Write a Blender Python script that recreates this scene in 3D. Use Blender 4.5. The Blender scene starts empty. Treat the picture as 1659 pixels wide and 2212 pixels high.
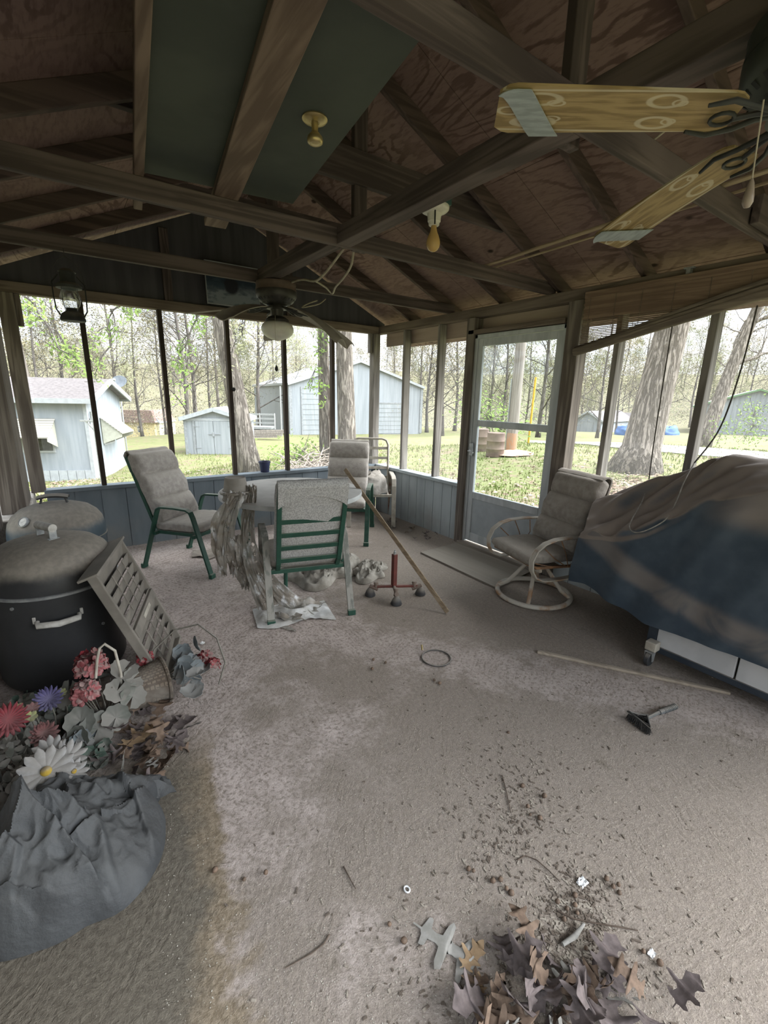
import bpy, math, random
from mathutils import Vector, Matrix, noise
R = math.radians
scn = bpy.context.scene
COL = scn.collection
rnd = random.Random(11)
V = Vector
# ---------------------------------------------------------------- camera numbers (solved from the photograph)
FPX = 974.2416
CAM = V((-3.32357, -4.90038, 1.5))
PIT, YAW, ROL = R(14.5212), R(35.2932), R(1.2667)
FW = V((math.sin(YAW)*math.cos(PIT), math.cos(YAW)*math.cos(PIT), -math.sin(PIT)))
RT0 = V((math.cos(YAW), -math.sin(YAW), 0)); UP0 = RT0.cross(FW)
RT = RT0*math.cos(ROL) + UP0*math.sin(ROL); UP = UP0*math.cos(ROL) - RT0*math.sin(ROL)
def ray(px, py): return FW + RT*((px-829.5)/FPX) - UP*((py-1106)/FPX)
def at(px, py, ax, val):
    d = ray(px, py); i = 'xyz'.index(ax); return CAM + d*((val-CAM[i])/d[i])
# ---------------------------------------------------------------- mesh builder
def sstep(a, b, x):
    t = min(1, max(0, (x-a)/(b-a))); return t*t*(3-2*t)
def lerp(a, b, t): return a+(b-a)*t
def interp(tab, x):
    if x <= tab[0][0]: return tab[0][1]
    for (a, b), (c, d) in zip(tab, tab[1:]):
        if x <= c: return b+(d-b)*(x-a)/(c-a)
    return tab[-1][1]
def nz(x, y, z=0.): return noise.noise((x, y, z))
def fbm(x, y, z=0., o=3):
    s, a = 0, 1
    for _ in range(o): s += a*noise.noise((x, y, z)); x, y, z, a = x*2.1, y*2.1, z*2.1+7, a*.5
    return s
class MB:
    def __init__(s): s.v = []; s.f = []
    def add(s, vs, fs, M=None):
        o = len(s.v)
        s.v += [tuple(M @ V(p)) if M is not None else tuple(p) for p in vs]
        s.f += [tuple(i+o for i in f) for f in fs]; return s
    def box(s, lo, hi, M=None):
        x0, y0, z0 = lo; x1, y1, z1 = hi
        return s.add([(x0,y0,z0),(x1,y0,z0),(x1,y1,z0),(x0,y1,z0),(x0,y0,z1),(x1,y0,z1),(x1,y1,z1),(x0,y1,z1)],
                     [(0,3,2,1),(4,5,6,7),(0,1,5,4),(1,2,6,5),(2,3,7,6),(3,0,4,7)], M)
    def beam(s, a, b, w, h, up=(0,0,1)):
        a, b = V(a), V(b); d = (b-a).normalized(); sd = d.cross(V(up)).normalized(); u = sd.cross(d)
        P = [a+sd*i*w/2+u*j*h/2 for i, j in ((-1,-1),(1,-1),(1,1),(-1,1))]
        Q = [p+(b-a) for p in P]
        return s.add(P+Q, [(0,1,2,3),(7,6,5,4),(0,4,5,1),(1,5,6,2),(2,6,7,3),(3,7,4,0)])
    def tube(s, pts, r, n=8, closed=False, caps=True):
        pts = [V(p) for p in pts]; m = len(pts)
        rs = r if isinstance(r, (list, tuple)) else [r]*m
        T = []
        for i in range(m):
            a = pts[(i-1) % m] if (i or closed) else pts[0]; b = pts[(i+1) % m] if (i < m-1 or closed) else pts[-1]
            t = (b-a); T.append(t.normalized() if t.length > 1e-9 else V((0,0,1)))
        u = T[0].cross(V((0,0,1)) if abs(T[0].z) < .9 else V((1,0,0))).normalized(); vs = []
        for i in range(m):
            u = (u - T[i]*u.dot(T[i]))
            u = u.normalized() if u.length > 1e-9 else T[i].orthogonal().normalized()
            w = T[i].cross(u)
            vs += [pts[i]+(u*math.cos(2*math.pi*k/n)+w*math.sin(2*math.pi*k/n))*rs[i] for k in range(n)]
        fs = []
        for i in range(m if closed else m-1):
            j = (i+1) % m
            for k in range(n): fs.append((i*n+k, i*n+(k+1) % n, j*n+(k+1) % n, j*n+k))
        if caps and not closed: fs += [tuple(range(n-1, -1, -1)), tuple((m-1)*n+k for k in range(n))]
        return s.add(vs, fs)
    def bar(s, pts, w, t, side):
        """flat bar: width w along the fixed vector side, thickness t"""
        pts = [V(p) for p in pts]; side = V(side).normalized(); m = len(pts); vs = []; fs = []
        for i in range(m):
            d = (pts[min(i+1, m-1)]-pts[max(i-1, 0)]).normalized(); nn = d.cross(side).normalized()
            vs += [pts[i]+side*a*w/2+nn*b*t/2 for a, b in ((-1,-1),(1,-1),(1,1),(-1,1))]
        for i in range(m-1):
            for k in range(4): fs.append((i*4+k, i*4+(k+1) % 4, i*4+4+(k+1) % 4, i*4+4+k))
        fs += [(3,2,1,0), tuple((m-1)*4+k for k in range(4))]
        return s.add(vs, fs)
    def lathe(s, prof, n=24, M=None):
        vs, fs = [], []
        for r, z in prof: vs += [(r*math.cos(2*math.pi*k/n), r*math.sin(2*math.pi*k/n), z) for k in range(n)]
        for i in range(len(prof)-1):
            for k in range(n): fs.append((i*n+k, i*n+(k+1) % n, (i+1)*n+(k+1) % n, (i+1)*n+k))
        if prof[0][0] > 1e-5: fs.append(tuple(range(n-1, -1, -1)))
        if prof[-1][0] > 1e-5: fs.append(tuple((len(prof)-1)*n+k for k in range(n)))
        return s.add(vs, fs, M)
    def grid(s, nu, nv, fn, cu=False, thick=0):
        vs = [V(fn(i/(nu if cu else nu-1), j/(nv-1))) for j in range(nv) for i in range(nu)]
        fs = []
        for j in range(nv-1):
            for i in range(nu if cu else nu-1):
                k = (i+1) % nu; fs.append((j*nu+i, j*nu+k, (j+1)*nu+k, (j+1)*nu+i))
        if not thick: return s.add(vs, fs)
        nrm = [V((0,0,0)) for _ in vs]
        for f in fs:
            c = (vs[f[2]]-vs[f[0]]).cross(vs[f[3]]-vs[f[1]])
            for i in f: nrm[i] += c
        n0 = len(vs); vs2 = vs+[v-(n.normalized()*thick if n.length > 1e-12 else V((0,0,thick))) for v, n in zip(vs, nrm)]
        fs2 = fs+[tuple(i+n0 for i in reversed(f)) for f in fs]
        for i in range(nu-1): fs2 += [(i+1, i, n0+i, n0+i+1), ((nv-1)*nu+i, (nv-1)*nu+i+1, n0+(nv-1)*nu+i+1, n0+(nv-1)*nu+i)]
        if not cu:
            for j in range(nv-1): fs2 += [(j*nu, (j+1)*nu, n0+(j+1)*nu, n0+j*nu), ((j+1)*nu+nu-1, j*nu+nu-1, n0+j*nu+nu-1, n0+(j+1)*nu+nu-1)]
        return s.add(vs2, fs2)
    def prism(s, poly, a, b, M=None):
        """poly in local xy, extruded from z=a to z=b"""
        n = len(poly)
        return s.add([(x, y, a) for x, y in poly]+[(x, y, b) for x, y in poly],
                     [tuple(range(n-1, -1, -1)), tuple(range(n, 2*n))]+[(i, (i+1) % n, n+(i+1) % n, n+i) for i in range(n)], M)
    def build(s, name, mat, parent=None, sm=0, bev=0, org=None, world=False, sub=0, rot=None):
        me = bpy.data.meshes.new(name)
        o0 = V(org) if org is not None else V((0,0,0))
        if world and parent is not None:
            p = parent
            while p is not None: o0 = o0+p.location; p = p.parent
        me.from_pydata([tuple(V(v)-o0) for v in s.v], [], s.f); me.update()
        if sm:
            me.shade_smooth()
            if sm < 180: me.set_sharp_from_angle(angle=R(sm))
        o = bpy.data.objects.new(name, me); COL.objects.link(o)
        for m_ in (mat if isinstance(mat, (list, tuple)) else [mat]): me.materials.append(m_)
        if parent is not None: o.parent = parent
        if org is not None: o.location = org
        if bev:
            b = o.modifiers.new('bevel', 'BEVEL'); b.width = bev; b.segments = 2; b.limit_method = 'ANGLE'; b.angle_limit = R(40)
        if sub:
            b = o.modifiers.new('sub', 'SUBSURF'); b.levels = sub; b.render_levels = sub
        return o
def frame(loc, x, z=(0,0,1)):
    """matrix with local x along x and local z as near z as possible"""
    x = V(x).normalized(); z = V(z); y = z.cross(x).normalized(); z = x.cross(y)
    M = Matrix((x, y, z)).transposed().to_4x4(); M.translation = V(loc); return M
def tag(o, label=None, cat=None, group=None, kind=None):
    if label: o['label'] = label
    if cat: o['category'] = cat
    if group: o['group'] = group
    if kind: o['kind'] = kind
    return o
def thing(name, label, cat, loc=(0,0,0), rz=0, group=None):
    o = bpy.data.objects.new(name, None); COL.objects.link(o); o.location = loc; o.rotation_euler = (0,0,rz)
    o.empty_display_size = .1
    return tag(o, label, cat, group)
def struct(o): o['kind'] = 'structure'; return o
def dup(o, loc, rz=0, label=None, group=None, parent=None, scale=None):
    c = o.copy(); COL.objects.link(c)
    if parent is None:
        c.location = loc; c.rotation_euler = (0,0,rz)
        if scale: c.scale = (scale,)*3 if not isinstance(scale, tuple) else scale
        if label: c['label'] = label
        if group: c['group'] = group
    else: c.parent = parent
    for ch in list(o.children): dup(ch, None, parent=c)
    return c
# ---------------------------------------------------------------- node helpers
class NT:
    def __init__(s, nt): s.t = nt; nt.nodes.clear()
    def n(s, typ, ins=None, out=0, **at):
        nd = s.t.nodes.new(typ)
        for k, v in at.items(): setattr(nd, k, v)
        for k, v in (ins or {}).items():
            sk = nd.inputs[k]
            if isinstance(v, bpy.types.NodeSocket): s.t.links.new(v, sk)
            else: sk.default_value = v
        return nd.outputs[out] if len(nd.outputs) else nd
    def mix(s, f, a, b, bt='MIX'):
        nd = s.t.nodes.new('ShaderNodeMix'); nd.data_type = 'RGBA'; nd.blend_type = bt; nd.clamp_factor = True
        for sk, v in ((nd.inputs[0], f), (nd.inputs[6], a), (nd.inputs[7], b)):
            if isinstance(v, bpy.types.NodeSocket): s.t.links.new(v, sk)
            else: sk.default_value = v if not isinstance(v, tuple) else (*v[:3], 1)
        return nd.outputs[2]
    def math(s, op, a, b=0., c=0., clamp=False):
        return s.n('ShaderNodeMath', {0: a, 1: b, 2: c}, operation=op, use_clamp=clamp)
    def ss(s, x, a, b, lo=0., hi=1.):
        return s.n('ShaderNodeMapRange', {0: x, 1: a, 2: b, 3: lo, 4: hi}, interpolation_type='SMOOTHSTEP')
    def noise(s, vec, scale, detail=4, rough=.55, dist=0.):
        return s.n('ShaderNodeTexNoise', {'Vector': vec, 'Scale': scale, 'Detail': detail, 'Roughness': rough, 'Distortion': dist})
    def map(s, vec, scale=(1,1,1), loc=(0,0,0), rot=(0,0,0)):
        return s.n('ShaderNodeMapping', {'Vector': vec, 'Scale': scale, 'Location': loc, 'Rotation': rot})
    def oco(s, shift=True):
        c = s.n('ShaderNodeTexCoord', out=3)
        if not shift: return c
        r_ = s.n('ShaderNodeObjectInfo', out=5)
        return s.n('ShaderNodeVectorMath', {0: c, 1: s.n('ShaderNodeCombineXYZ', {0: s.math('MULTIPLY', r_, 37.), 1: s.math('MULTIPLY', r_, 91.), 2: s.math('MULTIPLY', r_, 53.)})}, operation='ADD')
    def bump(s, h, strength=.3, dist=.01):
        return s.n('ShaderNodeBump', {'Height': h, 'Strength': strength, 'Distance': dist})
    def nzup(s):
        g = s.t.nodes.new('ShaderNodeNewGeometry'); return s.n('ShaderNodeSeparateXYZ', {0: g.outputs['Normal']}, out=2)
    def finish(s, col, rough=.8, metal=0., nrm=None, spec=.3, extra=None):
        ins = {'Base Color': (*col[:3], 1) if isinstance(col, tuple) else col, 'Roughness': rough, 'Metallic': metal, 'Specular IOR Level': spec}
        if nrm is not None: ins['Normal'] = nrm
        ins.update(extra or {})
        b = s.n('ShaderNodeBsdfPrincipled', ins); s.n('ShaderNodeOutputMaterial', {0: b}); return b
def newmat(name):
    m = bpy.data.materials.new(name); m.use_nodes = True; return m, NT(m.node_tree)
DUST = (.33, .295, .25)
def mat(name, c1, c2=None, scale=8., detail=4, rough=.8, metal=0., bump=0., bscale=None, stretch=(1,1,1), dust=0., dcol=DUST, spec=.3, lo=.35, hi=.65, shift=True, bdist=.01, extra=None):
    m, t = newmat(name); v = t.oco(shift)
    vs = t.map(v, stretch) if stretch != (1,1,1) else v
    c2 = c2 or tuple(x*.75 for x in c1)
    f = t.ss(t.noise(vs, scale, detail), lo, hi)
    col = t.mix(f, c1, c2)
    if dust:
        d = t.ss(t.math('ADD', t.nzup(), t.math('MULTIPLY_ADD', t.noise(v, 9., 3), .7, -.35)), .25, .8, 0., dust)
        col = t.mix(d, col, dcol); rough_ = t.math('MULTIPLY_ADD', d, .95-rough, rough)
    else: rough_ = rough
    nr = t.bump(t.noise(vs, bscale or scale*3, 3), bump, bdist) if bump else None
    t.finish(col, rough_, metal, nr, spec, extra); return m
def wood(name, c1, c2, axis='x', rough=.8, gs=26., dust=0., dcol=DUST, bump=.25, ring=7.):
    m, t = newmat(name); v = t.oco()
    k = [1., 1., 1.]; k['xyz'.index(axis)] = .06
    vs = t.map(v, tuple(k))
    g = t.noise(vs, gs, 4, .6, .6)
    big = t.noise(vs, gs*.16, 3, .5, 1.2)
    rings = t.math('SINE', t.math('MULTIPLY', big, ring*6.28))
    f = t.ss(t.math('ADD', g, t.math('MULTIPLY', rings, .13)), .33, .67)
    col = t.mix(f, c1, c2)
    col = t.mix(t.ss(t.noise(v, 1.7, 2), .35, .7, 0., .5), col, tuple(x*.65 for x in c2))
    if dust:
        d = t.ss(t.math('ADD', t.nzup(), t.math('MULTIPLY_ADD', t.noise(v, 9., 3), .7, -.35)), .25, .8, 0., dust); col = t.mix(d, col, dcol)
    t.finish(col, rough, 0., t.bump(g, bump, .004), .2); return m
SKY_BASE, SKY_ZEN, SUN_LOBE, SUN_DIR, EXPO = .76, 3.4, 15., (.70, -.50, .85), 1.2
# ---------------------------------------------------------------- materials of the porch
W_BEAM = {a: wood('old_beam_'+a, (.122,.094,.086), (.064,.049,.045), a) for a in 'xyz'}
W_RAFT = wood('rafter_wood', (.122,.086,.075), (.064,.045,.039), 'x')
W_POST = wood('weathered_post', (.22,.19,.16), (.115,.095,.08), 'z', bump=.5)
W_POST2 = wood('grey_post', (.27,.25,.225), (.15,.135,.12), 'z', bump=.5)
W_MULL = wood('dark_mullion', (.085,.066,.052), (.045,.035,.028), 'z')
W_PLATE = {a: wood('plate_'+a, (.20,.16,.13), (.12,.093,.074), a) for a in 'xy'}
W_PLANK = wood('stored_plank', (.20,.145,.11), (.12,.084,.063), 'y')
W_STRIP = wood('strip_wood', (.36,.28,.19), (.24,.18,.12), 'y', gs=40.)
M_GABLE = mat('gable_board', (.078,.074,.080), (.054,.051,.057), 2., stretch=(6,6,.5))
M_FASC = mat('fascia_ply', (.42,.33,.28), (.31,.24,.20), 3., stretch=(1,.3,3))
def ply_mat(name, c1, c2, c3):
    m, t = newmat(name); v = t.oco(False)
    vs = t.map(v, (1.5, .55, 1.5)) if name.endswith('y') else t.map(v, (.7, 1.6, .7))
    n1 = t.noise(vs, 1.55, 3, .5, .9)
    ring = t.math('SINE', t.math('MULTIPLY', n1, 74.))
    fine = t.noise(t.map(v, (14., 3., 14.)), 5., 4, .6)
    blot = t.ss(t.noise(v, 1.1, 2), .4, .62)
    rr = t.ss(t.math('ADD', ring, t.math('MULTIPLY_ADD', fine, 2.2, -1.1)), .05, .9)
    col = t.mix(t.math('MULTIPLY', rr, t.math('MULTIPLY_ADD', blot, .75, .25)), c1, c2)
    col = t.mix(t.ss(fine, .45, .7, 0, .5), col, c2)
    kn = t.n('ShaderNodeTexVoronoi', {'Vector': t.map(v, (1., .7, 1.)), 'Scale': 2.6})
    col = t.mix(t.ss(kn, .03, .075, 1., 0.), col, c3)
    t.finish(col, .85, 0., t.bump(rr, .1, .003), .15); return m
M_PLY = ply_mat('roof_plywood_y', (.195,.132,.115), (.10,.062,.052), (.024,.015,.013))
def panel_mat(name, c1, c2):
    m, t = newmat(name); v = t.oco(False)
    f = t.noise(t.map(v, (1, 1, .25)), 7., 5)
    col = t.mix(t.ss(f, .35, .7), c1, c2)
    col = t.mix(t.ss(t.math('ADD', t.noise(v, 3., 4), t.math('MULTIPLY', t.n('ShaderNodeSeparateXYZ', {0: v}, out=2), -.7)), .32, .7, 0., .55), col, (.25,.235,.21))
    t.finish(col, .7, 0., t.bump(t.noise(t.map(v, (60, 60, 2)), 1., 2), .12, .003), .3); return m
M_PANEL = panel_mat('grey_blue_panel', (.165,.195,.215), (.13,.158,.178))
M_PANEL2 = panel_mat('pale_grey_panel', (.36,.40,.41), (.29,.325,.335))
def floor_mat():
    m, t = newmat('broomed_concrete'); v = t.oco(False)
    sx = t.n('ShaderNodeSeparateXYZ', {0: v}, out=0); sy = t.n('ShaderNodeSeparateXYZ', {0: v}, out=1)
    n1 = t.noise(v, 2.2, 5, .6, .4); n2 = t.noise(v, 9., 5, .65); n3 = t.noise(v, 55., 4, .7); n4 = t.noise(v, 210., 3, .7)
    # broom strokes: curved bands around sweeping centres
    def swirl(cx, cy, fr, seed):
        wv = t.n('ShaderNodeVectorMath', {0: v, 1: t.n('ShaderNodeVectorMath', {0: t.n('ShaderNodeCombineXYZ', {0: n2, 1: n1, 2: 0.}), 'Scale': .10}, operation='SCALE')}, operation='ADD')
        wv = t.n('ShaderNodeVectorMath', {0: wv, 1: (cx+.05, cy+.05, 0.)}, operation='SUBTRACT')
        x_, y_ = t.n('ShaderNodeSeparateXYZ', {0: wv}, out=0), t.n('ShaderNodeSeparateXYZ', {0: wv}, out=1)
        r_ = t.n('ShaderNodeVectorMath', {0: wv}, out=1, operation='LENGTH'); a_ = t.math('ARCTAN2', y_, x_)
        return t.math('MULTIPLY_ADD', t.noise(t.n('ShaderNodeCombineXYZ', {0: t.math('MULTIPLY', a_, 30.), 1: t.math('MULTIPLY', r_, fr), 2: float(seed)}), 1., 2, .5), 3.2, -1.6)
    s1 = swirl(-4.9, -2.6, 72., 0); s2 = swirl(-1.6, -2.7, 80., 1); s3 = swirl(.5, -6.4, 70., 2)
    sel = t.noise(v, .9, 2, .5)
    sw = t.mix(t.ss(sel, .42, .52), s1, t.mix(t.ss(n1, .45, .55), s2, s3))
    sw = t.math('MULTIPLY', t.n('ShaderNodeSeparateColor', {0: sw}), t.ss(n2, .3, .6))
    # bare concrete: pale, a little pink
    bare = t.mix(t.ss(n2, .3, .7), (.52,.445,.41), (.415,.352,.322))
    bare = t.mix(t.ss(t.math('ADD', t.math('MULTIPLY', sw, .22), n3), .34, .56), (.26,.222,.19), bare)
    # blown-in dust and grit
    dust = t.mix(t.ss(n3, .36, .66), (.172,.143,.114), (.285,.243,.202))
    dust = t.mix(t.ss(n4, .60, .66), dust, (.46,.425,.36))
    dust = t.mix(t.ss(n4, .34, .42, 1., 0.), dust, (.075,.062,.047))
    # where the dust lies thickest: right of a line running back from the doorway
    side = t.math('ADD', t.math('MULTIPLY_ADD', sx, .62, 1.35), t.math('MULTIPLY_ADD', sy, -.33, -.62))
    k = t.ss(t.math('ADD', t.math('ADD', side, t.math('MULTIPLY_ADD', n1, 2.2, -1.1)), t.math('MULTIPLY_ADD', n2, .9, -.45)), -.25, .55, .12, .96)
    # clear path swept through the dust towards the right
    path = t.math('ABSOLUTE', t.math('ADD', t.math('MULTIPLY_ADD', sx, .8, 1.66), t.math('MULTIPLY_ADD', sy, .62, 1.62)))
    k = t.math('MULTIPLY', k, t.ss(t.math('ADD', path, t.math('MULTIPLY_ADD', n2, .5, -.25)), .06, .30, .35, 1.))
    col = t.mix(t.math('MULTIPLY', k, t.ss(t.math('ADD', n3, t.math('MULTIPLY', sw, .2)), .34, .56, .45, 1.)), bare, dust)
    # a damp mud stain at the left edge, and brown grime along its border
    st = t.math('ADD', t.math('MULTIPLY_ADD', sx, -1., -3.13), t.math('ADD', t.math('MULTIPLY', t.math('ADD', sy, 4.), .2), t.math('MULTIPLY_ADD', n1, .3, -.15)))
    st = t.math('ADD', st, t.math('MULTIPLY_ADD', n2, .16, -.08))
    fr = t.ss(sy, -2.9, -3.3)
    col = t.mix(t.math('MULTIPLY', t.ss(st, -.03, .03), fr), col, t.mix(t.ss(n3, .4, .6), (.19,.15,.105), (.27,.22,.16)))
    mud = t.mix(t.ss(n3, .35, .65), (.115,.10,.08), (.17,.15,.12))
    mud = t.mix(t.ss(n4, .66, .72), mud, (.45,.42,.36))
    col = t.mix(t.math('MULTIPLY', t.ss(st, .03, .12), fr), col, mud)
    # dark grime spots
    sp = t.ss(t.noise(v, 4.2, 6, .75), .60, .72, 0., .75)
    col = t.mix(sp, col, (.16,.135,.105))
    h = t.math('ADD', t.math('ADD', t.math('MULTIPLY', sw, t.math('MULTIPLY_ADD', k, -.3, .6)), n3), t.math('MULTIPLY', n4, .5))
    t.finish(col, .95, 0., t.bump(h, .7, .005), .1); return m
M_FLOOR = floor_mat()
M_BLOCK = mat('dusty_block', (.42,.39,.35), (.30,.275,.245), 20., bump=.5, rough=.95)
M_GALV = mat('galvanised', (.42,.43,.43), (.30,.31,.31), 30., metal=.6, rough=.5)
# ---------------------------------------------------------------- shell
ZB, ZT = 2.2232, 2.307        # plate underside / top
ZS = .6258                    # sill top
SL = .44                      # roof slope
XR = -1.8                     # ridge
YB = -6.7                     # open rear end
def roof_z(x): return ZT+.045+SL*(-x if x > XR else x+3.6)
mb = MB(); mb.box((-3.95, YB, -.12), (.12, .12, 0)); struct(mb.build('floor', M_FLOOR))
# ceiling: plywood sheets between seams, both slopes
mb = MB(); rz0 = .097
for sgn in (1, -1):
    ys = [.32, -.30, -1.52, -2.74, -3.96, -5.18, YB-.1]
    for y1, y0 in zip(ys, ys[1:]):
        for a, b in ((0., .93), (.934, 1.98), (1.984, 2.5)):
            def P(u, y, dz):
                x = XR+sgn*u; return (x, y, roof_z(XR)+rz0-SL*u+dz)
            vs = [P(a, y0+.002, 0), P(b, y0+.002, 0), P(b, y1-.002, 0), P(a, y1-.002, 0)]
            vs += [(x, y, z+.014) for x, y, z in vs]
            mb.add(vs, [(0,1,2,3),(7,6,5,4),(0,4,5,1),(1,5,6,2),(2,6,7,3),(3,7,4,0)])
        def Q(u, y, dz): return (XR+sgn*u, y, roof_z(XR)+rz0-SL*u+dz)
    vs = [Q(0, YB-.1, .016), Q(2.5, YB-.1, .016), Q(2.5, .32, .016), Q(0, .32, .016)]; vs += [(x, y, z+.03) for x, y, z in vs]
    mb.add(vs, [(0,1,2,3),(7,6,5,4),(0,4,5,1),(1,5,6,2),(2,6,7,3),(3,7,4,0)])
struct(mb.build('ceiling', M_PLY))
# front knee wall: grooved panels + sill
def knee(name, a, b, y_or_x, front=True, m=M_PANEL, step=.205, zt=ZS-.035):
    mb = MB(); lo, hi = min(a, b), max(a, b); p = lo
    while p < hi-1e-4:
        q = min(p+step, hi); g = .003
        if front: mb.box((p+g, .0, .0), (q-g, .06, zt))
        else: mb.box((.0, p+g, .0), (.06, q-g, zt))
        p = q
    if front: mb.box((lo, .006, 0), (hi, .08, zt))
    else: mb.box((.006, lo, 0), (.08, hi, zt))
    return struct(mb.build(name, m))
knee('wall_front', -3.52, 0, 0)
knee('wall_right', -1.60, 0, 0, False, M_PANEL2, .1475)
knee('wall_right_rear', -6.6, -2.70, 0, False, M_PANEL2, .205)
mb = MB(); mb.box((-3.53, -.025, ZS-.035), (.0, .10, ZS)); struct(mb.build('trim_1', M_PANEL, bev=.004))
mb = MB(); mb.box((-.03, -1.60, ZS-.035), (.10, -.02, ZS)); struct(mb.build('trim_2', M_PANEL2, bev=.004))
mb = MB(); mb.box((-.03, -6.6, ZS-.035), (.10, -2.70, ZS)); struct(mb.build('trim_3', M_PANEL2, bev=.004))
# left knee wall of block; unseen solid side above, added to dim the left
mb = MB(); mb.box((-4.0, -6.6, -.1), (-3.78, -1.0, .585)); mb.box((-4.0, -1.0, -.1), (-3.60, .1, .61)); struct(mb.build('wall_left', M_BLOCK, bev=.01))
M_SIDING = mat('unseen_wall_siding', (.20,.195,.185), (.16,.155,.145), 3., stretch=(1,.3,6), bump=.2)
mb = MB(); mb.box((-4.0, -4.3, .585), (-3.84, -1.75, 2.26)); struct(mb.build('wall_left_upper', M_SIDING))
# plates
def plank(name, label, a, b, w, h, m, cat='beam', group=None, up=(0,0,1), bev=.004):
    a, b = V(a), V(b); mb = MB(); mb.beam(a, b, w, h, up); c = (a+b)/2
    o = mb.build(name, m, org=c, bev=bev); return tag(o, label, cat, group)
plank('top_plate', 'long wooden top plate above the front screen openings', (-3.9, .03, (ZB+ZT)/2), (-.002, .03, (ZB+ZT)/2), .09, ZT-ZB, W_PLATE['x'], 'beam')
plank('top_plate', 'long doubled wooden top plate above the storm door wall', (.045, .075, (ZB+ZT)/2+.002), (.045, YB, (ZB+ZT)/2+.002), .09, ZT-ZB, W_PLATE['y'], 'beam')
plank('top_plate', 'wooden top plate along the left side under the rafters', (-3.655, -.02, (ZB+ZT)/2), (-3.655, YB, (ZB+ZT)/2), .088, ZT-ZB, W_PLATE['y'], 'beam')
# gable
mb = MB(); mb.prism([(-3.78, ZT), (.12, ZT), (.12, roof_z(0)), (XR, roof_z(XR)+.09), (-3.78, roof_z(-3.6)-.03)], 0, .02, Matrix(((1,0,0,0),(0,0,1,.04),(0,1,0,0),(0,0,0,1))))
struct(mb.build('wall_gable', M_GABLE))
for i, (x, lab) in enumerate(((-2.36, 'upright gable stud left of the hanging picture'), (-1.15, 'upright gable stud right of the near-wall ceiling fan'))):
    plank('gable_stud', lab, (x, .02, ZT), (x, .02, roof_z(x)+.02), .075, .03, W_BEAM['z'], 'stud', up=(0,1,0))
# rafters
ry = [-.55, -1.215, -1.87, -2.475, -3.13, -3.82, -4.45, -5.1, -5.75, -6.4]
order = ['first', 'second', 'third', 'fourth', 'fifth', 'sixth', 'seventh', 'eighth', 'ninth', 'tenth']
ZR = roof_z(XR)
ca = 1/math.sqrt(1+SL*SL)
for sgn, side in ((1, 'storm door'), (-1, 'left')):
    for y, od in zip(ry, order):
        a = V((XR+sgn*.055, y, ZR+.0445/ca-SL*.055)); b = V((XR+sgn*2.2, y, ZR+.0445/ca-SL*2.2))
        plank('rafter', f'{od} sloping roof rafter counted from the front gable, {side} side slope', a, b, .038, .089, W_RAFT, 'rafter', 'roof rafters')
# ties
TY = [-1.25, -2.42, -3.885, -5.2, -6.45]
tl = ['ceiling tie beam nearest the front gable, above the white globe fan', 'ceiling tie beam carrying the ends of the stored green door', 'heavy ceiling tie beam crossing above the taped fan blade', 'ceiling tie beam behind the taped fan, first past it', 'ceiling tie beam nearest the open rear end']
for y, l in zip(TY, tl):
    plank('tie_beam', l, (-3.78, y, ZT+.0445), (.07, y, ZT+.0445), .038, .089, W_BEAM['x'], 'beam')
plank('splice_board', 'short dark board nailed beside the heavy tie beam end', (-.55, -3.93, ZT+.07), (.05, -3.93, ZT+.07), .038, .12, W_BEAM['x'], 'board')
kp = [(-1.80, -1.205, 'king post over the white globe fan'), (-1.735, -2.375, 'tall king post rising from the crossing beams mid-roof'), (-1.80, -3.815, 'king post above the taped fan blade'), (-1.8, -5.225, 'king post behind the taped fan')]
for x, y, l in kp:
    plank('king_post', l, (x, y+.04, ZT+.02), (x, y+.04, ZR+.02), .089, .038, W_BEAM['z'], 'post', up=(0,1,0))
bl = [(-1.93, -1.44+.17, -2.40, 'squared block beam between tie beams over the globe fan'), (-1.90, -2.44, -3.865, 'squared block beam carrying the bare bulb box'), (-1.90, -3.905, -5.18, 'squared block beam holding the taped ceiling fan')]
for x, y0, y1, l in bl:
    plank('block_beam', l, (x, y0, ZT+.0445), (x, y1, ZT+.0445), .089, .089, W_BEAM['y'], 'beam')
# collar boards
def collar(y, zb, h, x0, x1, label):
    mb = MB(); zt = zb+h
    xr0 = -(zb-(ZT+.05))/SL+.18; xr1 = -(zt-(ZT+.05))/SL+.18
    poly = [(x0, zb), (xr0, zb), (xr1, zt), (-3.6-xr1, zt), (-3.6-xr0, zb)] if x0 is None else [(x0, zb), (xr0, zb), (xr1, zt), (x0, zt)]
    mb.prism(poly, -.019, .019, Matrix(((1,0,0,-0),(0,0,1,y),(0,1,0,0),(0,0,0,1))))
    o = mb.build('collar_tie', W_BEAM['x'], bev=.003); tag(o, label, 'board'); return o
collar(-2.445+.09, 2.665, .17, -3.0, 0, 'wide collar board high behind the tall king post')
collar(-1.17, 2.79, .09, -2.6, 0, 'narrow collar board high under the ridge near the gable')
plank('ridge_board', 'ridge board along the peak of the roof', (XR, .02, ZR+.08), (XR, YB, ZR+.08), .03, .11, W_BEAM['y'], 'board')
# loose strips lying on the ties
plank('wood_strip', 'pale thin wood strip lying on the tie beams, upper of two', (-.70, -2.2, ZT+.098), (-.93, -4.6, ZT+.098), .035, .012, W_STRIP, 'strip')
plank('wood_strip', 'pale thin wood strip lying on the tie beams, lower of two', (-.62, -2.15, ZT+.098), (-.80, -4.7, ZT+.098), .014, .012, W_STRIP, 'strip')
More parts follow.
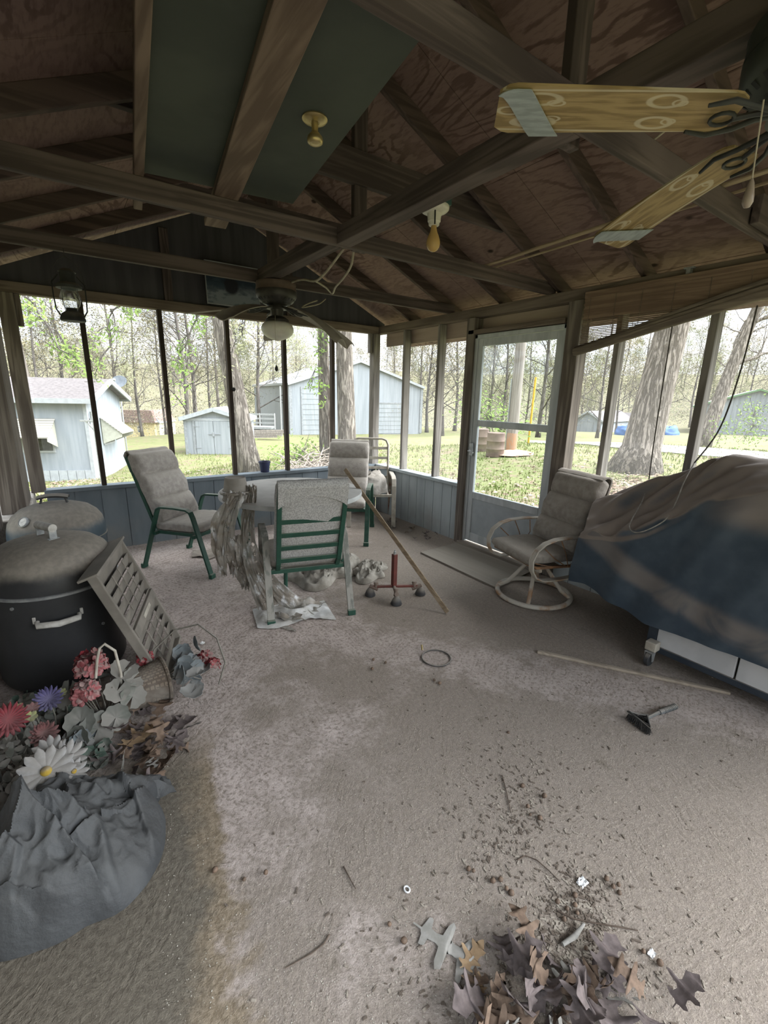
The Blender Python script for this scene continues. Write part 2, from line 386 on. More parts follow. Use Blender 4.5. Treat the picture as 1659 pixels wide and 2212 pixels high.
# ---------------------------------------------------------------- posts and mullions of the screen walls
mx = [-3.0726, -2.4582, -1.8443, -1.2350, -.6358]
ml = ['dark screen mullion under the hanging lantern', 'dark screen mullion second from the lantern, near the metal shed', 'dark screen mullion in front of the leaning tree trunk', 'dark screen mullion under the white globe fan', 'screen mullion in front of the twin tree trunks']
for x, l in zip(mx, ml):
    mb = MB(); mb.box((-.02, -.012, ZS), (.02, .05, ZB)); tag(mb.build('screen_mullion', W_MULL, org=(0,0,0), bev=.003), l, 'post').location = (x, 0, 0)
def post(name, lo, hi, m, label):
    c = ((lo[0]+hi[0])/2, (lo[1]+hi[1])/2, lo[2]); mb = MB(); mb.box(lo, hi); return tag(mb.build(name, m, org=c, bev=.004), label, 'post')
post('wall_post', (-.075, -.02, ZS), (.02, .075, ZB), W_POST2, 'corner post where the two screen walls meet')
post('corner_bracket', (-.115, .0, 2.0), (-.076, .06, ZB), W_POST2, 'short wood block at the top of the corner post')
post('wall_post', (-3.62, -.02, .61), (-3.515, .06, ZB), W_POST, 'grey end post at the left edge of the front opening')
post('corner_bracket', (-3.514, -.0, 1.98), (-3.475, .06, ZB), W_POST, 'short wood block at the top of the left end post')
post('wall_post', (-3.76, -.80, .61), (-3.615, -.22, ZB), W_POST, 'wide weathered post on the left block ledge')
post('wall_board', (-3.90, -1.40, .585), (-3.74, -1.01, ZB), W_POST, 'vertical weathered boards at the far left behind the smokers')
for y0, y1, l in ((-.55, -.51, 'narrow stud of the door wall nearest the corner post'), (-1.145, -1.105, 'narrow stud of the door wall second from the corner post'), (-3.06, -3.02, 'narrow stud in front of the big oak trunk'), (-3.655, -3.61, 'narrow stud beside the hanging blind cords'), (-4.27, -4.23, 'narrow stud past the covered grill'), (-4.88, -4.84, 'narrow stud of the door wall beside the rear'), (-5.5, -5.46, 'narrow stud second from the open rear'), (-6.1, -6.06, 'narrow stud nearest the open rear')):
    post('wall_stud', (0, y0, ZS), (.089, y1, ZB), W_POST2, l)
post('door_post', (-.035, -1.655, 0), (.09, -1.56, ZB), W_POST, 'thick post on the latch side of the storm door')
post('door_post', (-.035, -2.76, 0), (.09, -2.64, ZB), W_POST, 'thick post on the far side of the storm door, by the blind')
# outer fascia sheets that close the top of the openings
mb = MB(); mb.box((.10, -1.6, 2.08), (.112, -.04, 2.3)); struct(mb.build('trim_4', M_FASC))
mb = MB(); mb.box((.10, -2.72, 2.06), (.112, -1.6, 2.3)); struct(mb.build('trim_5', M_FASC))
mb = MB(); mb.box((.10, -6.6, 2.08), (.112, -2.76, 2.3)); struct(mb.build('trim_6', M_FASC))
# ---------------------------------------------------------------- storm door (in its aluminium frame)
M_ALU = mat('dull_aluminium', (.50,.53,.54), (.40,.425,.435), 14., rough=.6, metal=.15, stretch=(1,1,.2))
M_KICK = mat('door_kick_panel', (.38,.415,.43), (.32,.35,.365), 6., rough=.6, dust=0.)
d = thing('door_1', None, None, (.02, -2.14, 0)); d['kind'] = 'structure'; d['label'] = 'grey aluminium storm door with two glass panes and a kick panel'
Y0, Y1 = -2.64, -1.655
mb = MB(); mb.box((-.01, Y1-.035, .02), (.05, Y1, 2.07)).box((-.01, Y0, .02), (.05, Y0+.035, 2.07)).box((-.01, Y0, 2.035), (.05, Y1, 2.07)); mb.build('door_frame', M_ALU, d, world=True, bev=.004)
mb = MB(); a, b = Y0+.037, Y1-.037
for lo, hi in (((0, a, .05), (.03, a+.06, 2.03)), ((0, b-.06, .05), (.03, b, 2.03)), ((0, a+.06, 1.965), (.03, b-.06, 2.03)), ((0, a+.06, 1.225), (.03, b-.06, 1.285)), ((0, a+.06, .50), (.03, b-.06, .57)), ((0, a+.06, .05), (.03, b-.06, .14))): mb.box(lo, hi)
leaf = mb.build('door_leaf', M_ALU, d, world=True, bev=.004)
mb = MB(); mb.box((.01, a+.06, .14), (.022, b-.06, .50)); mb.build('kick_panel', M_KICK, leaf, world=True)
mg, t = newmat('storm_glass'); gl = t.n('ShaderNodeBsdfTransparent', {0: (.93,.95,.95,1)}); sp = t.n('ShaderNodeBsdfGlossy', {0: (.8,.85,.9,1), 1: .05}); t.n('ShaderNodeOutputMaterial', {0: t.n('ShaderNodeMixShader', {0: t.math('MULTIPLY', t.n('ShaderNodeFresnel', {0: 1.4}), .6), 1: gl, 2: sp})}); M_GLASS = mg
for z0, z1 in ((.57, 1.225), (1.285, 1.965)):
    mb = MB(); mb.box((.014, a+.06, z0), (.018, b-.06, z1)); mb.build('glass_pane', M_GLASS, leaf, world=True)
mb = MB(); mb.box((-.03, b-.035, .93), (0, b+.0, 1.06)); hb = mb.build('latch', M_GALV, leaf, world=True, bev=.006)
mb = MB(); mb.tube([(-.03, b-.02, .985), (-.07, b-.03, .985), (-.075, b-.10, .975)], .009, 8); mb.build('latch_lever', M_GALV, hb, world=True, sm=40)
mb = MB(); mb.box((-.035, -2.62, 2.075), (.07, -1.58, 2.115)); struct(mb.build('trim_7', W_PLATE['y'], bev=.004))
mb = MB(); mb.box((-.07, -2.66, 0), (.1, -1.64, .035)); struct(mb.build('trim_8', wood('threshold', (.30,.265,.22), (.2,.17,.14), 'y'), bev=.004))
# ---------------------------------------------------------------- insect screens (thin woven mesh)
ms, t = newmat('insect_screen'); tr = t.n('ShaderNodeBsdfTransparent', {0: (1,1,1,1)}); df = t.n('ShaderNodeBsdfDiffuse', {0: (.5,.5,.5,1)}); tl_ = t.n('ShaderNodeBsdfTranslucent', {0: (.5,.5,.5,1)})
t.n('ShaderNodeOutputMaterial', {0: t.n('ShaderNodeMixShader', {0: .11, 1: tr, 2: t.n('ShaderNodeMixShader', {0: .5, 1: df, 2: tl_})})}); M_SCREEN = ms
xs = [-3.515]+mx+[-.075]; k = 1
for x0, x1 in zip(xs, xs[1:]):
    mb = MB(); mb.add([(x0+.02, .095, ZS), (x1-.02, .095, ZS), (x1-.02, .095, ZB), (x0+.02, .095, ZB)], [(0,1,2,3)]); struct(mb.build(f'window_{k}', M_SCREEN)); k += 1
ys = [.0, -.53, -1.125, -1.56, None, -2.76, -3.04, -3.632, -4.25, -4.86, -5.48, -6.08, -6.6]
for y0, y1 in zip(ys, ys[1:]):
    if y0 is None or y1 is None: continue
    mb = MB(); mb.add([(.094, y0, ZS), (.094, y1, ZS), (.094, y1, 2.09), (.094, y0, 2.09)], [(0,1,2,3)]); struct(mb.build(f'window_{k}', M_SCREEN)); k += 1
# ---------------------------------------------------------------- furniture
M_GREEN = mat('green_enamel', (.028,.085,.060), (.022,.068,.048), 20., rough=.45, dust=.55, dcol=(.30,.30,.25))
M_CHIP = mat('chipped_paint_leg', (.30,.29,.26), (.17,.175,.155), 26., rough=.7, lo=.45, hi=.6, stretch=(1,1,.3))
M_CUSH = mat('dusty_cushion', (.40,.37,.34), (.31,.285,.26), 26., detail=6, rough=1., dust=.6, dcol=(.45,.42,.37), bump=.3, bscale=120., spec=0.)
M_CUSHB = mat('speckled_cushion_back', (.50,.495,.48), (.34,.335,.325), 130., detail=3, rough=1., bump=.3, spec=0., lo=.42, hi=.58)
M_TABLE = mat('dusty_table_top', (.50,.455,.39), (.42,.38,.325), 5., detail=6, rough=.95, spec=.1)
M_RIM = mat('table_rim', (.52,.53,.52), (.40,.41,.40), 8., rough=.5, dust=.5)
M_CREAM = mat('cream_metal', (.45,.42,.36), (.33,.30,.25), 14., rough=.6, dust=.4)
M_RUST = mat('rusty_cream_metal', (.47,.44,.38), (.33,.19,.10), 7., detail=6, rough=.65, lo=.48, hi=.66, dust=.35)
M_RUSTY = mat('rusted_metal', (.30,.165,.085), (.17,.10,.06), 14., rough=.9)
def cushion(w, pts, thick, nseg, m, parent, name, seams=(), puff=.02, nu=17):
    """padded cushion along a centre line of (y,z) points, width w on x; seams = line fractions with a crease"""
    P = [V((0, y, z)) for y, z in pts]; L = [0]
    for a, b in zip(P, P[1:]): L.append(L[-1]+(b-a).length)
    tot = L[-1]
    def cen(s):
        d = s*tot
        for i in range(len(P)-1):
            if d <= L[i+1]+1e-9:
                f = (d-L[i])/(L[i+1]-L[i]); p = P[i].lerp(P[i+1], f); tn = (P[i+1]-P[i]).normalized(); return p, tn
        return P[-1], (P[-1]-P[-2]).normalized()
    nv = nseg; nr = 2*nu
    def fn(u, v):
        p, tn = cen(v); nn = V((0, -tn.z, tn.y)); nn = nn if nn.z > 0 else -nn
        e = min(v, 1-v); end = math.sqrt(max(0, min(1, e/.045)))
        sg = [0]+list(seams)+[1]; cr = 1.
        for s0, s1 in zip(sg, sg[1:]):
            if s0 <= v <= s1: cr = .40+.66*math.sin(math.pi*min(1, max(0, (v-s0)/(s1-s0))))**.45
        a = 2*math.pi*u
        cx, cz = math.cos(a), math.sin(a)
        ex = math.copysign(abs(cx)**.32, cx); ez = math.copysign(abs(cz)**.45, cz)
        th = thick*(.35+.65*end)*(cr if ez > 0 else 1.)*(1+puff*10*(1-ex*ex)*(.5 if ez > 0 else .2))
        wob = 1+.025*nz(v*9, w*5+thick, p.x)+.012*nz(u*12, v*14)
        ww = w*wob*(.93+.07*end)
        return p+V((ex*ww/2, 0, 0))+nn*(ez*th/2+.006*nz(ex*3, v*7, 5))
    mb = MB(); mb.grid(nr, nv, fn, cu=True)
    n0 = len(mb.v)
    mb.f.append(tuple(range(nr-1, -1, -1))); mb.f.append(tuple(n0-nr+k for k in range(nr)))
    return mb.build(name, m, parent, sm=60)
def make_chair(label, chipped, flap):
    t = thing('patio_chair', label, 'chair', group='green framed patio chairs around the round table')
    hw = .275
    for s in (-1, 1):
        x = s*hw
        f = [(x, .37, .0), (x, .225, .50), (x, .205, .545), (x, .17, .562), (x, .05, .567), (x, -.09, .562), (x, -.125, .545), (x, -.145, .50), (x, -.335, .0)]
        mb = MB(); mb.bar(f, .046, .016, (1, 0, 0)); mb.build('side_frame', M_CHIP if chipped else M_GREEN, t, bev=.003)
        for y in (.37, -.335):
            mb = MB(); mb.box((x-.027, y-.016, 0), (x+.027, y+.016, .04)); mb.build('foot_cap', M_GREEN, t, bev=.004)
        mb = MB(); mb.bar([(s*.205, -.17, .315), (s*.205, -.245, .40), (s*.205, -.43, .86), (s*.20, -.47, .95)], .03, .03, (1, 0, 0)); mb.build('back_upright', M_GREEN, t, bev=.003)
    mb = MB(); mb.beam((-hw, .21, .335), (hw, .21, .335), .03, .03).beam((-hw, -.19, .325), (hw, -.19, .325), .03, .03).beam((-.225, -.2, .33), (-.225, .22, .34), .03, .03).beam((.225, -.2, .33), (.225, .22, .34), .03, .03); mb.build('seat_frame', M_GREEN, t, bev=.003)
    for z in (.42, .52, .62, .72):
        y = -.245-(z-.40)*.405; mb = MB(); mb.beam((-.20, y, z), (.20, y, z), .012, .036, (0, -.37, .93)); mb.build('back_slat', M_GREEN, t, bev=.002)
    cushion(.50, [(-.20, .385), (.0, .39), (.24, .40)], .085, 22, M_CUSH, t, 'seat_cushion', ())
    cushion(.45, [(-.135, .40), (-.17, .42), (-.28, .66), (-.39, .90), (-.425, .975)], .125, 54, M_CUSH if flap == 0 else M_CUSHB, t, 'back_cushion', (.36, .70))
    # flap of the cushion hooked over the top of the frame
    def fl(u, v):
        a = (u-.5); hang = .155-.085*(1-abs(a*2)**2.2)
        x = a*.43
        if v < .35: k = v/.35; y, z = -.405-.085*k, .965+.035*math.sin(k*math.pi)
        else: k = (v-.35)/.65; y, z = -.49+k*hang*.36, .962-k*hang*.93
        return (x, y-.004, z+.004*nz(u*6, v*4))
    mb = MB(); mb.grid(21, 12, fl, thick=-.012); mb.build('head_flap', M_CUSH if flap == 0 else M_CUSHB, t, sm=60)
    return t
def place_chair(t, x, y, dx, dy, label=None, copy=True):
    rz = math.atan2(dy, dx)-math.pi/2
    if copy: return dup(t, (x, y, 0), rz, label)
    t.location = (x, y, 0); t.rotation_euler = (0, 0, rz); return t
c1 = make_chair('green framed patio chair with dusty cushions, beside the two smokers', False, 0)
place_chair(c1, -2.47, -.79, .60, -.80, copy=False)
place_chair(c1, -.92, -.76, -.62, -.78, 'dusty cushioned patio chair between the table and the corner')
c2 = make_chair('patio chair seen from behind with green slats and peeling white legs', True, 1)
place_chair(c2, -2.0, -2.02, .27, .963, copy=False)
# round table
T = (-1.83, -1.46, 0)
t_ = thing('round_table', 'round patio table under a coat of dust, in the middle of the chairs', 'table', T)
mb = MB(); mb.lathe([(0, .690), (.555, .690), (.572, .696), (.572, .712), (.56, .722), (.0, .722)], 56); top = mb.build('table_top', M_TABLE, t_, sm=35)
mb = MB(); mb.lathe([(.568, .684), (.579, .684), (.581, .700), (.579, .719), (.568, .7225)], 56); mb.build('rim', M_RIM, t_, sm=35)
for k in range(4):
    a = R(45+90*k+12); mb = MB(); mb.tube([(.44*math.cos(a), .44*math.sin(a), .69), (.36*math.cos(a), .36*math.sin(a), .40), (.43*math.cos(a), .43*math.sin(a), .012)], .016, 8); mb.build('leg', M_GREEN, t_, sm=40)
# folding beige chair in the corner
t_ = thing('metal_lawn_chair', 'beige metal lawn chair with bare bars in the far corner', 'chair', (-.36, -.42, 0), math.atan2(-.75, -.45)-math.pi/2)
hw = .26
for s in (-1, 1):
    mb = MB(); mb.bar([(s*hw, .30, .0), (s*hw, .26, .48), (s*hw, .23, .555), (s*hw, .16, .575), (s*hw, -.18, .575), (s*hw, -.21, .56)], .05, .02, (1, 0, 0)); mb.build('arm_frame', M_CREAM, t_, bev=.004)
    mb = MB(); mb.bar([(s*hw, -.20, .575), (s*hw, -.23, .5), (s*hw, -.30, .0)], .04, .02, (1, 0, 0)); mb.build('leg', mat('red_primer', (.20,.095,.07), (.28,.25,.2), 9., rough=.8), t_, bev=.003)
mb = MB(); z0 = .30
arc = [(-.225, -.20, z0), (-.225, -.27, .90), (-.20, -.278, .955), (-.15, -.281, .975), (.15, -.281, .975), (.20, -.278, .955), (.225, -.27, .90), (.225, -.20, z0)]
mb.tube(arc, .014, 8); mb.build('back_frame', M_CREAM, t_, sm=50)
for z in (.50, .62, .74, .86):
    y = -.2-(z-z0)*.115; mb = MB(); mb.beam((-.225, y, z), (.225, y, z), .01, .034, (0, -.1, 1)); mb.build('back_slat', M_CREAM, t_, bev=.002)
mb = MB(); mb.beam((-.26, .22, .36), (.26, .22, .36), .03, .03).beam((-.26, -.2, .34), (.26, -.2, .34), .03, .03).beam((-.2, -.2, .345), (-.2, .22, .36), .02, .03).beam((.2, -.2, .345), (.2, .22, .36), .02, .03); mb.build('seat_frame', M_CREAM, t_, bev=.003)
# lumpy dusty bag on its seat
M_SACK = mat('dusty_sack', (.33,.31,.28), (.22,.205,.185), 14., detail=6, rough=1., dust=.5, bump=.4, spec=.05)
def sack(u, v):
    a = 2*math.pi*u; b = v*math.pi/2
    r = .21*math.cos(b)**.55*(1+.14*nz(math.cos(a)*2, math.sin(a)*2, v*3)+.06*nz(math.cos(a)*7, math.sin(a)*7, v*6))
    return (r*math.cos(a), r*math.sin(a)*.95, .225*math.sin(b)**.8*(1+.25*nz(a*.7, v*2.)) + .02*nz(math.cos(a)*9, math.sin(a)*9, v*8)*v)
def seat_loc(o, x, y, z):
    M_ = Matrix.Translation(o.location) @ Matrix.Rotation(o.rotation_euler.z, 4, 'Z'); return M_ @ V((x, y, z))
p = seat_loc(t_, 0, .03, .376)
mb = MB(); mb.grid(36, 16, sack, cu=True); o = mb.build('cloth_bundle', M_SACK, sm=180, org=(0,0,0)); o.location = p; tag(o, 'lumpy dust-covered bundle on the seat of the corner lawn chair', 'bundle')
# swivel rocker
t_ = thing('swivel_chair', 'cream swivel patio chair with a rusty ring base beside the storm door', 'chair', (-.45, -2.90, 0), math.atan2(.27, -.96)-math.pi/2)
mb = MB(); mb.tube([(.275*math.cos(2*math.pi*k/40), .275*math.sin(2*math.pi*k/40), .02) for k in range(40)], .0185, 10, closed=True); mb.build('ring_base', M_RUST, t_, sm=180)
for k in range(4):
    a = R(45+90*k); c_, s_ = math.cos(a), math.sin(a)
    mb = MB(); mb.tube([(.03*c_, .03*s_, .285), (.07*c_, .07*s_, .255), (.13*c_, .13*s_, .17), (.20*c_, .20*s_, .075), (.268*c_, .268*s_, .028)], .0155, 8); mb.build('leg', M_RUST, t_, sm=60)
mb = MB(); mb.box((-.17, -.09, .283), (.17, .12, .298)).box((-.20, .105, .275), (.20, .13, .305)); mb.lathe([(.035, .255), (.035, .285)], 14); sw = mb.build('swivel_plate', M_RUST, t_, bev=.003)
for x, z in ((-.14, .303), (.14, .303), (0, .303)):
    mb = MB(); mb.lathe([(.011, 0), (.011, .006), (.006, .01), (0, .01)], 10, Matrix.Translation((x, .06, z-.006))); mb.build('bolt', M_GALV, sw, sm=40)
mb = MB(); mb.tube([(-.24, .22, .345), (.24, .22, .345), (.25, .20, .34), (.25, -.20, .32), (.24, -.22, .32), (-.24, -.22, .32), (-.25, -.20, .32), (-.25, .20, .34)], .012, 8, closed=True); mb.build('seat_frame', M_RUSTY, t_, sm=60)
for s in (-1, 1):
    mb = MB()
    for k in range(4):
        x = s*(.275+.0125*(k-1.5)); 
        mb.tube([(x, -.20, .545), (x, -.05, .553), (x, .08, .548), (x, .17, .525), (x, .235, .48), (x, .268, .41), (x, .262, .34), (x, .225, .28), (x, .16, .25), (x, .02, .245), (x, -.10, .25)], .0066, 6)
    mb.build('arm_loop', M_RUST, t_, sm=60)
    mb = MB(); mb.tube([(s*.275, -.20, .545), (s*.272, -.235, .50), (s*.265, -.21, .32)], .009, 6); mb.build('arm_post', M_RUSTY, t_, sm=60)
    for k in range(5):
        a0 = R(12+33*k); x = s*.275
        mb = MB(); mb.tube([(x, -.06+.03*math.cos(a0), .335), (x, -.06+.17*math.cos(a0)*1.1, .335+.10*math.sin(a0)), (x, -.02+.26*math.cos(a0), .335+.2*math.sin(a0)+.01)], .0038, 5); mb.build('arm_spoke', M_RUSTY, t_, sm=60)
M_CUSH2 = mat('brown_grey_cushion', (.31,.285,.25), (.24,.215,.19), 20., detail=6, rough=1., dust=.6, dcol=(.38,.345,.30), bump=.3, bscale=120., spec=0.)
cushion(.49, [(-.20, .385), (0, .39), (.27, .395)], .085, 22, M_CUSH2, t_, 'seat_cushion')
cushion(.48, [(-.12, .405), (-.16, .43), (-.22, .62), (-.31, .86), (-.335, .94)], .13, 54, M_CUSH2, t_, 'back_cushion', (.36, .70))
def fl(u, v):
    a = u-.5
    if v < .5: k = v/.5; return (a*.47, -.30-.10*k, .945+.02*math.sin(k*math.pi)+.004*nz(u*6, v*5))
    k = (v-.5)/.5; return (a*.47, -.40+.03*k, .945-.13*k)
mb = MB(); mb.grid(17, 10, fl, thick=-.012); mb.build('head_flap', M_CUSH2, t_, sm=60)
mb = MB(); mb.tube([(-.21, -.23, .32), (-.215, -.38, .84), (-.19, -.40, .90), (.19, -.40, .90), (.215, -.38, .84), (.21, -.23, .32)], .012, 8); mb.build('back_frame', M_RUST, t_, sm=60)
# ---------------------------------------------------------------- covered grill
M_COVER, t = newmat('navy_vinyl_cover'); v = t.oco(False)
n1 = t.noise(v, 2.0, 4, .6, 1.2); n2 = t.noise(v, 12., 4)
dd = t.ss(t.math('ADD', t.nzup(), t.math('MULTIPLY_ADD', n1, .4, -.2)), .22, .55, 0., .93)
# wiped streaks of settled dust running down from the corner
sy_ = t.n('ShaderNodeSeparateXYZ', {0: v}, out=1); sz_ = t.n('ShaderNodeSeparateXYZ', {0: v}, out=2)
bd = t.math('ABSOLUTE', t.math('ADD', t.math('SUBTRACT', sz_, .36), t.math('MULTIPLY_ADD', t.math('POWER', t.math('ABSOLUTE', t.math('ADD', sy_, .3)), 2.), -.26, t.math('MULTIPLY_ADD', n1, .08, -.04))))
streak = t.math('MULTIPLY', t.ss(bd, .03, .10, .5, 0.), t.ss(n1, .25, .5))
hi_ = t.math('MULTIPLY', t.ss(sz_, .86, .98), t.math('MULTIPLY', t.ss(sy_, .3, -.05), .7))
dd = t.math('MAXIMUM', t.math('MAXIMUM', dd, streak), hi_)
col = t.mix(dd, t.mix(t.ss(n2, .35, .65), (.030,.046,.064), (.042,.060,.078)), t.mix(n2, (.26,.215,.18), (.20,.168,.142)))
t.finish(col, t.math('MULTIPLY_ADD', dd, .45, .45), 0., t.bump(n2, .15, .004), .35)
t_ = thing('covered_grill', 'barbecue grill under a dusty navy vinyl cover by the right wall', 'grill', (-.38, -4.2, 0))
HF = [(-5.05, 1.10), (-4.5, 1.12), (-4.24, 1.10), (-4.05, 1.02), (-3.93, .95), (-3.75, .79), (-3.55, .69), (-3.40, .66), (-3.3, .65)]
HB = [(-5.05, 1.22), (-4.2, 1.22), (-3.95, 1.20), (-3.36, .80), (-3.2, .76)]
HEM = [(-5.1, .27), (-4.4, .262), (-3.83, .24), (-3.6, .29), (-3.44, .33), (-3.25, .30)]
def sect(y):
    """cross-section at length y: hem front, up the front, over the ridge, down the back"""
    hf, hb, he = interp(HF, y), interp(HB, y), interp(HEM, y)
    e = sstep(-3.62, -3.38, y)
    xf = -.665+.03*e
    return [(xf-.015, he), (xf-.012, he+(hf-he)*.3), (xf-.004, he+(hf-he)*.62), (xf+.004, he+(hf-he)*.9), (xf+.03, hf+.0), (xf+.12, lerp(hf, hb, .38)-.045*sstep(-4.15, -3.8, y)*(1-sstep(-3.5, -3.36, y))), (xf+.22, lerp(hf, hb, .74)-.05*sstep(-4.15, -3.8, y)*(1-sstep(-3.5, -3.36, y))), (-.34, hb), (-.20, hb-.01-.02*e), (-.10, hb-.015-.035*e), (-.075, hb-.2), (-.07, .35)]
NY, NS = 120, 60
def cov(u, v):
    y = lerp(-5.02, -3.36, u)
    S = sect(y); k = v*(len(S)-1); i = min(int(k), len(S)-2); f = k-i
    f = f if i in (0,) else f
    x, z = lerp(S[i][0], S[i+1][0], f), lerp(S[i][1], S[i+1][1], f)
    # corner wing flares forward at the left end
    yy = y
    if u > .9:
        k2 = (u-.9)/.1; yy += .05*k2*(1-v)*(1 if v < .35 else .4)
    yy += (.11*sstep(.30, .62, v)+.13*sstep(.62, .86, v))*sstep(-3.9, -3.36, y)
    front = v < .36
    wr = 0
    if v < .62:
        wr += .014*math.sin(y*23+z*9+3*nz(y*2, z*2))*sstep(-4.6, -3.6, y)
        wr += .013*fbm(y*2.2+z*1.4, z*2-y, 3.)
        wr += .010*nz(y*9+z*5, z*4)
    x -= wr*(1 if v < .4 else .5)
    z += (.012*fbm(y*5+x*6, x*9, 8.)+.034*(1-2*abs(nz(y*4+x*7, x*5-y*2, 4.)))*sstep(-4.2, -3.9, y) if .34 < v < .9 else 0)
    # long tension folds from the shelf corner up to the hood
    if .36 < v < .66: z += .021*math.sin((x*3.0+ (y+3.4)*2.)*16+2*nz(y*3, x*4))*sstep(-4.2, -3.9, y)*(1-sstep(-3.5, -3.38, y))
    return (x, yy, z)
mb = MB(); mb.grid(NY, NS, cov)
# close the two ends
for col_, rev in ((0, False), (NY-1, True)):
    ids = [j*NY+col_ for j in range(NS)]
    mb.f.append(tuple(ids if rev else reversed(ids)))
cv = mb.build('cover', M_COVER, t_, sm=50, world=True, sub=1)
M_NAVYM = mat('navy_painted_steel', (.022,.030,.042), (.03,.04,.052), 12., rough=.5, dust=.5)
M_WHITE = mat('dusty_white_tile', (.46,.47,.48), (.39,.40,.41), 5., detail=6, rough=.6)
for x in (-.62, -.12):
    for y in (-3.89, -4.95): mb = MB(); mb.box((x-.02, y, .10), (x+.02, y+.05, .80)); mb.build('leg', M_NAVYM, t_, world=True, bev=.003)
mb = MB(); mb.box((-.64, -4.95, .075), (-.60, -3.84, .112)).box((-.14, -4.95, .075), (-.10, -3.84, .112)).box((-.60, -4.95, .08), (-.14, -3.84, .098)); mb.build('bottom_rail', M_NAVYM, t_, world=True, bev=.003)
for y0, y1 in ((-4.275, -3.892), (-4.68, -4.285)):
    mb = MB(); mb.box((-.638, y0, .113), (-.618, y1, .42)); mb.build('front_panel', M_WHITE, t_, world=True, bev=.004)
for x, y in ((-.62, -3.87), (-.62, -4.92), (-.12, -3.87), (-.12, -4.92)):
    x -= .05 if x < -.5 else 0; y += -.02 if y > -4 else .0
    mb = MB(); mb.box((x-.030, y-.030, .095), (x+.030, y+.030, .150)); mb.tube([(x, y, .080), (x, y, .10)], .014, 8); ca_ = mb.build('caster', M_CREAM, t_, world=True, bev=.008)
    mb = MB()
    for s in (-1, 1): mb.prism([(-.028, .092), (.020, .092), (.008, .03), (-.012, .03)], s*.019-.002, s*.019+.002, Matrix.Translation((x-.012, y, 0)) @ Matrix(((1,0,0,0),(0,0,1,0),(0,1,0,0),(0,0,0,1))))
    mb.box((x-.040, y-.021, .088), (x+.008, y+.021, .093)); mb.build('fork', M_GALV, ca_, world=True)
    mb = MB(); mb.lathe([(.015, -.013), (.038, -.014), (.043, -.009), (.043, .009), (.038, .014), (.015, .013)], 24, Matrix.Translation((x-.018, y, .0435)) @ Matrix.Rotation(R(90), 4, 'X')); mb.build('wheel', mat('caster_rubber', (.045,.047,.05), (.03,.032,.035), 8., rough=.7, dust=.4) if x < -.5 and y > -4 else M_NAVYM, ca_, world=True, sm=40)
# ---------------------------------------------------------------- two drum smokers
def smoker_mat(name, c1, c2, dv):
    m, t = newmat(name); v = t.oco(False); n1 = t.noise(v, 6., 5, .6); n2 = t.noise(v, 40., 3)
    d = t.ss(t.math('ADD', t.nzup(), t.math('MULTIPLY_ADD', n1, .35, -.17)), .12, .42, .05, .97)
    col = t.mix(d, t.mix(t.ss(n1, .35, .65), c1, c2), t.mix(t.ss(n2, .3, .7), dv, tuple(x*.8 for x in dv)))
    t.finish(col, t.math('MULTIPLY_ADD', d, .5, .42), 0., t.bump(n2, .12, .003), .4); return m
M_SMK = smoker_mat('black_enamel', (.020,.022,.025), (.027,.029,.033), (.265,.238,.20))
M_SMK2 = smoker_mat('blue_black_enamel', (.035,.060,.078), (.045,.07,.088), (.255,.23,.195))
M_HAND = mat('worn_white_handle', (.55,.535,.50), (.40,.38,.345), 30., rough=.7, dust=.12)
M_DARKP = mat('charcoal_plastic', (.055,.055,.056), (.04,.04,.042), 12., rough=.6, dust=.6)
def smoker(name, label, c, r, zr, zt, m, front):
    t_ = thing(name, label, 'smoker', (c[0], c[1], 0))
    n = 56
    mb = MB(); mb.lathe([(r*.9, .03), (r*.97, .035), (r, .06), (r, zr-.03), (r*1.005, zr-.02)], n); body = mb.build('body', m, t_, sm=35)
    mb = MB(); mb.lathe([(r*1.0, zr-.022), (r*1.03, zr-.02), (r*1.035, zr-.008), (r*1.01, zr-.003)], n); mb.build('rim_band', M_GALV if front else m, body, sm=50)
    h = zt-zr
    prof = [(r*1.015, zr-.004), (r*1.02, zr+.02), (r*1.0, zr+h*.30), (r*.965, zr+h*.48), (r*.88, zr+h*.66), (r*.72, zr+h*.83), (r*.50, zr+h*.93), (r*.25, zr+h*.985), (0, zt)]
    mb = MB(); mb.lathe(prof, n); lid = mb.build('lid', m, t_, sm=60)
    for k in range(3):
        a = R(100+120*k); mb = MB(); mb.box((r*.8*math.cos(a)-.02, r*.8*math.sin(a)-.02, 0), (r*.8*math.cos(a)+.02, r*.8*math.sin(a)+.02, .05)); mb.build('foot', M_DARKP, t_)
    return t_, body, lid
SF = (-3.462, -2.09); rF = .285
t_, body, lid = smoker('smoker', 'big black drum smoker with a dusty domed lid, in front', SF, rF, .545, .765, M_SMK, True)
# lid handle: slotted roller in two brackets
M_ = Matrix.Translation((.0, -.02, .0)) @ Matrix.Rotation(R(-62), 4, 'Z')
for s in (-1, 1): mb = MB(); mb.box((s*.058-.004, -.018, .752), (s*.058+.004, .018, .808), M_).box((s*.058-.012, -.026, .757), (s*.058+.012, .026, .762), M_); mb.build('handle_bracket', M_GALV, lid, bev=.003)
mb = MB(); mb.tube([M_ @ V((-.066, 0, .815)), M_ @ V((.066, 0, .815))], .021, 14); mb.build('handle_grip', M_HAND, lid, sm=40)
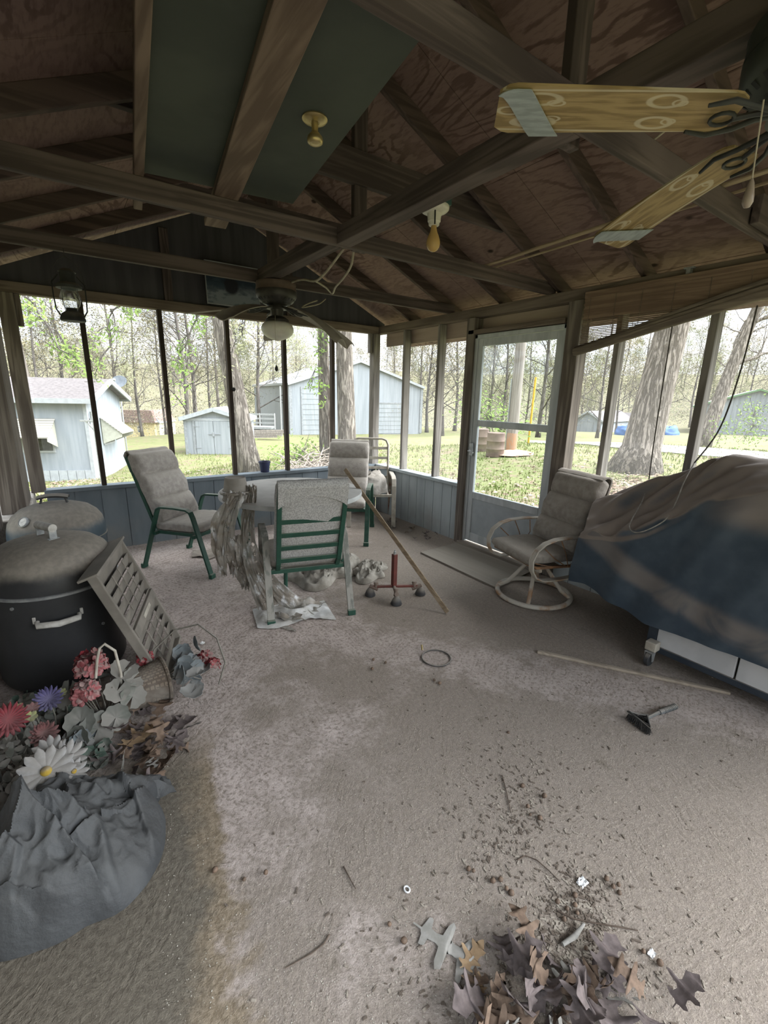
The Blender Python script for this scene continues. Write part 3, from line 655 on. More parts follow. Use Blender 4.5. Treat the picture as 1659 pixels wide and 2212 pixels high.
# body handle
dF = V((CAM.x-SF[0]-.10, CAM.y-SF[1], 0)).normalized(); sF = V((-dF.y, dF.x, 0))*-1
def onf(s, z, o=0.):
    a = math.atan2(dF.y, dF.x)+s/rF; return V((math.cos(a), math.sin(a), 0))*(rF+o)+V((0, 0, z))
for s in (-.088, .088): mb = MB(); mb.beam(onf(s, .425, .004), onf(s*1.16, .425, .004), .008, .034); mb.build('handle_plate', M_HAND, body, bev=.003)
mb = MB(); mb.tube([onf(-.082, .418, .01), onf(-.074, .41, .035), onf(0, .408, .045), onf(.074, .41, .035), onf(.082, .418, .01)], [.011, .015, .016, .015, .011], 10); mb.build('body_handle', M_HAND, body, sm=60)
for s, z in ((.19, .49), (.19, .31), (-.18, .49)):
    mb = MB(); mb.tube([onf(s, z, -.002), onf(s, z, .006)], .008, 10); mb.build('rivet', M_GALV, body, sm=40)
SR = (-3.432, -1.385); rR = .262
t_, body, lid = smoker('smoker', 'blue-grey drum smoker with a round lid gauge, behind the black one', SR, rR, .575, .79, M_SMK2, False)
M_ = Matrix.Rotation(R(-12), 4, 'Z')
for s in (-1, 1): mb = MB(); mb.bar([M_ @ V((s*.075, 0, .765)), M_ @ V((s*.068, 0, .80)), M_ @ V((s*.06, 0, .832))], .028, .008, M_ @ V((0, 1, 0))); mb.build('handle_bracket', M_DARKP, lid)
mb = MB(); mb.grid(9, 7, lambda u, v: M_ @ V(((u-.5)*.17, (v-.5)*.062, .836+.012*(1-(2*u-1)**2)-.012*(2*v-1)**2)), thick=.014); mb.build('handle_grip', M_DARKP, lid, sm=50)
g = V((-.62, -.60, .52)).normalized(); p = V((-.152, -.165, .715))
F = frame(p, g.cross(V((0, 0, 1))), g)
mb = MB(); mb.lathe([(.030, -.012), (.033, .0), (.033, .012), (.027, .016), (.026, .012), (0, .012)], 24, F); ga = mb.build('gauge', M_GALV, lid, sm=40)
mb = MB(); mb.lathe([(.0255, .0125), (0, .0126)], 24, F); mb.build('gauge_face', mat('gauge_face', (.62,.61,.57), (.5,.49,.46), 60., rough=.4), ga)
mb = MB(); mb.prism([(-.002, -.002), (.016, .008), (.0165, .0085), (.002, .002)], .0128, .0132, F); mb.build('needle', M_DARKP, ga)
# ---------------------------------------------------------------- things under the roof
M_DOORG = mat('dark_green_door', (.058,.066,.052), (.043,.050,.040), 3., detail=5, rough=.75, bump=.1)
M_BRASS = mat('old_brass', (.50,.40,.20), (.34,.26,.12), 12., metal=.75, rough=.38)
M_BLACK = mat('black_iron', (.018,.018,.018), (.028,.028,.027), 20., rough=.6, dust=.3)
M_CORD = mat('cream_cable', (.36,.32,.25), (.27,.235,.18), 20., rough=.7)
M_PORC = mat('porcelain', (.56,.53,.46), (.46,.43,.37), 18., rough=.4, dust=.3)
# stored door on planks
def plank2(label, f, b, w, h, z):
    plank('plank', label, (f[0], f[1], z+h/2), (b[0], b[1], z+h/2), w, h, W_PLANK, 'plank')
zt = ZT+.0895
plank2('narrow plank under the stored green door', (-2.865, -2.0), (-3.13, -4.25), .04, .038, zt)
plank2('wide plank under the stored green door', (-2.475, -1.99), (-2.83, -4.3), .115, .038, zt)
dz = zt+.039
t_ = thing('stored_door', 'old dark green door stored flat on planks under the roof', 'door', (-2.70, -3.41, dz), R(-8.2))
mb = MB(); mb.box((-.345, -1.02, 0), (.345, 1.0, .04)); slab = mb.build('door_slab', M_DOORG, t_, bev=.003)
mb = MB(); mb.box((-.345, 1.0005, .002), (.345, 1.004, .038)); mb.build('edge_strip', mat('door_edge', (.11,.125,.105), (.09,.10,.085), 9.), t_)
Mk = Matrix.Translation((.207, .232, 0)) @ Matrix.Rotation(R(180), 4, 'X')
mb = MB(); mb.lathe([(.044, 0), (.045, .004), (.040, .009), (.030, .011), (.018, .013), (.016, .011)], 28, Mk); kn = mb.build('knob_rose', M_BRASS, slab, sm=45)
kn.parent = t_
mb = MB(); mb.lathe([(.0125, .006), (.0115, .04), (.017, .046), (.026, .056), (.0285, .066), (.0265, .074), (.020, .078), (.017, .0765), (.012, .0785), (0, .079)], 28, Mk); mb.build('door_knob', M_BRASS, kn, sm=50)
# bare bulb on its box
t_ = thing('bulb_fixture', 'bare amber bulb in a white socket on a green box', 'lamp', (-1.79, -3.085, 2.347))
mb = MB(); mb.box((-.058, -.055, 0), (.055, .055, .10)); mb.build('junction_box', mat('green_box', (.03,.065,.055), (.024,.052,.044), 9., rough=.5), t_, bev=.003)
Md = Matrix.Rotation(R(180), 4, 'X')
mb = MB(); mb.lathe([(.066, .0), (.0675, .006), (.066, .014), (.058, .022), (.034, .030), (.031, .045), (.030, .062), (.026, .066), (.024, .078), (.021, .08)], 32, Md); so = mb.build('lamp_holder', M_PORC, t_, sm=40)
mb = MB(); mb.tube([(-.022, -.03, -.02), (-.026, -.036, -.05), (-.024, -.034, -.085)], .0035, 6); mb.build('pull_switch', M_BLACK, so, sm=60)
m_, t = newmat('amber_bulb'); t.finish((.62,.40,.16), .15, 0., None, .5, {'Transmission Weight': .35, 'IOR': 1.3}); M_BULB = m_
mb = MB(); mb.lathe([(.013, .078), (.0135, .09), (.017, .105), (.026, .124), (.0315, .142), (.0325, .154), (.030, .168), (.022, .180), (.011, .187), (0, .189)], 24, Md); mb.build('bulb', M_BULB, t_, sm=180)
# ceiling fans
M_FANB = mat('bronze_fan_body', (.052,.046,.042), (.036,.032,.030), 18., rough=.45, dust=.0, metal=.3)
M_FANT = mat('brown_fan_top', (.115,.08,.065), (.085,.06,.05), 18., rough=.5)
M_FANG = mat('green_bronze_fan', (.030,.034,.028), (.042,.046,.036), 14., rough=.5, metal=.2)
M_BLG = mat('grey_fan_blade', (.30,.275,.24), (.235,.21,.185), 10., rough=.8, dust=.2)
M_GLOB, t = newmat('milk_glass'); t.finish(t.mix(t.ss(t.noise(t.oco(), 9., 4), .35, .7), (.60,.585,.54), (.50,.48,.43)), .35, 0., None, .5, {'Subsurface Weight': .15})
m_, t = newmat('oak_blade_with_stencil'); v = t.oco(False)
g = t.noise(t.map(v, (3., 40., 40.)), 3., 5, .65); w_ = t.math('SINE', t.math('MULTIPLY', t.noise(t.map(v, (2.4, 14., 1.)), 1., 2), 40.))
c_ = t.mix(t.ss(t.math('ADD', g, t.math('MULTIPLY', w_, .12)), .35, .65), (.31,.225,.11), (.20,.14,.065))
sx, sy = t.n('ShaderNodeSeparateXYZ', {0: v}, out=0), t.n('ShaderNodeSeparateXYZ', {0: v}, out=1)
mk = None
for cx, cy, rx, ry in ((.165, .03, .040, .018), (.135, .026, .016, .009), (.165, -.03, .040, .018), (.135, -.026, .016, .009), (.44, .032, .050, .017), (.475, .034, .02, .010), (.44, -.032, .050, .017), (.475, -.034, .02, .010), (.50, 0., .03, .012), (.40, .022, .02, .008), (.40, -.022, .02, .008)):
    d_ = t.math('SQRT', t.math('ADD', t.math('POWER', t.math('DIVIDE', t.math('SUBTRACT', sx, cx), rx), 2.), t.math('POWER', t.math('DIVIDE', t.math('SUBTRACT', sy, cy), ry), 2.)))
    k_ = t.ss(t.math('ABSOLUTE', t.math('SUBTRACT', d_, .9)), .10, .24, 1., 0.)
    mk = k_ if mk is None else t.math('MAXIMUM', mk, k_)
ed = t.ss(t.math('ABSOLUTE', t.math('SUBTRACT', t.math('ABSOLUTE', sy), .056)), .0015, .0035, 1., 0.)
c_ = t.mix(t.math('MULTIPLY', t.math('MAXIMUM', mk, ed), .6), c_, (.50,.45,.34))
t.finish(c_, .45, 0., None, .3); M_OAK = m_
M_TAPE = mat('grey_duct_tape', (.30,.33,.34), (.22,.245,.25), 18., rough=.5, stretch=(1,5,1))
def blade_fn(L, w0, w1, droop, twist, curl):
    def fn(u, v):
        # v along, u across
        x = v*L; e = min(1, v/.05, (1-v)/.06); w = lerp(w0, w1, v)*(.72+.28*math.sqrt(max(0, e)))
        y = (u-.5)*w
        z = -droop*v*v + y*math.tan(twist) + curl*(abs(2*u-1)**2)*v
        return (x, y, z)
    return fn
def ceiling_fan(name, label, c, base, mats, droops, tape=False, light=True, skip=()):
    t_ = thing(name, label, 'fan', c)
    ztop = ZT-.001-c[2]
    body, top, bl = mats
    mb = MB(); mb.lathe([(.128, ztop), (.146, ztop-.006), (.15, ztop-.018), (.147, ztop-.03), (.15, ztop-.05), (.152, ztop-.062)], 40); mb.build('canopy', top, t_, sm=40)
    mb = MB(); mb.lathe([(.15, ztop-.062), (.152, ztop-.07), (.151, ztop-.10), (.143, ztop-.118), (.12, ztop-.142), (.09, ztop-.158), (.06, ztop-.165), (.055, ztop-.175)], 40); mt = mb.build('motor_housing', body, t_, sm=45)
    for k in range(26):
        a = 2*math.pi*k/26; r0, r1 = .141, .100; z0, z1 = ztop-.1215, ztop-.1525
        mb = MB(); mb.beam((r0*math.cos(a), r0*math.sin(a), z0), (r1*math.cos(a), r1*math.sin(a), z1), .011, .004, (math.cos(a)*.5, math.sin(a)*.5, 1)); mb.build('vent_slot', M_BLACK, mt)
    zb = ztop-.18
    mb = MB(); mb.lathe([(.055, ztop-.17), (.085, ztop-.176), (.088, zb-.005), (.05, zb-.012), (.045, zb-.06)], 30); mb.build('hub', body, t_, sm=40)
    for k in range(5):
        if k in skip: continue
        a = base+R(72*k); pitch, dr = R(11), droops[k]
        M_ = Matrix.Rotation(a, 4, 'Z') @ Matrix.Translation((.075, 0, zb)) @ Matrix.Rotation(R(dr[0]), 4, 'Y')
        be = bpy.data.objects.new('fan_blade', None)
        mb = MB(); mb.grid(11, 30, blade_fn(.53, .105, .138, dr[1], R(10) if tape else R(-9), dr[2]), thick=.006)
        bo = mb.build('fan_blade', bl, t_, sm=40); bo.matrix_basis = M_ @ Matrix.Translation((.085, 0, -.004))
        # openwork iron bracket
        mb = MB()
        for s in (-1, 1): mb.tube([(-.085, s*.010, .004), (-.05, s*.020, .0), (-.015, s*.043, -.008), (.035, s*.058, -.010+s*.004), (.085, s*.050, -.012)], [.008, .007, .006, .006, .004], 6)
        mb.tube([(.045, .03*math.cos(q/12*6.283), -.010+.0) if False else (.030+.024*math.cos(q/12*6.283), .024*math.sin(q/12*6.283), -.011) for q in range(12)], .004, 6, closed=True)
        mb.tube([(-.085, 0, .004), (-.04, 0, 0), (.008, 0, -.010)], .006, 6)
        mb.build('blade_iron', M_BLACK, bo, sm=60)
        if tape:
            fn = blade_fn(.53, .105, .138, dr[1], R(10) if tape else R(-9), dr[2])
            def tp(u, v):
                vv = .79+.13*v+(u-.5)*.17; p = fn(min(1, max(0, (u-.5)*1.03+.5)), vv); return (p[0], p[1], p[2]-.008)
            mb = MB(); mb.grid(9, 8, tp, thick=.002); mb.build('tape', M_TAPE, bo, sm=40)
    if light:
        mb = MB(); mb.lathe([(.045, zb-.058), (.062, zb-.064), (.088, zb-.085), (.09, zb-.10), (.07, zb-.104)], 30); lk = mb.build('light_fitter', body, t_, sm=40)
        mb = MB(); mb.lathe([(.086, zb-.10), (.112, zb-.118), (.122, zb-.14), (.121, zb-.165), (.108, zb-.192), (.08, zb-.212), (.045, zb-.226), (.012, zb-.236), (0, zb-.237)], 32); mb.build('glass_globe', M_GLOB, t_, sm=180)
        mb = MB(); mb.tube([(-.06, -.11, zb-.07), (-.068, -.118, zb-.16), (-.068, -.118, zb-.42)], .0012, 5); pc = mb.build('pull_chain', M_CORD, t_)
        mb = MB(); mb.lathe([(0, 0), (.010, -.018), (.0125, -.032), (.008, -.046), (0, -.05)], 12, Matrix.Translation((-.068, -.118, zb-.42))); mb.build('chain_weight', M_BLACK, pc, sm=60)
    return t_
D1 = [(6, .11, -.01), (9, .13, -.02), (5, .10, .01), (7, .12, .02), (8, .20, -.05)]
ceiling_fan('ceiling_fan', 'far dark ceiling fan with white glass globe and drooping blades', (-1.87, -1.37, 2.12), R(1), (M_FANB, M_FANT, M_BLG), [(8, .12, -.03), (6, .10, .0), (3, .02, .0), (8, .10, .02), (9, .16, -.04)])
FC = (-1.88, -4.47, 2.18)
t2 = ceiling_fan('ceiling_fan', 'near ceiling fan with taped oak blades and scroll stencils, top corner', FC, R(-6), (M_FANG, M_FANG, M_OAK), [(2, .02, 0), (3.5, .03, 0), (-3, .0, 0), (2, .02, 0), (2, .02, 0)], tape=True, light=False)
p0 = at(1650, 215, 'z', 2.08); p1 = at(1613, 425, 'z', 1.93)
mb = MB(); q = at(1625, 385, 'z', 1.96); mb.tube([p0, p0.lerp(q, .5), q], .0016, 5); o = mb.build('pull_cord', M_CORD, t2, world=True)
mb = MB(); mb.lathe([(.002, 0), (.006, -.01), (.010, -.034), (.0105, -.045), (.006, -.054), (0, -.056)], 12, Matrix.Translation(q)); mb.build('pull_pendant', mat('clear_pendant', (.25,.2,.17), (.2,.16,.13), 20., rough=.3), t2, world=True, sm=60)
# lantern
LX, LY = -3.185, -1.295
t_ = thing('hurricane_lantern', 'black hurricane lantern hanging before the screen windows', 'lantern', (LX, LY, 1.905)); t_.scale = (.80, .80, .92)
mb = MB(); mb.lathe([(.080, 0), (.086, .006), (.084, .02), (.072, .045), (.052, .058), (.040, .062), (.036, .078), (.044, .082)], 28); mb.build('fuel_tank', M_BLACK, t_, sm=40)
m_, t = newmat('lantern_glass'); t.n('ShaderNodeOutputMaterial', {0: t.n('ShaderNodeMixShader', {0: .22, 1: t.n('ShaderNodeBsdfTransparent', {0: (.9,.92,.92,1)}), 2: t.n('ShaderNodeBsdfGlossy', {0: (.8,.8,.8,1), 1: .15})})}); M_LGL = m_
mb = MB(); mb.lathe([(.040, .082), (.058, .10), (.069, .125), (.070, .15), (.058, .182), (.047, .20)], 26); mb.build('glass_globe', M_LGL, t_, sm=180)
mb = MB(); mb.lathe([(.05, .20), (.086, .205), (.088, .222), (.056, .24), (.050, .262), (.052, .30), (.060, .305), (.03, .325), (.0, .33)], 28); mb.build('chimney_hood', M_BLACK, t_, sm=40)
for s in (-1, 1):
    mb = MB(); mb.tube([(s*.074, 0, .03), (s*.10, 0, .07), (s*.105, 0, .15), (s*.105, 0, .235), (s*.06, 0, .285)], .0055, 6); mb.build('side_tube', M_BLACK, t_, sm=60)
for a in (50, 130, 230, 310):
    mb = MB(); mb.tube([(.06*math.cos(R(a)), .06*math.sin(R(a)), .06), (.078*math.cos(R(a)), .078*math.sin(R(a)), .12), (.078*math.cos(R(a)), .078*math.sin(R(a)), .205)], .002, 5); mb.build('guard_wire', M_BLACK, t_)
mb = MB(); mb.tube([(-.105, 0, .22), (-.10, .0, .30), (-.05, 0, .375), (0, 0, .402), (.05, 0, .375), (.10, 0, .30), (.105, 0, .22)], .0022, 5); mb.build('bail', M_BLACK, t_)
mb = MB(); mb.tube([(0, 0, .396), (0, .01, .41), (0, .03, .43), (0, .035, .455)], .003, 5); mb.build('hook', M_BLACK, t_)
# picture
t_ = thing('framed_picture', 'dark blue framed picture leaning on the gable above the windows', 'picture', (-1.775, -.012, 2.315))
Mp = Matrix.Rotation(R(-4), 4, 'X') @ Matrix.Translation((0, -.055, 0))
mb = MB(); w2, h2, b_ = .262, .385, .007
for lo, hi in (((-w2, -.012, 0), (-w2+b_, .008, h2)), ((w2-b_, -.012, 0), (w2, .008, h2)), ((-w2, -.012, 0), (w2, .008, b_)), ((-w2, -.012, h2-b_), (w2, .008, h2))): mb.box(lo, hi, Mp)
mb.build('picture_frame', mat('thin_frame', (.30,.31,.32), (.22,.23,.24), 9.), t_)
m_, t = newmat('winter_print'); v = t.oco(False); px_ = t.n('ShaderNodeSeparateXYZ', {0: v}, out=0); pz_ = t.n('ShaderNodeSeparateXYZ', {0: v}, out=2); n_ = t.noise(t.map(v, (1, 1, 2.)), 9., 5)
c_ = t.mix(t.ss(t.math('ADD', pz_, t.math('MULTIPLY', n_, .16)), .18, .30), (.21,.235,.265), (.025,.04,.06))
c_ = t.mix(t.ss(n_, .5, .62, 0., .6), c_, (.045,.07,.095))
dd_ = t.n('ShaderNodeVectorMath', {0: t.map(v, (1., 0., .9)), 1: (-.02, 0., .17)}, out=1, operation='DISTANCE')
c_ = t.mix(t.ss(t.math('ADD', dd_, t.math('MULTIPLY', n_, .06)), .085, .115, 1., 0.), c_, (.02,.022,.03)); t.finish(c_, .5, 0., None, .3)
mb = MB(); mb.box((-w2+b_, -.006, b_), (w2-b_, .0, h2-b_), Mp); mb.build('print', m_, t_)
# loose cables between the tie beams
def cable(label, pts, r=.0075):
    ps = [at(*p) for p in pts]
    # smooth through the points
    out = []
    for i in range(len(ps)-1):
        p0, p1, p2, p3 = ps[max(i-1, 0)], ps[i], ps[i+1], ps[min(i+2, len(ps)-1)]
        for k in range(6):
            s = k/6; out.append(.5*((2*p1)+(p2-p0)*s+(2*p0-5*p1+4*p2-p3)*s*s+(3*p1-p0-3*p2+p3)*s**3))
    out.append(ps[-1]); mb = MB(); mb.tube(out, r, 7); o = mb.build('electric_cable', M_CORD, sm=60); return tag(o, label, 'cable')
cable('cream cable drooping from the mid-roof crossing towards the globe fan', [(743, 536, 'y', -2.33), (722, 565, 'y', -2.2), (700, 592, 'y', -2.05), (681, 607, 'y', -1.9), (655, 604, 'y', -1.7), (630, 610, 'y', -1.5), (618, 620, 'y', -1.37)])
cable('cream cable hanging in a loop right of the globe fan', [(764, 540, 'y', -2.3), (758, 575, 'y', -2.2), (742, 600, 'y', -2.0), (725, 620, 'y', -1.7), (718, 634, 'y', -1.31), (705, 622, 'y', -1.45), (690, 612, 'y', -1.6), (681, 607, 'y', -1.75)])
cable('short cream cable loop under the nearest-gable tie beam', [(703, 646, 'y', -1.22), (690, 656, 'y', -1.3), (672, 661, 'y', -1.3), (652, 664, 'y', -1.3), (665, 656, 'y', -1.26), (685, 649, 'y', -1.22)], .005)
cable('brown cable curling down beside the taped fan blade', [(1318, 258, 'y', -3.66), (1332, 285, 'y', -3.7), (1350, 308, 'y', -3.72), (1368, 320, 'y', -3.74), (1400, 310, 'y', -3.8), (1440, 280, 'y', -3.84), (1485, 240, 'y', -3.88)], .004)
# ---------------------------------------------------------------- bamboo blind
W_BAM = wood('bamboo_slats', (.235,.165,.115), (.155,.105,.075), 'y', gs=40., bump=.1)
W_BAM2 = wood('bamboo_folds', (.20,.165,.13), (.13,.105,.085), 'y', gs=40., bump=.1)
t_ = thing('bamboo_blind', 'brown bamboo roll blind hanging crooked over the openings right of the door', 'blind', (-.05, -3.7, 2.23))
YA, YE = -2.785, -5.6
def zbot(y): return interp([(-5.6, 2.13), (-3.9, 2.10), (-3.4, 1.995), (-2.78, 1.86)], y)
mb = MB(); z = 2.222; k = 0
while z > 1.87:
    ye = YE
    if z-.012 < zbot(YE):
        lo_, hi_ = YE, YA
        for _ in range(30):
            md = (lo_+hi_)/2
            if zbot(md) < z-.012: hi_ = md
            else: lo_ = md
        ye = hi_
    if ye < YA-.03: mb.box((-.053, ye, z-(.0088 if z > 2.085 else .0058)), (-.049, YA+.004*math.sin(k*1.7), z))
    z -= .0112 if z < 2.085 else .0089; k += 1
mb.build('slat_sheet', W_BAM, t_, world=True)
for yy in (-2.83, -3.02, -3.2, -3.4, -3.6, -3.8, -4.1, -4.5):
    mb = MB(); mb.tube([(-.055, yy, 2.225), (-.055, yy, zbot(yy)+.02)], .0015, 5); mb.build('stitch_cord', W_BAM2, t_, world=True)
for k, (dx, dz, r) in enumerate(((-.075, 0, .030), (-.088, .022, .020), (-.07, .045, .022), (-.084, .058, .014))):
    def fold(u, v, dx=dx, dz=dz, r=r, k=k):
        y = lerp(YA+.02, YE, v); a = 2*math.pi*u
        g = lerp(1, .8, v); rr = r*(1+.12*math.sin(a*5+k))
        return (dx-.0+rr*math.cos(a), y, zbot(y)-.008+dz*sstep(-.12, .42, v)+rr*math.sin(a)*1.1)
    mb = MB(); mb.grid(20, 50, fold, cu=True); mb.f += [tuple(range(20)), tuple(980+q for q in range(19, -1, -1))]; mb.build('fold', W_BAM2, t_, world=True, sm=60)
mb = MB(); mb.box((-.062, YE, 2.222), (-.035, YA, 2.262)); mb.build('head_rail', W_BAM, t_, world=True, bev=.003)
def cords(label, pts, r=.0035, m=M_BLACK):
    ps = [at(*p) if isinstance(p[2], str) else V(p) for p in pts]; out = []
    for i in range(len(ps)-1):
        p0, p1, p2, p3 = ps[max(i-1, 0)], ps[i], ps[i+1], ps[min(i+2, len(ps)-1)]
        for k in range(8):
            s = k/8; out.append(.5*((2*p1)+(p2-p0)*s+(2*p0-5*p1+4*p2-p3)*s*s+(3*p1-p0-3*p2+p3)*s**3))
    out.append(ps[-1]); mb = MB(); mb.tube(out, r, 6); o = mb.build('blind_cord', m, sm=60); return tag(o, label, 'cord')
M_CRD = mat('grey_cord', (.30,.28,.255), (.20,.19,.17), 40., rough=.9)
M_CRDD = mat('dark_cord', (.05,.045,.04), (.08,.07,.06), 40., rough=.9)
cords('dark blind cord hanging straight down in front of the oak trunk', [(1452, 705, 'x', -.10), (1432, 830, 'x', -.12), (1412, 960, 'x', -.18), (1402, 1035, 'x', -.24)], .004, M_CRDD)
cords('grey cord loop lying on the grill cover under the straight cord', [(1402, 1036, 'x', -.24), (1388, 1080, 'x', -.45), (1365, 1122, 'x', -.60), (1360, 1140, 'x', -.655), (1372, 1150, 'x', -.68), (1400, 1144, 'x', -.69), (1440, 1120, 'x', -.64), (1462, 1080, 'x', -.56), (1478, 1040, 'x', -.50), (1500, 1000, 'x', -.36)], .0035, M_CRD)
cords('dark double blind cord slanting down past the right hand stud', [(1636, 660, 'x', -.11), (1600, 800, 'x', -.14), (1555, 925, 'x', -.2), (1500, 1000, 'x', -.36)], .0045, M_CRDD)
mb = MB(); p = at(1490, 590, 'x', -.012); mb.box((p.x-.03, p.y-.012, p.z-.01), (p.x+.01, p.y+.012, p.z+.03)); mb.box((p.x-.028, p.y-.03, p.z+.024), (p.x+.008, p.y+.03, p.z+.032)); o = mb.build('cord_bracket', M_GALV, bev=.002); tag(o, 'small metal cord bracket screwed to the plate above the blind', 'bracket')
mb = MB(); p = at(504, 841, 'y', -.014); mb.lathe([(.020, 0), (.022, .008), (.015, .016), (0, .018)], 20, Matrix.Translation(p) @ Matrix.Rotation(R(90), 4, 'X')); o = mb.build('mullion_knob', M_BLACK, sm=40); tag(o, 'round black knob halfway up the mullion before the leaning trunk', 'knob')
# ---------------------------------------------------------------- things on the floor and table
# blue pot on the sill
t_ = thing('plant_pot', 'dark blue plastic pot standing on the front sill', 'pot', (-1.505, .032, ZS))
M_BLUE = mat('blue_plastic', (.045,.055,.115), (.035,.042,.09), 9., rough=.5, dust=.4)
mb = MB(); mb.lathe([(.046, 0), (.048, .004), (.062, .105), (.067, .107), (.068, .122), (.064, .122), (.058, .108), (.044, .01), (0, .01)], 28); mb.build('body', M_BLUE, t_, sm=40)
# upside-down bucket with torn plastic, on the table edge
bx, by = -2.335, -1.60
M_BKT = mat('dusty_bucket', (.31,.285,.25), (.24,.22,.19), 10., detail=5, rough=.95, dust=.4)
t_ = thing('bucket', 'dusty grey bucket standing upside down at the table edge', 'bucket', (bx, by, .7225))
mb = MB(); mb.lathe([(.098, 0), (.10, .01), (.094, .018), (.092, .05), (.096, .054), (.091, .06), (.074, .165), (.070, .17), (.066, .166), (0, .163)], 32); mb.build('body', M_BKT, t_, sm=40)
M_PLAS, t = newmat('torn_plastic_film'); v = t.oco(False); n1 = t.noise(v, 7., 5, .65); n2 = t.noise(t.map(v, (1,1,.35)), 26., 4)
c_ = t.mix(t.ss(n1, .38, .62), (.42,.40,.36), (.26,.225,.185)); c_ = t.mix(t.ss(n2, .55, .68), c_, (.68,.68,.68))
b_ = t.n('ShaderNodeBsdfPrincipled', {'Base Color': c_, 'Roughness': .38, 'Specular IOR Level': .5, 'Normal': t.bump(n2, .5, .01)})
tr = t.n('ShaderNodeBsdfTransparent', {0: (.9,.9,.88,1)}); t.n('ShaderNodeOutputMaterial', {0: t.n('ShaderNodeMixShader', {0: t.math('MULTIPLY', t.ss(n1, .3, .6, .42, .92), t.ss(t.noise(v, 24., 5, .7), .36, .40)), 1: tr, 2: b_})})
t_ = thing('plastic_sheet', 'torn dusty plastic sheeting hanging from the bucket down to the floor', 'plastic sheet', (bx, by, 0))
def strand(path, widths, seed, name, fold=.03, nu=26, nvv=46):
    P = [V(p) for p in path]
    def c(s):
        k = s*(len(P)-1); i = min(int(k), len(P)-2); f = k-i
        p0, p1, p2, p3 = P[max(i-1, 0)], P[i], P[i+1], P[min(i+2, len(P)-1)]
        return .5*((2*p1)+(p2-p0)*f+(2*p0-5*p1+4*p2-p3)*f*f+(3*p1-p0-3*p2+p3)*f**3)
    def fn(u, v):
        v0 = v; v = v*(1-.34*max(0, nz(u*4.3+seed, 2*seed))-.12*abs(nz(u*17, seed)))
        p = c(v); tn = (c(min(1, v+.02))-c(max(0, v-.02))).normalized()
        sd = V((.83, -.55, 0)); sd = (sd-tn*sd.dot(tn)).normalized(); nn = tn.cross(sd)
        k = v*(len(widths)-1); i = min(int(k), len(widths)-2); w = lerp(widths[i], widths[i+1], k-i)
        w *= 1+.25*nz(u*3+seed, v*6); a = (u-.5)*2
        off = fold*(math.sin(a*6+seed+6*nz(v*3, u*2, seed))*.5+1.7*nz(u*5, v*6, seed)+1.0*(1-2*abs(nz(u*9+v*5, v*12-u*4, seed))))*(.4+w*2)
        q = p+sd*(a*w/2)+nn*off+V((0, 0, .02*nz(u*9, v*9, seed+4)))
        if v > .93: q += V((0, 0, .05*nz(u*7, seed, 1)*(v-.93)/.07))
        q.z = max(q.z, .004+.004*abs(nz(u*20, v*20)))
        return q
    mb = MB(); mb.grid(nu, nvv, fn, thick=.0015); return mb.build(name, M_PLAS, t_, world=True, sm=70)
strand([(bx-.02, by-.085, .80), (bx-.06, by-.12, .73), (bx-.13, by-.13, .60), (bx-.15, by-.13, .42), (bx-.13, by-.10, .26), (bx-.12, by-.08, .17)], [.10, .13, .16, .17, .14, .09], 3.1, 'hanging_tatter', .02)
strand([(bx+.10, by-.06, .83), (bx+.08, by-.12, .76), (bx+.03, by-.17, .62), (bx+.0, by-.23, .44), (bx+.03, by-.36, .22), (bx+.10, by-.50, .05), (bx+.16, by-.62, .012), (bx+.24, by-.74, .008)], [.07, .07, .10, .11, .17, .28, .38, .44], 8.7, 'trailing_sheet', .017, 46, 80)
strand([(bx-.05, by-.14, .50), (bx-.06, by-.18, .34), (bx-.04, by-.2, .2), (bx-.03, by-.22, .10)], [.10, .12, .10, .06], 5.2, 'small_tatter')
mb = MB()
mb.tube([(bx+.105*math.cos(q/20*6.283), by+.105*math.sin(q/20*6.283), .785+.008*nz(q*.7, 1)) for q in range(20)], [.013+.006*nz(q*1.3, 4) for q in range(20)], 7, closed=True)
mb.build('twisted_collar', M_PLAS, t_, world=True, sm=70)
M_SHEET = mat('pale_plastic_film', (.60,.60,.59), (.40,.385,.355), 7., detail=6, rough=.3, bump=.4, bscale=40., spec=.5)
def flat_sheet(u, v):
    a, b = (u-.5)*.52, (v-.5)*.30*(1+.25*math.sin(u*7)); x, y = -2.17+a*.95+b*.2, -2.20-a*.30+b*.9
    return (x, y, max(.003, .006+.045*max(0, 1-2.4*abs(nz(x*5, y*5, 3.)))*(1-abs(2*u-1)**3)*(1-abs(2*v-1)**3)+.012*abs(nz(x*15, y*15, 4))))
mb = MB(); mb.grid(46, 28, flat_sheet, thick=.001); mb.build('floor_sheet', M_SHEET, t_, world=True, sm=40)
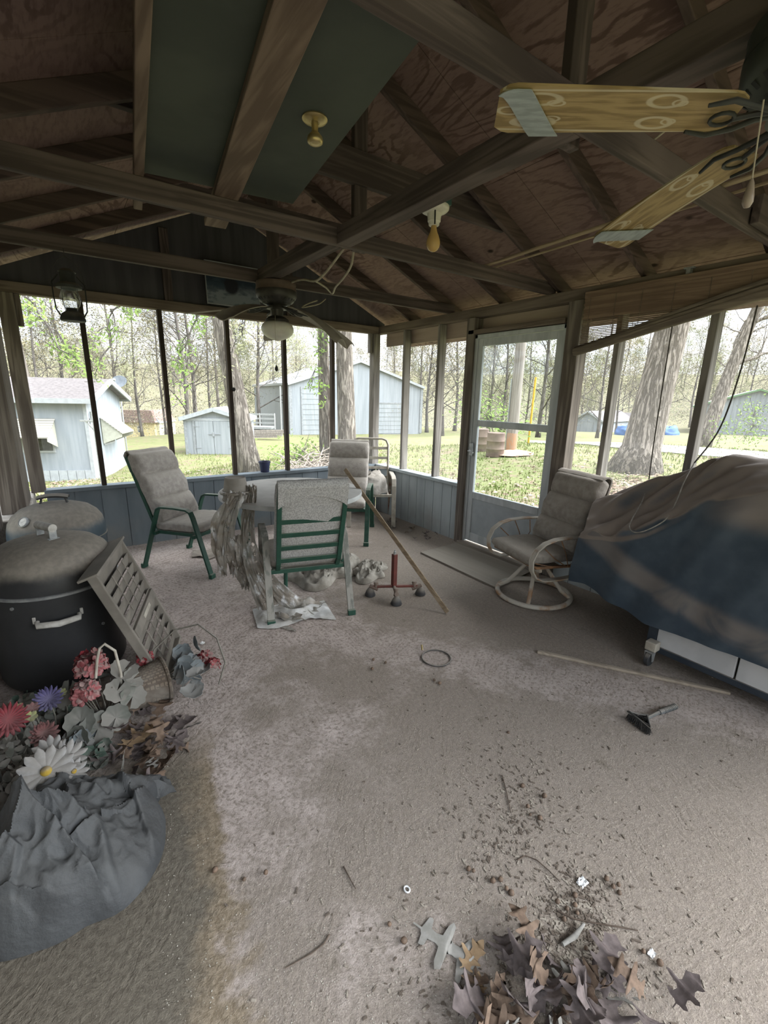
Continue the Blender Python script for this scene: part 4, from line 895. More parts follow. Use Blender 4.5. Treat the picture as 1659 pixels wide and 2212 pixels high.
# crumpled drop cloth under the table
M_CLOTH = mat('dusty_drop_cloth', (.33,.305,.265), (.20,.18,.15), 9., detail=6, rough=.95, bump=.4)
def crumple(cx, cy, rad, hgt, seed, nu=64, nv=22, freq=4.):
    def fn(u, v):
        a = 2*math.pi*u; rr = rad(a)*v; x, y = cx+rr*math.cos(a), cy+rr*math.sin(a)
        rg = 1-abs(2*abs(fbm(x*freq+seed, y*freq, seed, 2))-.0)
        rg2 = 1-2*abs(nz(x*freq*2.3, y*freq*2.3, seed+2))
        k = math.sqrt(max(0, 1-v*v))
        z = .004+hgt*(.16*k+.62*max(0, rg-.3)*k**.7+.36*max(0, rg2)*k+.2*max(0, 1-2.2*abs(nz(x*freq*4, y*freq*4, seed)))*k)
        return (x, y, z)
    mb = MB(); mb.grid(nu, nv, fn, cu=True); return mb
mb = crumple(-1.62, -1.62, lambda a: .30*(1+.3*math.sin(2*a+.6)+.18*math.sin(5*a)), .13, 2.2, freq=6.); o = mb.build('drop_cloth', M_CLOTH, sm=60); tag(o, 'crumpled dusty drop cloth on the floor under the chair', 'cloth')
mb = crumple(-1.30, -1.84, lambda a: .17*(1+.35*math.sin(2*a)+.2*math.sin(5*a+1)), .09, 6.2, freq=9.); o = mb.build('drop_cloth', M_CLOTH, sm=60); tag(o, 'smaller crumpled cloth between the chair leg and the red stand', 'cloth')
# torn cardboard flats under the left chair
M_CARD = mat('grey_cardboard', (.30,.265,.225), (.21,.185,.155), 12., rough=.95)
for p, r, s, l in (((-2.30, -.66), .4, (.13, .10), 'flat piece of dusty cardboard under the left patio chair'), ((-2.43, -.60), 1.3, (.09, .05), 'torn strip of dusty cardboard beside the flat piece')):
    mb = MB(); mb.grid(8, 6, lambda u, v: ((u-.5)*2*s[0]+.012*nz(v*6, 2), (v-.5)*2*s[1]+.012*nz(u*6, 5), .012+.02*abs(nz(u*3, v*3, r))), thick=.006); o = mb.build('cardboard', M_CARD, sm=40); o.location = (*p, 0); o.rotation_euler = (0, 0, r); tag(o, l, 'cardboard')
# red post stand with cup feet
M_RED = mat('red_iron', (.165,.048,.038), (.12,.04,.033), 14., rough=.7, dust=.45)
M_PIPE = mat('rusty_pipe', (.235,.185,.15), (.15,.11,.09), 16., rough=.9, dust=.4)
t_ = thing('post_stand', 'small red iron post stand with pipe arms and rubber feet', 'stand', (-1.40, -2.335, 0))
mb = MB(); mb.box((-.017, -.017, .075), (.017, .017, .345)); mb.build('post', M_RED, t_, bev=.003)
mb = MB(); mb.lathe([(.009, .345), (.009, .365), (.004, .37), (.004, .38), (0, .38)], 10); mb.build('post_cap', M_GALV, t_, sm=40)
arms = [(V((-.135, .105, .075))), (V((.185, -.08, .075))), (V((-.06, -.115, .075)))]
for k, a in enumerate(arms):
    a2 = a.copy(); mb = MB(); mb.tube([V((0, 0, .085)), a2], .013, 8); ar = mb.build('arm', M_RED if k < 2 else M_PIPE, t_, sm=40)
    d_ = a2.normalized()
    mb = MB(); mb.tube([a2*.72, a2*1.08], .0165, 8); mb.tube([a2*.80, a2*.80+V((0, 0, .055))], .015, 10); mb.tube([a2*.80+V((0, 0, .04)), a2*.80+V((0, 0, .052))], .019, 10); mb.build('pipe_tee', M_PIPE, ar, sm=40)
    mb = MB(); mb.lathe([(.040, 0), (.042, .008), (.030, .04), (.018, .058), (.012, .066)], 16, Matrix.Translation((a2.x*1.06, a2.y*1.06, 0))); mb.build('rubber_foot', M_DARKP, ar, sm=40)
# leaning lath
plank('lath', 'long thin wooden lath leaning from the floor to the table edge', (-1.245, -2.775, .012), (-1.33, -1.475, .86), .034, .012, W_STRIP, 'lath', up=(-.8, -.4, .3))
# plywood mat in front of the door
W_MAT = wood('plywood_mat', (.245,.215,.175), (.175,.15,.12), 'y', dust=.6)
mb = MB(); mb.prism([(-.60, -1.69), (-.085, -1.66), (-.085, -2.60), (-.62, -2.68)], .001, .016); tag(mb.build('door_mat', W_MAT, bev=.002), 'worn brown plywood mat lying in front of the storm door', 'mat')
# long thin strip and grill brush
plank('floor_lath', 'long thin wood strip lying on the floor before the grill', (-1.13, -3.45, .008), (-.60, -4.27, .009), .026, .016, wood('grey_strip', (.40,.34,.27), (.28,.235,.185), 'y'), 'lath')
M_BRSH = mat('dusty_black_plastic', (.11,.115,.115), (.075,.078,.078), 14., rough=.8, dust=.5)
t_ = thing('grill_brush', 'black triangular grill brush lying on the gritty floor', 'brush', (-1.24, -4.125, 0), math.atan2(-.04, .24))
mb = MB(); mb.tube([(.015, -.0, .03), (.10, 0, .034), (.20, 0, .03)], .0085, 8); mb.tube([(.12, 0, .033), (.25, 0, .027)], .0125, 10); h_ = mb.build('handle', M_BRSH, t_, sm=40)
for k in range(9):
    mb = MB(); mb.tube([(.155+.011*k, 0, .031-.0004*k), (.159+.011*k, 0, .031-.0004*k)], .0145, 10); mb.build('grip_ring', M_BRSH, h_, sm=40)
mb = MB(); mb.tube([(.03, .0, .045), (-.03, .055, .045), (-.03, -.055, .045)], .0085, 6, closed=True); mb.build('head_frame', M_BRSH, t_, sm=40)
mb = MB()
for k in range(340):
    f = rnd.random()*3; i = int(f); f -= i; Pq = [V((.03, 0, .04)), V((-.03, .055, .04)), V((-.03, -.055, .04))]; p = Pq[i].lerp(Pq[(i+1) % 3], f)
    q = p+V((rnd.uniform(-.012, .012), rnd.uniform(-.012, .012), -.037)); mb.tube([p, q], .0011, 3)
mb.build('bristles', M_BLACK, t_)['kind'] = 'stuff'
# rubber ring and bits
mb = MB(); mb.tube([(-1.69+.085*math.cos(q/30*6.283), -3.16+.085*math.sin(q/30*6.283), .006) for q in range(30)], .0045, 6, closed=True); tag(mb.build('rubber_ring', M_DARKP, sm=180), 'dark rubber ring lying on the open floor', 'ring')
p = at(912, 1404, 'z', .015); mb = MB(); mb.tube([p, p+V((.012, .02, .02))], .006, 8); tag(mb.build('cartridge', M_BRASS, sm=40), 'small brass stub lying beside the rubber ring', 'stub')
# louvred panel leaning on the smoker
A, B, C_, D_ = V((-3.285, -2.585, .672)), V((-3.132, -2.105, .69)), V((-2.884, -2.156, .012)), V((-3.040, -2.636, .012))
ex = (B-A).normalized(); ey = (A-D_).normalized(); ez = ex.cross(ey).normalized(); ey = ez.cross(ex)
FM = Matrix((ex, ey, ez)).transposed().to_4x4(); FM.translation = D_
Wd, Hd = (B-A).length, (A-D_).length
t_ = thing('louvred_panel', 'grey louvred plastic panel leaning against the black smoker', 'panel', tuple(D_))
M_LOUV = mat('dusty_grey_plastic', (.225,.205,.175), (.165,.15,.128), 7., rough=.8, dust=.3, dcol=(.27,.245,.21))
def lb(mb, lo, hi): return mb.box(lo, hi, FM)
fw_ = .018; TH = .045
mb = MB()
for lo, hi in (((0, 0, -TH), (fw_, Hd, .0)), ((Wd-fw_, 0, -TH), (Wd, Hd, .0)), ((fw_, 0, -TH), (Wd-fw_, fw_, 0)), ((fw_, Hd-fw_, -TH), (Wd-fw_, Hd, 0))): lb(mb, lo, hi)
mb.build('panel_frame', M_LOUV, t_, world=True, bev=.004)
mb = MB(); lb(mb, (-.012, Hd, -TH-.035), (Wd+.012, Hd+.012, .012)); mb.build('top_flange', M_LOUV, t_, world=True, bev=.002)
n_s = 11
for k in range(n_s):
    y = fw_+(Hd-2*fw_)*(k+.5)/n_s; h = (Hd-2*fw_)/n_s
    mb = MB(); P4 = [(fw_, y-h*.62, -.036), (Wd-fw_, y-h*.62, -.036), (Wd-fw_, y+h*.46, -.008), (fw_, y+h*.46, -.008)]
    mb.add([FM @ V(q) for q in P4]+[FM @ (V(q)+V((0, .004, -.004))) for q in P4], [(0,1,2,3),(7,6,5,4),(0,4,5,1),(1,5,6,2),(2,6,7,3),(3,7,4,0)]); mb.build('louvre', M_LOUV, t_, world=True)
mb = MB(); lb(mb, (fw_, Hd*.465, -.02), (Wd-fw_, Hd*.535, .006)); cb = mb.build('cross_bar', M_LOUV, t_, world=True, bev=.003)
mb = MB(); lb(mb, (Wd*.36, Hd*.485, .006), (Wd*.66, Hd*.515, .009)); mb.build('slide_plate', M_CREAM, cb, world=True)
for x in (.3, .5, .7):
    for a, b in ((.12, .42), (.60, .90)):
        mb = MB(); mb.tube([FM @ V((Wd*x, Hd*a, -.006)), FM @ V((Wd*x, Hd*b, -.006))], .003, 6); mb.build('link_rod', M_LOUV, t_, world=True, sm=40)
# ---------------------------------------------------------------- leaves
OAKH = [(.0, .012), (.12, .016), (.15, .07), (.17, .20), (.22, .27), (.25, .24), (.27, .15), (.36, .125), (.42, .17), (.45, .32), (.50, .43), (.55, .37), (.54, .20), (.62, .145), (.70, .16), (.77, .28), (.84, .31), (.83, .17), (.92, .09), (1.0, .015)]
def oak_outline(n=5, w=1., seed=0, deep=.45):
    r_ = random.Random(seed); k1 = [r_.uniform(.7, 1.15) for _ in range(4)]; k2 = [r_.uniform(.7, 1.15) for _ in range(4)]; dp = r_.uniform(.8, 1.35) if seed != 4 else .5
    def half(k, sg):
        out = []
        for x, y in OAKH:
            q = k[min(3, int(x*3.4))]; y2 = y*q if y > .2 else y*(dp if .2 < x < .9 else 1)
            out.append((x+(r_.uniform(-.015, .015) if 0 < x < 1 else 0), sg*y2*w))
        return out
    return half(k1, 1)+list(reversed(half(k2, -1)))
def leaf_mesh(seed, L=.1, curl=.3, th=.0008):
    pts = oak_outline(3, .95, seed); mb = MB()
    # triangulate against the midrib so that the blade can curl
    n = len(pts); h = n//2; vs = []; fs = []
    up_, lo_ = pts[:h], list(reversed(pts[h:]))
    m = min(len(up_), len(lo_)); r_ = random.Random(seed+90); cx, cy = r_.uniform(-1, 1)*curl, r_.uniform(.2, 1)*curl
    def z(x, y): return cy*(y*y)*1.4+cx*(x-.5)**2+.05*math.sin(x*9+seed)*abs(y)
    for i in range(m):
        (xa, ya), (xb, yb) = up_[i], lo_[i]; xm = (xa+xb)/2
        for x, y in ((xa, ya), (xm, 0), (xb, yb)): vs.append((x*L, y*L, z(x, y)*L))
    for i in range(m-1):
        for k in range(2): fs.append((i*3+k, i*3+k+1, i*3+k+4, i*3+k+3))
    n0 = len(vs); vs += [(x, y, z_-th) for x, y, z_ in vs]; fs += [tuple(q+n0 for q in reversed(f)) for f in fs]
    mn = min(v[2] for v in vs); vs = [(x, y, z_-mn+.001) for x, y, z_ in vs]
    mb.add(vs, fs); return mb
def leafmat(name, c1, c2): return mat(name, c1, c2, 60., rough=.85, shift=True, spec=.2)
L_BR = leafmat('dry_leaf_brown', (.18,.125,.09), (.115,.08,.058)); L_TAN = leafmat('dry_leaf_tan', (.34,.235,.14), (.25,.17,.10)); L_GR = leafmat('dry_leaf_grey', (.31,.295,.27), (.235,.225,.2)); L_PU = leafmat('dry_leaf_dark', (.155,.125,.12), (.105,.085,.08))
LM = []
for s_, m_ in ((1, L_BR), (2, L_PU), (3, L_TAN), (4, L_GR), (5, L_BR), (6, L_PU)):
    o = leaf_mesh(s_, .1, .35 if s_ == 4 else 1.0).build('oak_leaf', m_, sm=180); LM.append(o); COL.objects.unlink(o)
def leaf(k, x, y, z, rz, sc, label, group=None, tilt=(0, 0), m=None):
    o = LM[k].copy(); 
    if m: o.data = o.data.copy(); o.data.materials[0] = m
    COL.objects.link(o); o.location = (x, y, z); o.rotation_euler = (tilt[0], tilt[1], rz); o.scale = (sc,)*3
    return tag(o, label, 'leaf', group)
p = at(965, 2060, 'z', .004); leaf(3, p.x-.03, p.y+.11, .002, R(-66), 2.0, 'pale grey lobed oak leaf lying alone left of the leaf pile')
p = at(1010, 2085, 'z', .006); leaf(2, p.x-.03, p.y, .004, R(5), 1.0, 'curled tan oak leaf at the left end of the leaf pile')
p = at(1045, 2165, 'z', .01); leaf(2, p.x, p.y, .012, R(60), .62, 'small tan leaf fragment low in the leaf pile', tilt=(.4, .2))
r_ = random.Random(5)
for i in range(60):
    px = r_.gauss(1190, 95) if i < 44 else r_.uniform(1010, 1420); py = r_.uniform(2080, 2290)
    if py < 2078+abs(px-1160)*.28: py += 60
    p = at(px, py, 'z', .01)
    leaf(r_.choice([0, 0, 1, 1, 1, 4, 5, 5, 4, 3]), p.x, p.y, .004+r_.random()*.03, r_.uniform(0, 6.28), r_.uniform(.75, 1.35), 'dry brown oak leaf in the pile at the bottom edge', 'dry oak leaves piled in the foreground', (r_.gauss(0, .6), r_.gauss(0, .6)))
for i in range(40):
    px, py = r_.gauss(320, 52), r_.gauss(1610, 45)
    if px > 395 or py < 1530: px -= 70; py += 40
    p = at(px, py, 'z', .01)
    leaf(r_.choice([0, 1, 4, 5, 0, 3]), p.x, p.y, .003+.03*r_.random(), r_.uniform(0, 6.28), r_.uniform(.8, 1.4), 'dry oak leaf among the flowers and the tarpaulin', 'dry oak leaves beside the artificial flowers', (r_.gauss(0, .4), r_.gauss(0, .4)))
p = at(285, 1612, 'z', .03); leaf(2, p.x-.05, p.y-.01, .035, R(20), 1.7, 'broad orange-tan oak leaf in front of the wicker baskets')
p = at(350, 1545, 'z', .03); leaf(0, p.x-.03, p.y-.03, .03, R(60), 1.5, 'pinkish brown oak leaf under the tipped wicker basket')
for i in range(22):
    p = at(r_.uniform(825, 945), 0, 'z', 0) if False else V((r_.uniform(-.42, -.06), r_.uniform(-1.45, -.45), 0))
    if p.x < -.42+(p.y+1.45)*-.0-.0 and False: continue
    leaf(r_.choice([0, 1, 3, 5]), max(p.x, -.16-.24*r_.random()), p.y, .002+.012*r_.random(), r_.uniform(0, 6.28), r_.uniform(.5, .8), 'dusty leaf swept against the foot of the door wall', 'dusty leaves along the wall base', (r_.gauss(0, .35), r_.gauss(0, .35)))
# twigs, acorns, grit
M_TWIG = mat('dark_twig', (.115,.085,.065), (.07,.052,.04), 30., rough=.95); M_ACORN = mat('acorn_shell', (.17,.115,.08), (.10,.07,.05), 30., rough=.7); M_PAPER = mat('white_scrap', (.72,.72,.72), (.58,.58,.57), 20., rough=.8)
def twig(label, pts, r=.0022, group=None):
    ps = [at(px, py, 'z', .004) for px, py in pts]; mb = MB(); mb.tube(ps, [r*(1-.5*i/len(ps)) for i in range(len(ps))], 6); return tag(mb.build('twig', M_TWIG, sm=60), label, 'twig', group)
twig('thin dark twig curving over the pale concrete, lower middle', [(712, 2018), (700, 2038), (672, 2060), (640, 2078), (615, 2092)])
twig('short straight twig standing out in the middle of the floor', [(742, 1872), (752, 1890), (760, 1905), (768, 1920)])
twig('long twig crossing the debris clump right of centre', [(1205, 1968), (1240, 1985), (1290, 1995), (1340, 2003), (1378, 2010)], .003)
twig('hooked twig above the debris clump', [(1118, 1858), (1135, 1848), (1160, 1858), (1185, 1880), (1210, 1905)])
twig('thin upright twig beside the dusty path', [(1085, 1675), (1095, 1715), (1103, 1755)])
twig('bare twig below the debris clump, left of it', [(1125, 1995), (1132, 2020), (1138, 2050)])
mb = MB(); p = at(1242, 2022, 'z', .012); q = at(1262, 1995, 'z', .02); mb.tube([at(1215, 2040, 'z', .01), p, q], [.006, .008, .004], 8); tag(mb.build('bark_piece', L_GR, sm=60), 'pale curled strip of bark in the debris clump', 'bark')
mb = MB(); mb.lathe([(0, 0), (.005, .001), (.0075, .005), (.0075, .010), (.005, .014), (0, .0155)], 10); ac = mb.build('acorn', M_ACORN, sm=60); tag(ac, 'brown acorn shell in the floor debris', 'acorn', 'acorn shells scattered on the floor')
ac.location = at(1012, 1880, 'z', .001)
spots = [(1020, 1885), (1060, 1905), (1095, 1925), (1110, 1930), (1085, 1900), (1310, 1905), (1325, 1920), (1340, 1935), (1335, 1915), (1100, 1585), (1125, 1700), (1175, 1720), (1145, 1760), (1165, 1765), (1200, 1950), (1225, 1965), (1240, 1955), (1215, 1990), (1250, 1975), (1230, 2035), (1265, 2050), (1240, 1940), (1070, 2045), (845, 2000), (878, 2035), (835, 1432), (806, 1428), (805, 1445), (940, 1472), (953, 1478), (575, 1890), (460, 1885), (525, 1905), (1140, 1745), (1390, 2055), (1420, 2080), (1110, 2100), (1130, 2115)]
for px, py in spots:
    o = dup(ac, at(px, py, 'z', .001), rnd.uniform(0, 6)); o.rotation_euler = (rnd.uniform(0, 1.5), rnd.uniform(0, 1), rnd.uniform(0, 6)); s_ = rnd.uniform(.7, 1.25); o.scale = (s_, s_, s_); o.location.z = .004
def scrap(label, px, py, s, m=M_PAPER, seed=1., z=.002):
    p = at(px, py, 'z', z); mb = MB(); mb.grid(9, 7, lambda u, v: (p.x+(u-.5)*s, p.y+(v-.5)*s*.7, z+.002+s*.5*abs(nz(u*2.6, v*2.6, seed)))); return tag(mb.build('paper_scrap', m, sm=30), label, 'scrap')
scrap('crumpled white paper scrap in the debris clump', 1258, 1908, .035, seed=3.); scrap('small white scrap right of the leaf pile', 1408, 2062, .022, seed=5.); scrap('crumpled white scrap lying beyond the louvred panel', 437, 1391, .03, seed=7.)
mb = MB(); p = at(879, 1922, 'z', .002); mb.tube([(p.x+.008*math.cos(q/12*6.283), p.y+.010*math.sin(q/12*6.283), .004) for q in range(12)], .0028, 6, closed=True); tag(mb.build('shell_ring', M_PAPER, sm=180), 'tiny white snail shell on the floor below the middle', 'shell')
mb = MB()
for i in range(2600):
    px = rnd.gauss(1180, 260); py = rnd.uniform(1440, 2260)
    if rnd.random() < .35: px, py = rnd.gauss(1240, 40), rnd.gauss(1985, 55)
    elif rnd.random() < .3: px, py = rnd.gauss(1110, 60), rnd.gauss(1740, 90)
    elif rnd.random() < .25: px, py = rnd.gauss(1180, 140), rnd.gauss(2110, 50)
    p = at(px, py, 'z', 0); s = rnd.uniform(.0007, .0027)
    if not (-3.7 < p.x < -.1 and -6 < p.y < -.2): continue
    M_ = Matrix.Translation((p.x, p.y, s*.6)) @ Matrix.Rotation(rnd.uniform(0, 6), 4, 'Z'); l = s*rnd.uniform(1, 4)
    mb.box((-l, -s, -s*.6), (l, s, s*.6), M_)
tag(mb.build('grit', mat('dark_grit', (.12,.095,.075), (.33,.29,.24), 30., rough=1., lo=.45, hi=.6)), 'dark grit, seed husks and crumbs scattered over the dusty floor', 'grit', kind='stuff')
mb = MB()
for i in range(1900):
    px, py = rnd.uniform(350, 1659), rnd.uniform(1350, 2230); p = at(px, py, 'z', 0); s = rnd.uniform(.0005, .0012)
    if not (-3.7 < p.x < -.7 and -6 < p.y < -.2): continue
    mb.box((-s*rnd.uniform(1, 2.5), -s, 0), (s, s, s*1.3), Matrix.Translation((p.x, p.y, .0003)) @ Matrix.Rotation(rnd.uniform(0, 6), 4, 'Z'))
tag(mb.build('pale_crumbs', mat('pale_crumb', (.48,.445,.38), (.36,.33,.28), 30., rough=1.)), 'tiny pale crumbs and husks sprinkled over the floor', 'crumbs', kind='stuff')
# ---------------------------------------------------------------- grey tarpaulin bundle
M_TARP = mat('dusty_grey_tarp', (.062,.065,.067), (.040,.042,.044), 5., detail=6, rough=.6, dust=.35, dcol=(.095,.093,.088), bump=.35, bscale=60., spec=.35)
tc = V((-3.50, -3.42, 0))
outl = [(tc.x+.0, tc.y+.0)]
opx = [(362, 1692), (338, 1740), (348, 1850), (325, 1905), (268, 1965), (180, 2012), (90, 2050), (0, 2078)]
ow = [at(a, b, 'z', .0) for a, b in opx]
pol = sorted([(math.atan2(p.y-tc.y, p.x-tc.x), (p-tc).length) for p in ow]+[(math.atan2(y, x), math.hypot(x, y)) for x, y in ((.21, .27), (.06, .30), (-.12, .28), (-.24, .16), (-.25, -.02), (-.24, -.13))])
def rad(a):
    a = (a+math.pi) % (2*math.pi)-math.pi; tb = [(pol[-1][0]-2*math.pi, pol[-1][1])]+pol+[(pol[0][0]+2*math.pi, pol[0][1])]; return interp(tb, a)
TFOLD = []
for pl, hh, dc in (([(-60, 1815), (0, 1812), (60, 1806), (130, 1820), (200, 1860), (260, 1905), (310, 1945)], .055, .16), ([(20, 1770), (45, 1742), (100, 1738), (160, 1765), (215, 1795)], .04, .10), ([(130, 1850), (185, 1808), (212, 1780), (235, 1815), (262, 1870)], .035, .06), ([(340, 1870), (325, 1800), (300, 1735), (268, 1690), (230, 1672)], .04, .05), ([(290, 1950), (240, 1940), (215, 1900)], .03, .05), ([(60, 1720), (140, 1700), (230, 1690), (250, 1700)], .03, .06), ([(-40, 1890), (30, 1870), (60, 1880), (40, 1940), (20, 1990)], .03, .09), ([(-30, 1955), (50, 1935), (140, 1960), (235, 1985)], .03, .07), ([(60, 2055), (90, 2000), (80, 1940)], .02, .04), ([(150, 1715), (210, 1712), (236, 1722)], .03, .04)):
    TFOLD.append(([at(a, b, 'z', .16).xy for a, b in pl], hh, dc))
def sdist(x, y, pl):
    best = (9, 0)
    p = V((x, y)); n = len(pl)-1
    for i in range(n):
        a, b = pl[i], pl[i+1]; ab = b-a; t_ = max(0, min(1, (p-a).dot(ab)/ab.length_squared)); q = a+ab*t_; d = (p-q).length
        if d < abs(best[0]):
            cr = ab.x*(y-a.y)-ab.y*(x-a.x); s_ = (i+t_)/n; best = (math.copysign(d, -cr), min(1, s_/.12, (1-s_)/.12))
    return best
def tarp(u, v):
    a = 2*math.pi*u; q = v**.85; r0 = rad(a)*q; x, y = r0*math.cos(a), r0*math.sin(a)
    k = max(0, 1-q**2.6)
    z = .215*k**.75*(1-.35*sstep(-.05, .35, x))
    # long wrapped folds running roughly along the bundle
    s1 = (x*.55+y*.85)+.05*fbm(x*4, y*4, 1.); f1 = abs(math.sin(s1*17)); s2 = (x*.9-y*.5)+.05*fbm(x*5, y*5, 4.); f2 = abs(math.sin(s2*13+.7))
    z += k**.5*(.085*(1-f1**.5)*sstep(-.6, .2, nz(x*3, y*3, 9)+.2)+.06*(1-f2**.5)*sstep(-.1, .3, nz(x*4, y*4, 2.)))-.02*k
    for pl, hh, dc in TFOLD:
        d_, en = sdist(x+tc.x+.008*nz(x*14, y*14, 1), y+tc.y+.008*nz(y*14, x*14, 2), pl)
        if d_ > -.02: z += hh*en*k**.35*sstep(-.004, .010, d_)*math.exp(-max(0, d_)/dc)
    z += .020*k**.4*(1-2*abs(nz(x*11, y*11, 3)))+.010*k**.4*(1-2*abs(nz(x*26, y*26, 5)))
    z += .012*(1-k)*max(0, nz(a*6, 2, 1))
    return (x+.012*nz(y*9, x*9, 6), y+.012*nz(x*9, y*9, 7), max(.003, z))
mb = MB(); mb.grid(220, 90, tarp, cu=True); o = mb.build('tarpaulin', M_TARP, sm=50); o.location = tc; tag(o, 'crumpled grey tarpaulin bundle on the floor at the lower left', 'tarpaulin')
mb = MB()
e0 = at(362, 1692, 'z', .02); mb.grid(8, 8, lambda u, v: (e0.x-.14*u+.02*v, e0.y+.03-.10*v*(1-.5*u)-.02*u, .03+.05*math.sin(u*3)*(1-abs(2*v-1))+.03*nz(u*4, v*4)), thick=.003); tag(mb.build('tarpaulin_corner', M_TARP, o, sm=40), None); mb = None
o2 = [k for k in o.children][0]; o2.location = (-tc.x, -tc.y, 0)
# ---------------------------------------------------------------- artificial flowers
def fm(name, c1, c2, sc=50.): return mat(name, c1, c2, sc, rough=.9, dust=.62, dcol=(.27,.25,.225), spec=.1)
F_PINK = fm('faded_pink_petal', (.33,.135,.135), (.24,.065,.07)); F_RED = fm('dusty_red_petal', (.26,.04,.048), (.18,.032,.036)); F_LEAFG = fm('grey_green_leaf', (.155,.158,.14), (.11,.117,.10), 20.); F_LEAFD = fm('dark_green_leaf', (.065,.095,.075), (.045,.066,.052), 20.)
F_BLUE = fm('blue_grey_leaf', (.165,.185,.19), (.12,.135,.14), 20.); F_WHITE = fm('dusty_white_petal', (.30,.295,.29), (.225,.22,.215)); F_PURP = mat('purple_petal', (.085,.075,.17), (.06,.052,.12), 50., rough=.9, dust=.3, dcol=(.2,.19,.22)); F_YEL = fm('yellow_petal', (.38,.25,.04), (.42,.3,.06)); F_MAR = mat('dull_maroon_petal', (.16,.07,.066), (.11,.05,.046), 50., rough=.9, dust=.35, dcol=(.22,.17,.16)); F_STEM = fm('dusty_stem', (.19,.18,.15), (.14,.13,.11)); F_LIME = fm('lime_petal', (.34,.37,.07), (.25,.28,.06))
def petal_disc(mb, c, nrm, r, n=5, w=.9, cup=.25, rot=0.):
    M_ = frame(c, V(nrm).orthogonal(), nrm)
    for k in range(n):
        a = 2*math.pi*k/n+rot
        def fn(u, v, a=a):
            l = v; ww = w*r*.72*((l/.68)**.6 if l < .68 else math.sqrt(max(0., 1-((l-.68)/.33)**2)))*(min(1., 6.2/n) if n > 7 else 1.)
            x, y = r*l, (u-.5)*ww*1.15; z = cup*r*l*l+.10*r*(1-(2*u-1)**2)*l
            return M_ @ V((x*math.cos(a)-y*math.sin(a), x*math.sin(a)+y*math.cos(a), z))
        mb.grid(4, 8, fn)
def round_leaf(mb, c, nrm, r, lob=9, cup=.2, seed=0):
    M_ = frame(c, V(nrm).orthogonal(), nrm)
    def fn(u, v):
        a = 2*math.pi*(u*.93+.035); rr = r*v*(1+.055*math.cos(a*lob))
        return M_ @ V((rr*math.cos(a), rr*math.sin(a), cup*r*v*v+.02*r*v*math.cos(a*lob)+.12*r*math.sin(a*2+seed)*v))
    mb.grid(64, 5, fn, thick=.001)
def wicker(name):
    m, t = newmat(name); v = t.oco(False); a = t.n('ShaderNodeTexBrick', {'Vector': v, 'Scale': 1., 'Color1': (.215,.175,.135,1), 'Color2': (.16,.125,.095,1), 'Mortar': (.105,.083,.066,1), 'Mortar Size': .0025, 'Brick Width': .016, 'Row Height': .009})
    t.finish(t.mix(t.ss(t.noise(v, 12., 3), .35, .65, 0., .5), a, (.24,.22,.19)), .95, 0., t.bump(t.n('ShaderNodeSeparateColor', {0: a}), .5, .004), .1); return m
M_WICK = wicker('old_wicker')
def basket_mesh(r0, r1, h):
    mb = MB()
    def fn(u, v):
        a = 2*math.pi*u; rr = lerp(r0, r1, v)*(1+.025*math.sin(a*22)*math.sin(v*math.pi*9)); return (rr*math.cos(a), rr*math.sin(a), h*v)
    mb.grid(66, 28, fn, cu=True, thick=.005); mb.lathe([(r0, 0.001), (0, .001)], 40); mb.tube([(r1*1.02*math.cos(q/40*6.283), r1*1.02*math.sin(q/40*6.283), h) for q in range(40)], .007, 7, closed=True); return mb
# pink geranium in a small wicker pot with a tall wire handle
g0 = V((-3.335, -2.775, 0))
t_ = thing('flower_basket', 'faded pink artificial geranium with grey leaves in a small wicker basket', 'flower basket', tuple(g0))
basket_mesh(.055, .075, .105).build('basket', M_WICK, t_, sm=50)
mb = MB(); mb.tube([(.075, .02, .10), (.085, .02, .25), (.075, .02, .37), (.04, .01, .42), (.02, 0, .41), (.005, 0, .36), (-.01, -.01, .28)], .006, 7); mb.build('handle', M_CREAM, t_, sm=60)
r_ = random.Random(3); mb = MB()
for (cx, cy, cz, R_, n) in ((-.02, .06, .295, .075, 26), (-.055, -.0, .215, .06, 17)):
    for k in range(n):
        d_ = V((r_.gauss(0, 1), r_.gauss(0, 1), abs(r_.gauss(.25, .8)))).normalized(); petal_disc(mb, V((cx, cy, cz))+d_*R_*.75, d_, .033, 5, .95, .18, r_.random()*6)
mb.build('blossoms', F_PINK, t_, sm=60)
mb = MB()
for k in range(8):
    d_ = V((r_.gauss(0, 1), r_.gauss(0, 1), r_.random()+.3)).normalized(); petal_disc(mb, V((-.02, .085, .31))+d_*.05, d_, .028, 5, .95, .3, r_.random()*6)
mb.build('red_blossoms', F_RED, t_, sm=60)['label'] = 'darker red blossoms'
mb = MB()
for (x, y, z, r, nx, ny, nzz) in ((.06, -.03, .20, .052, .1, -.7, .7), (.115, -.04, .155, .055, .3, -.7, .6), (.10, .06, .24, .06, .3, -.3, .9), (.13, .03, .20, .05, .6, -.4, .7), (-.085, -.06, .13, .06, -.3, -.8, .5), (-.03, -.09, .085, .07, -.1, -.8, .6), (.04, -.09, .11, .055, .0, -.8, .6), (-.12, .06, .2, .06, -.6, -.3, .6), (.08, .11, .2, .055, .3, .4, .8), (-.10, -.10, .08, .05, -.5, -.7, .4), (.0, .12, .2, .05, 0, .5, .8)):
    round_leaf(mb, (x, y, z), (nx, ny, nzz), r, 9, .15, x*40)
mb.build('leaves', F_LEAFG, t_, sm=60)
mb = MB()
for k in range(9): a = k*.7; mb.tube([(.02*math.cos(a), .02*math.sin(a), .09), (.05*math.cos(a), .05*math.sin(a)+.01, .15), (.07*math.cos(a)-.01, .06*math.sin(a)+.02, .22)], .0022, 5)
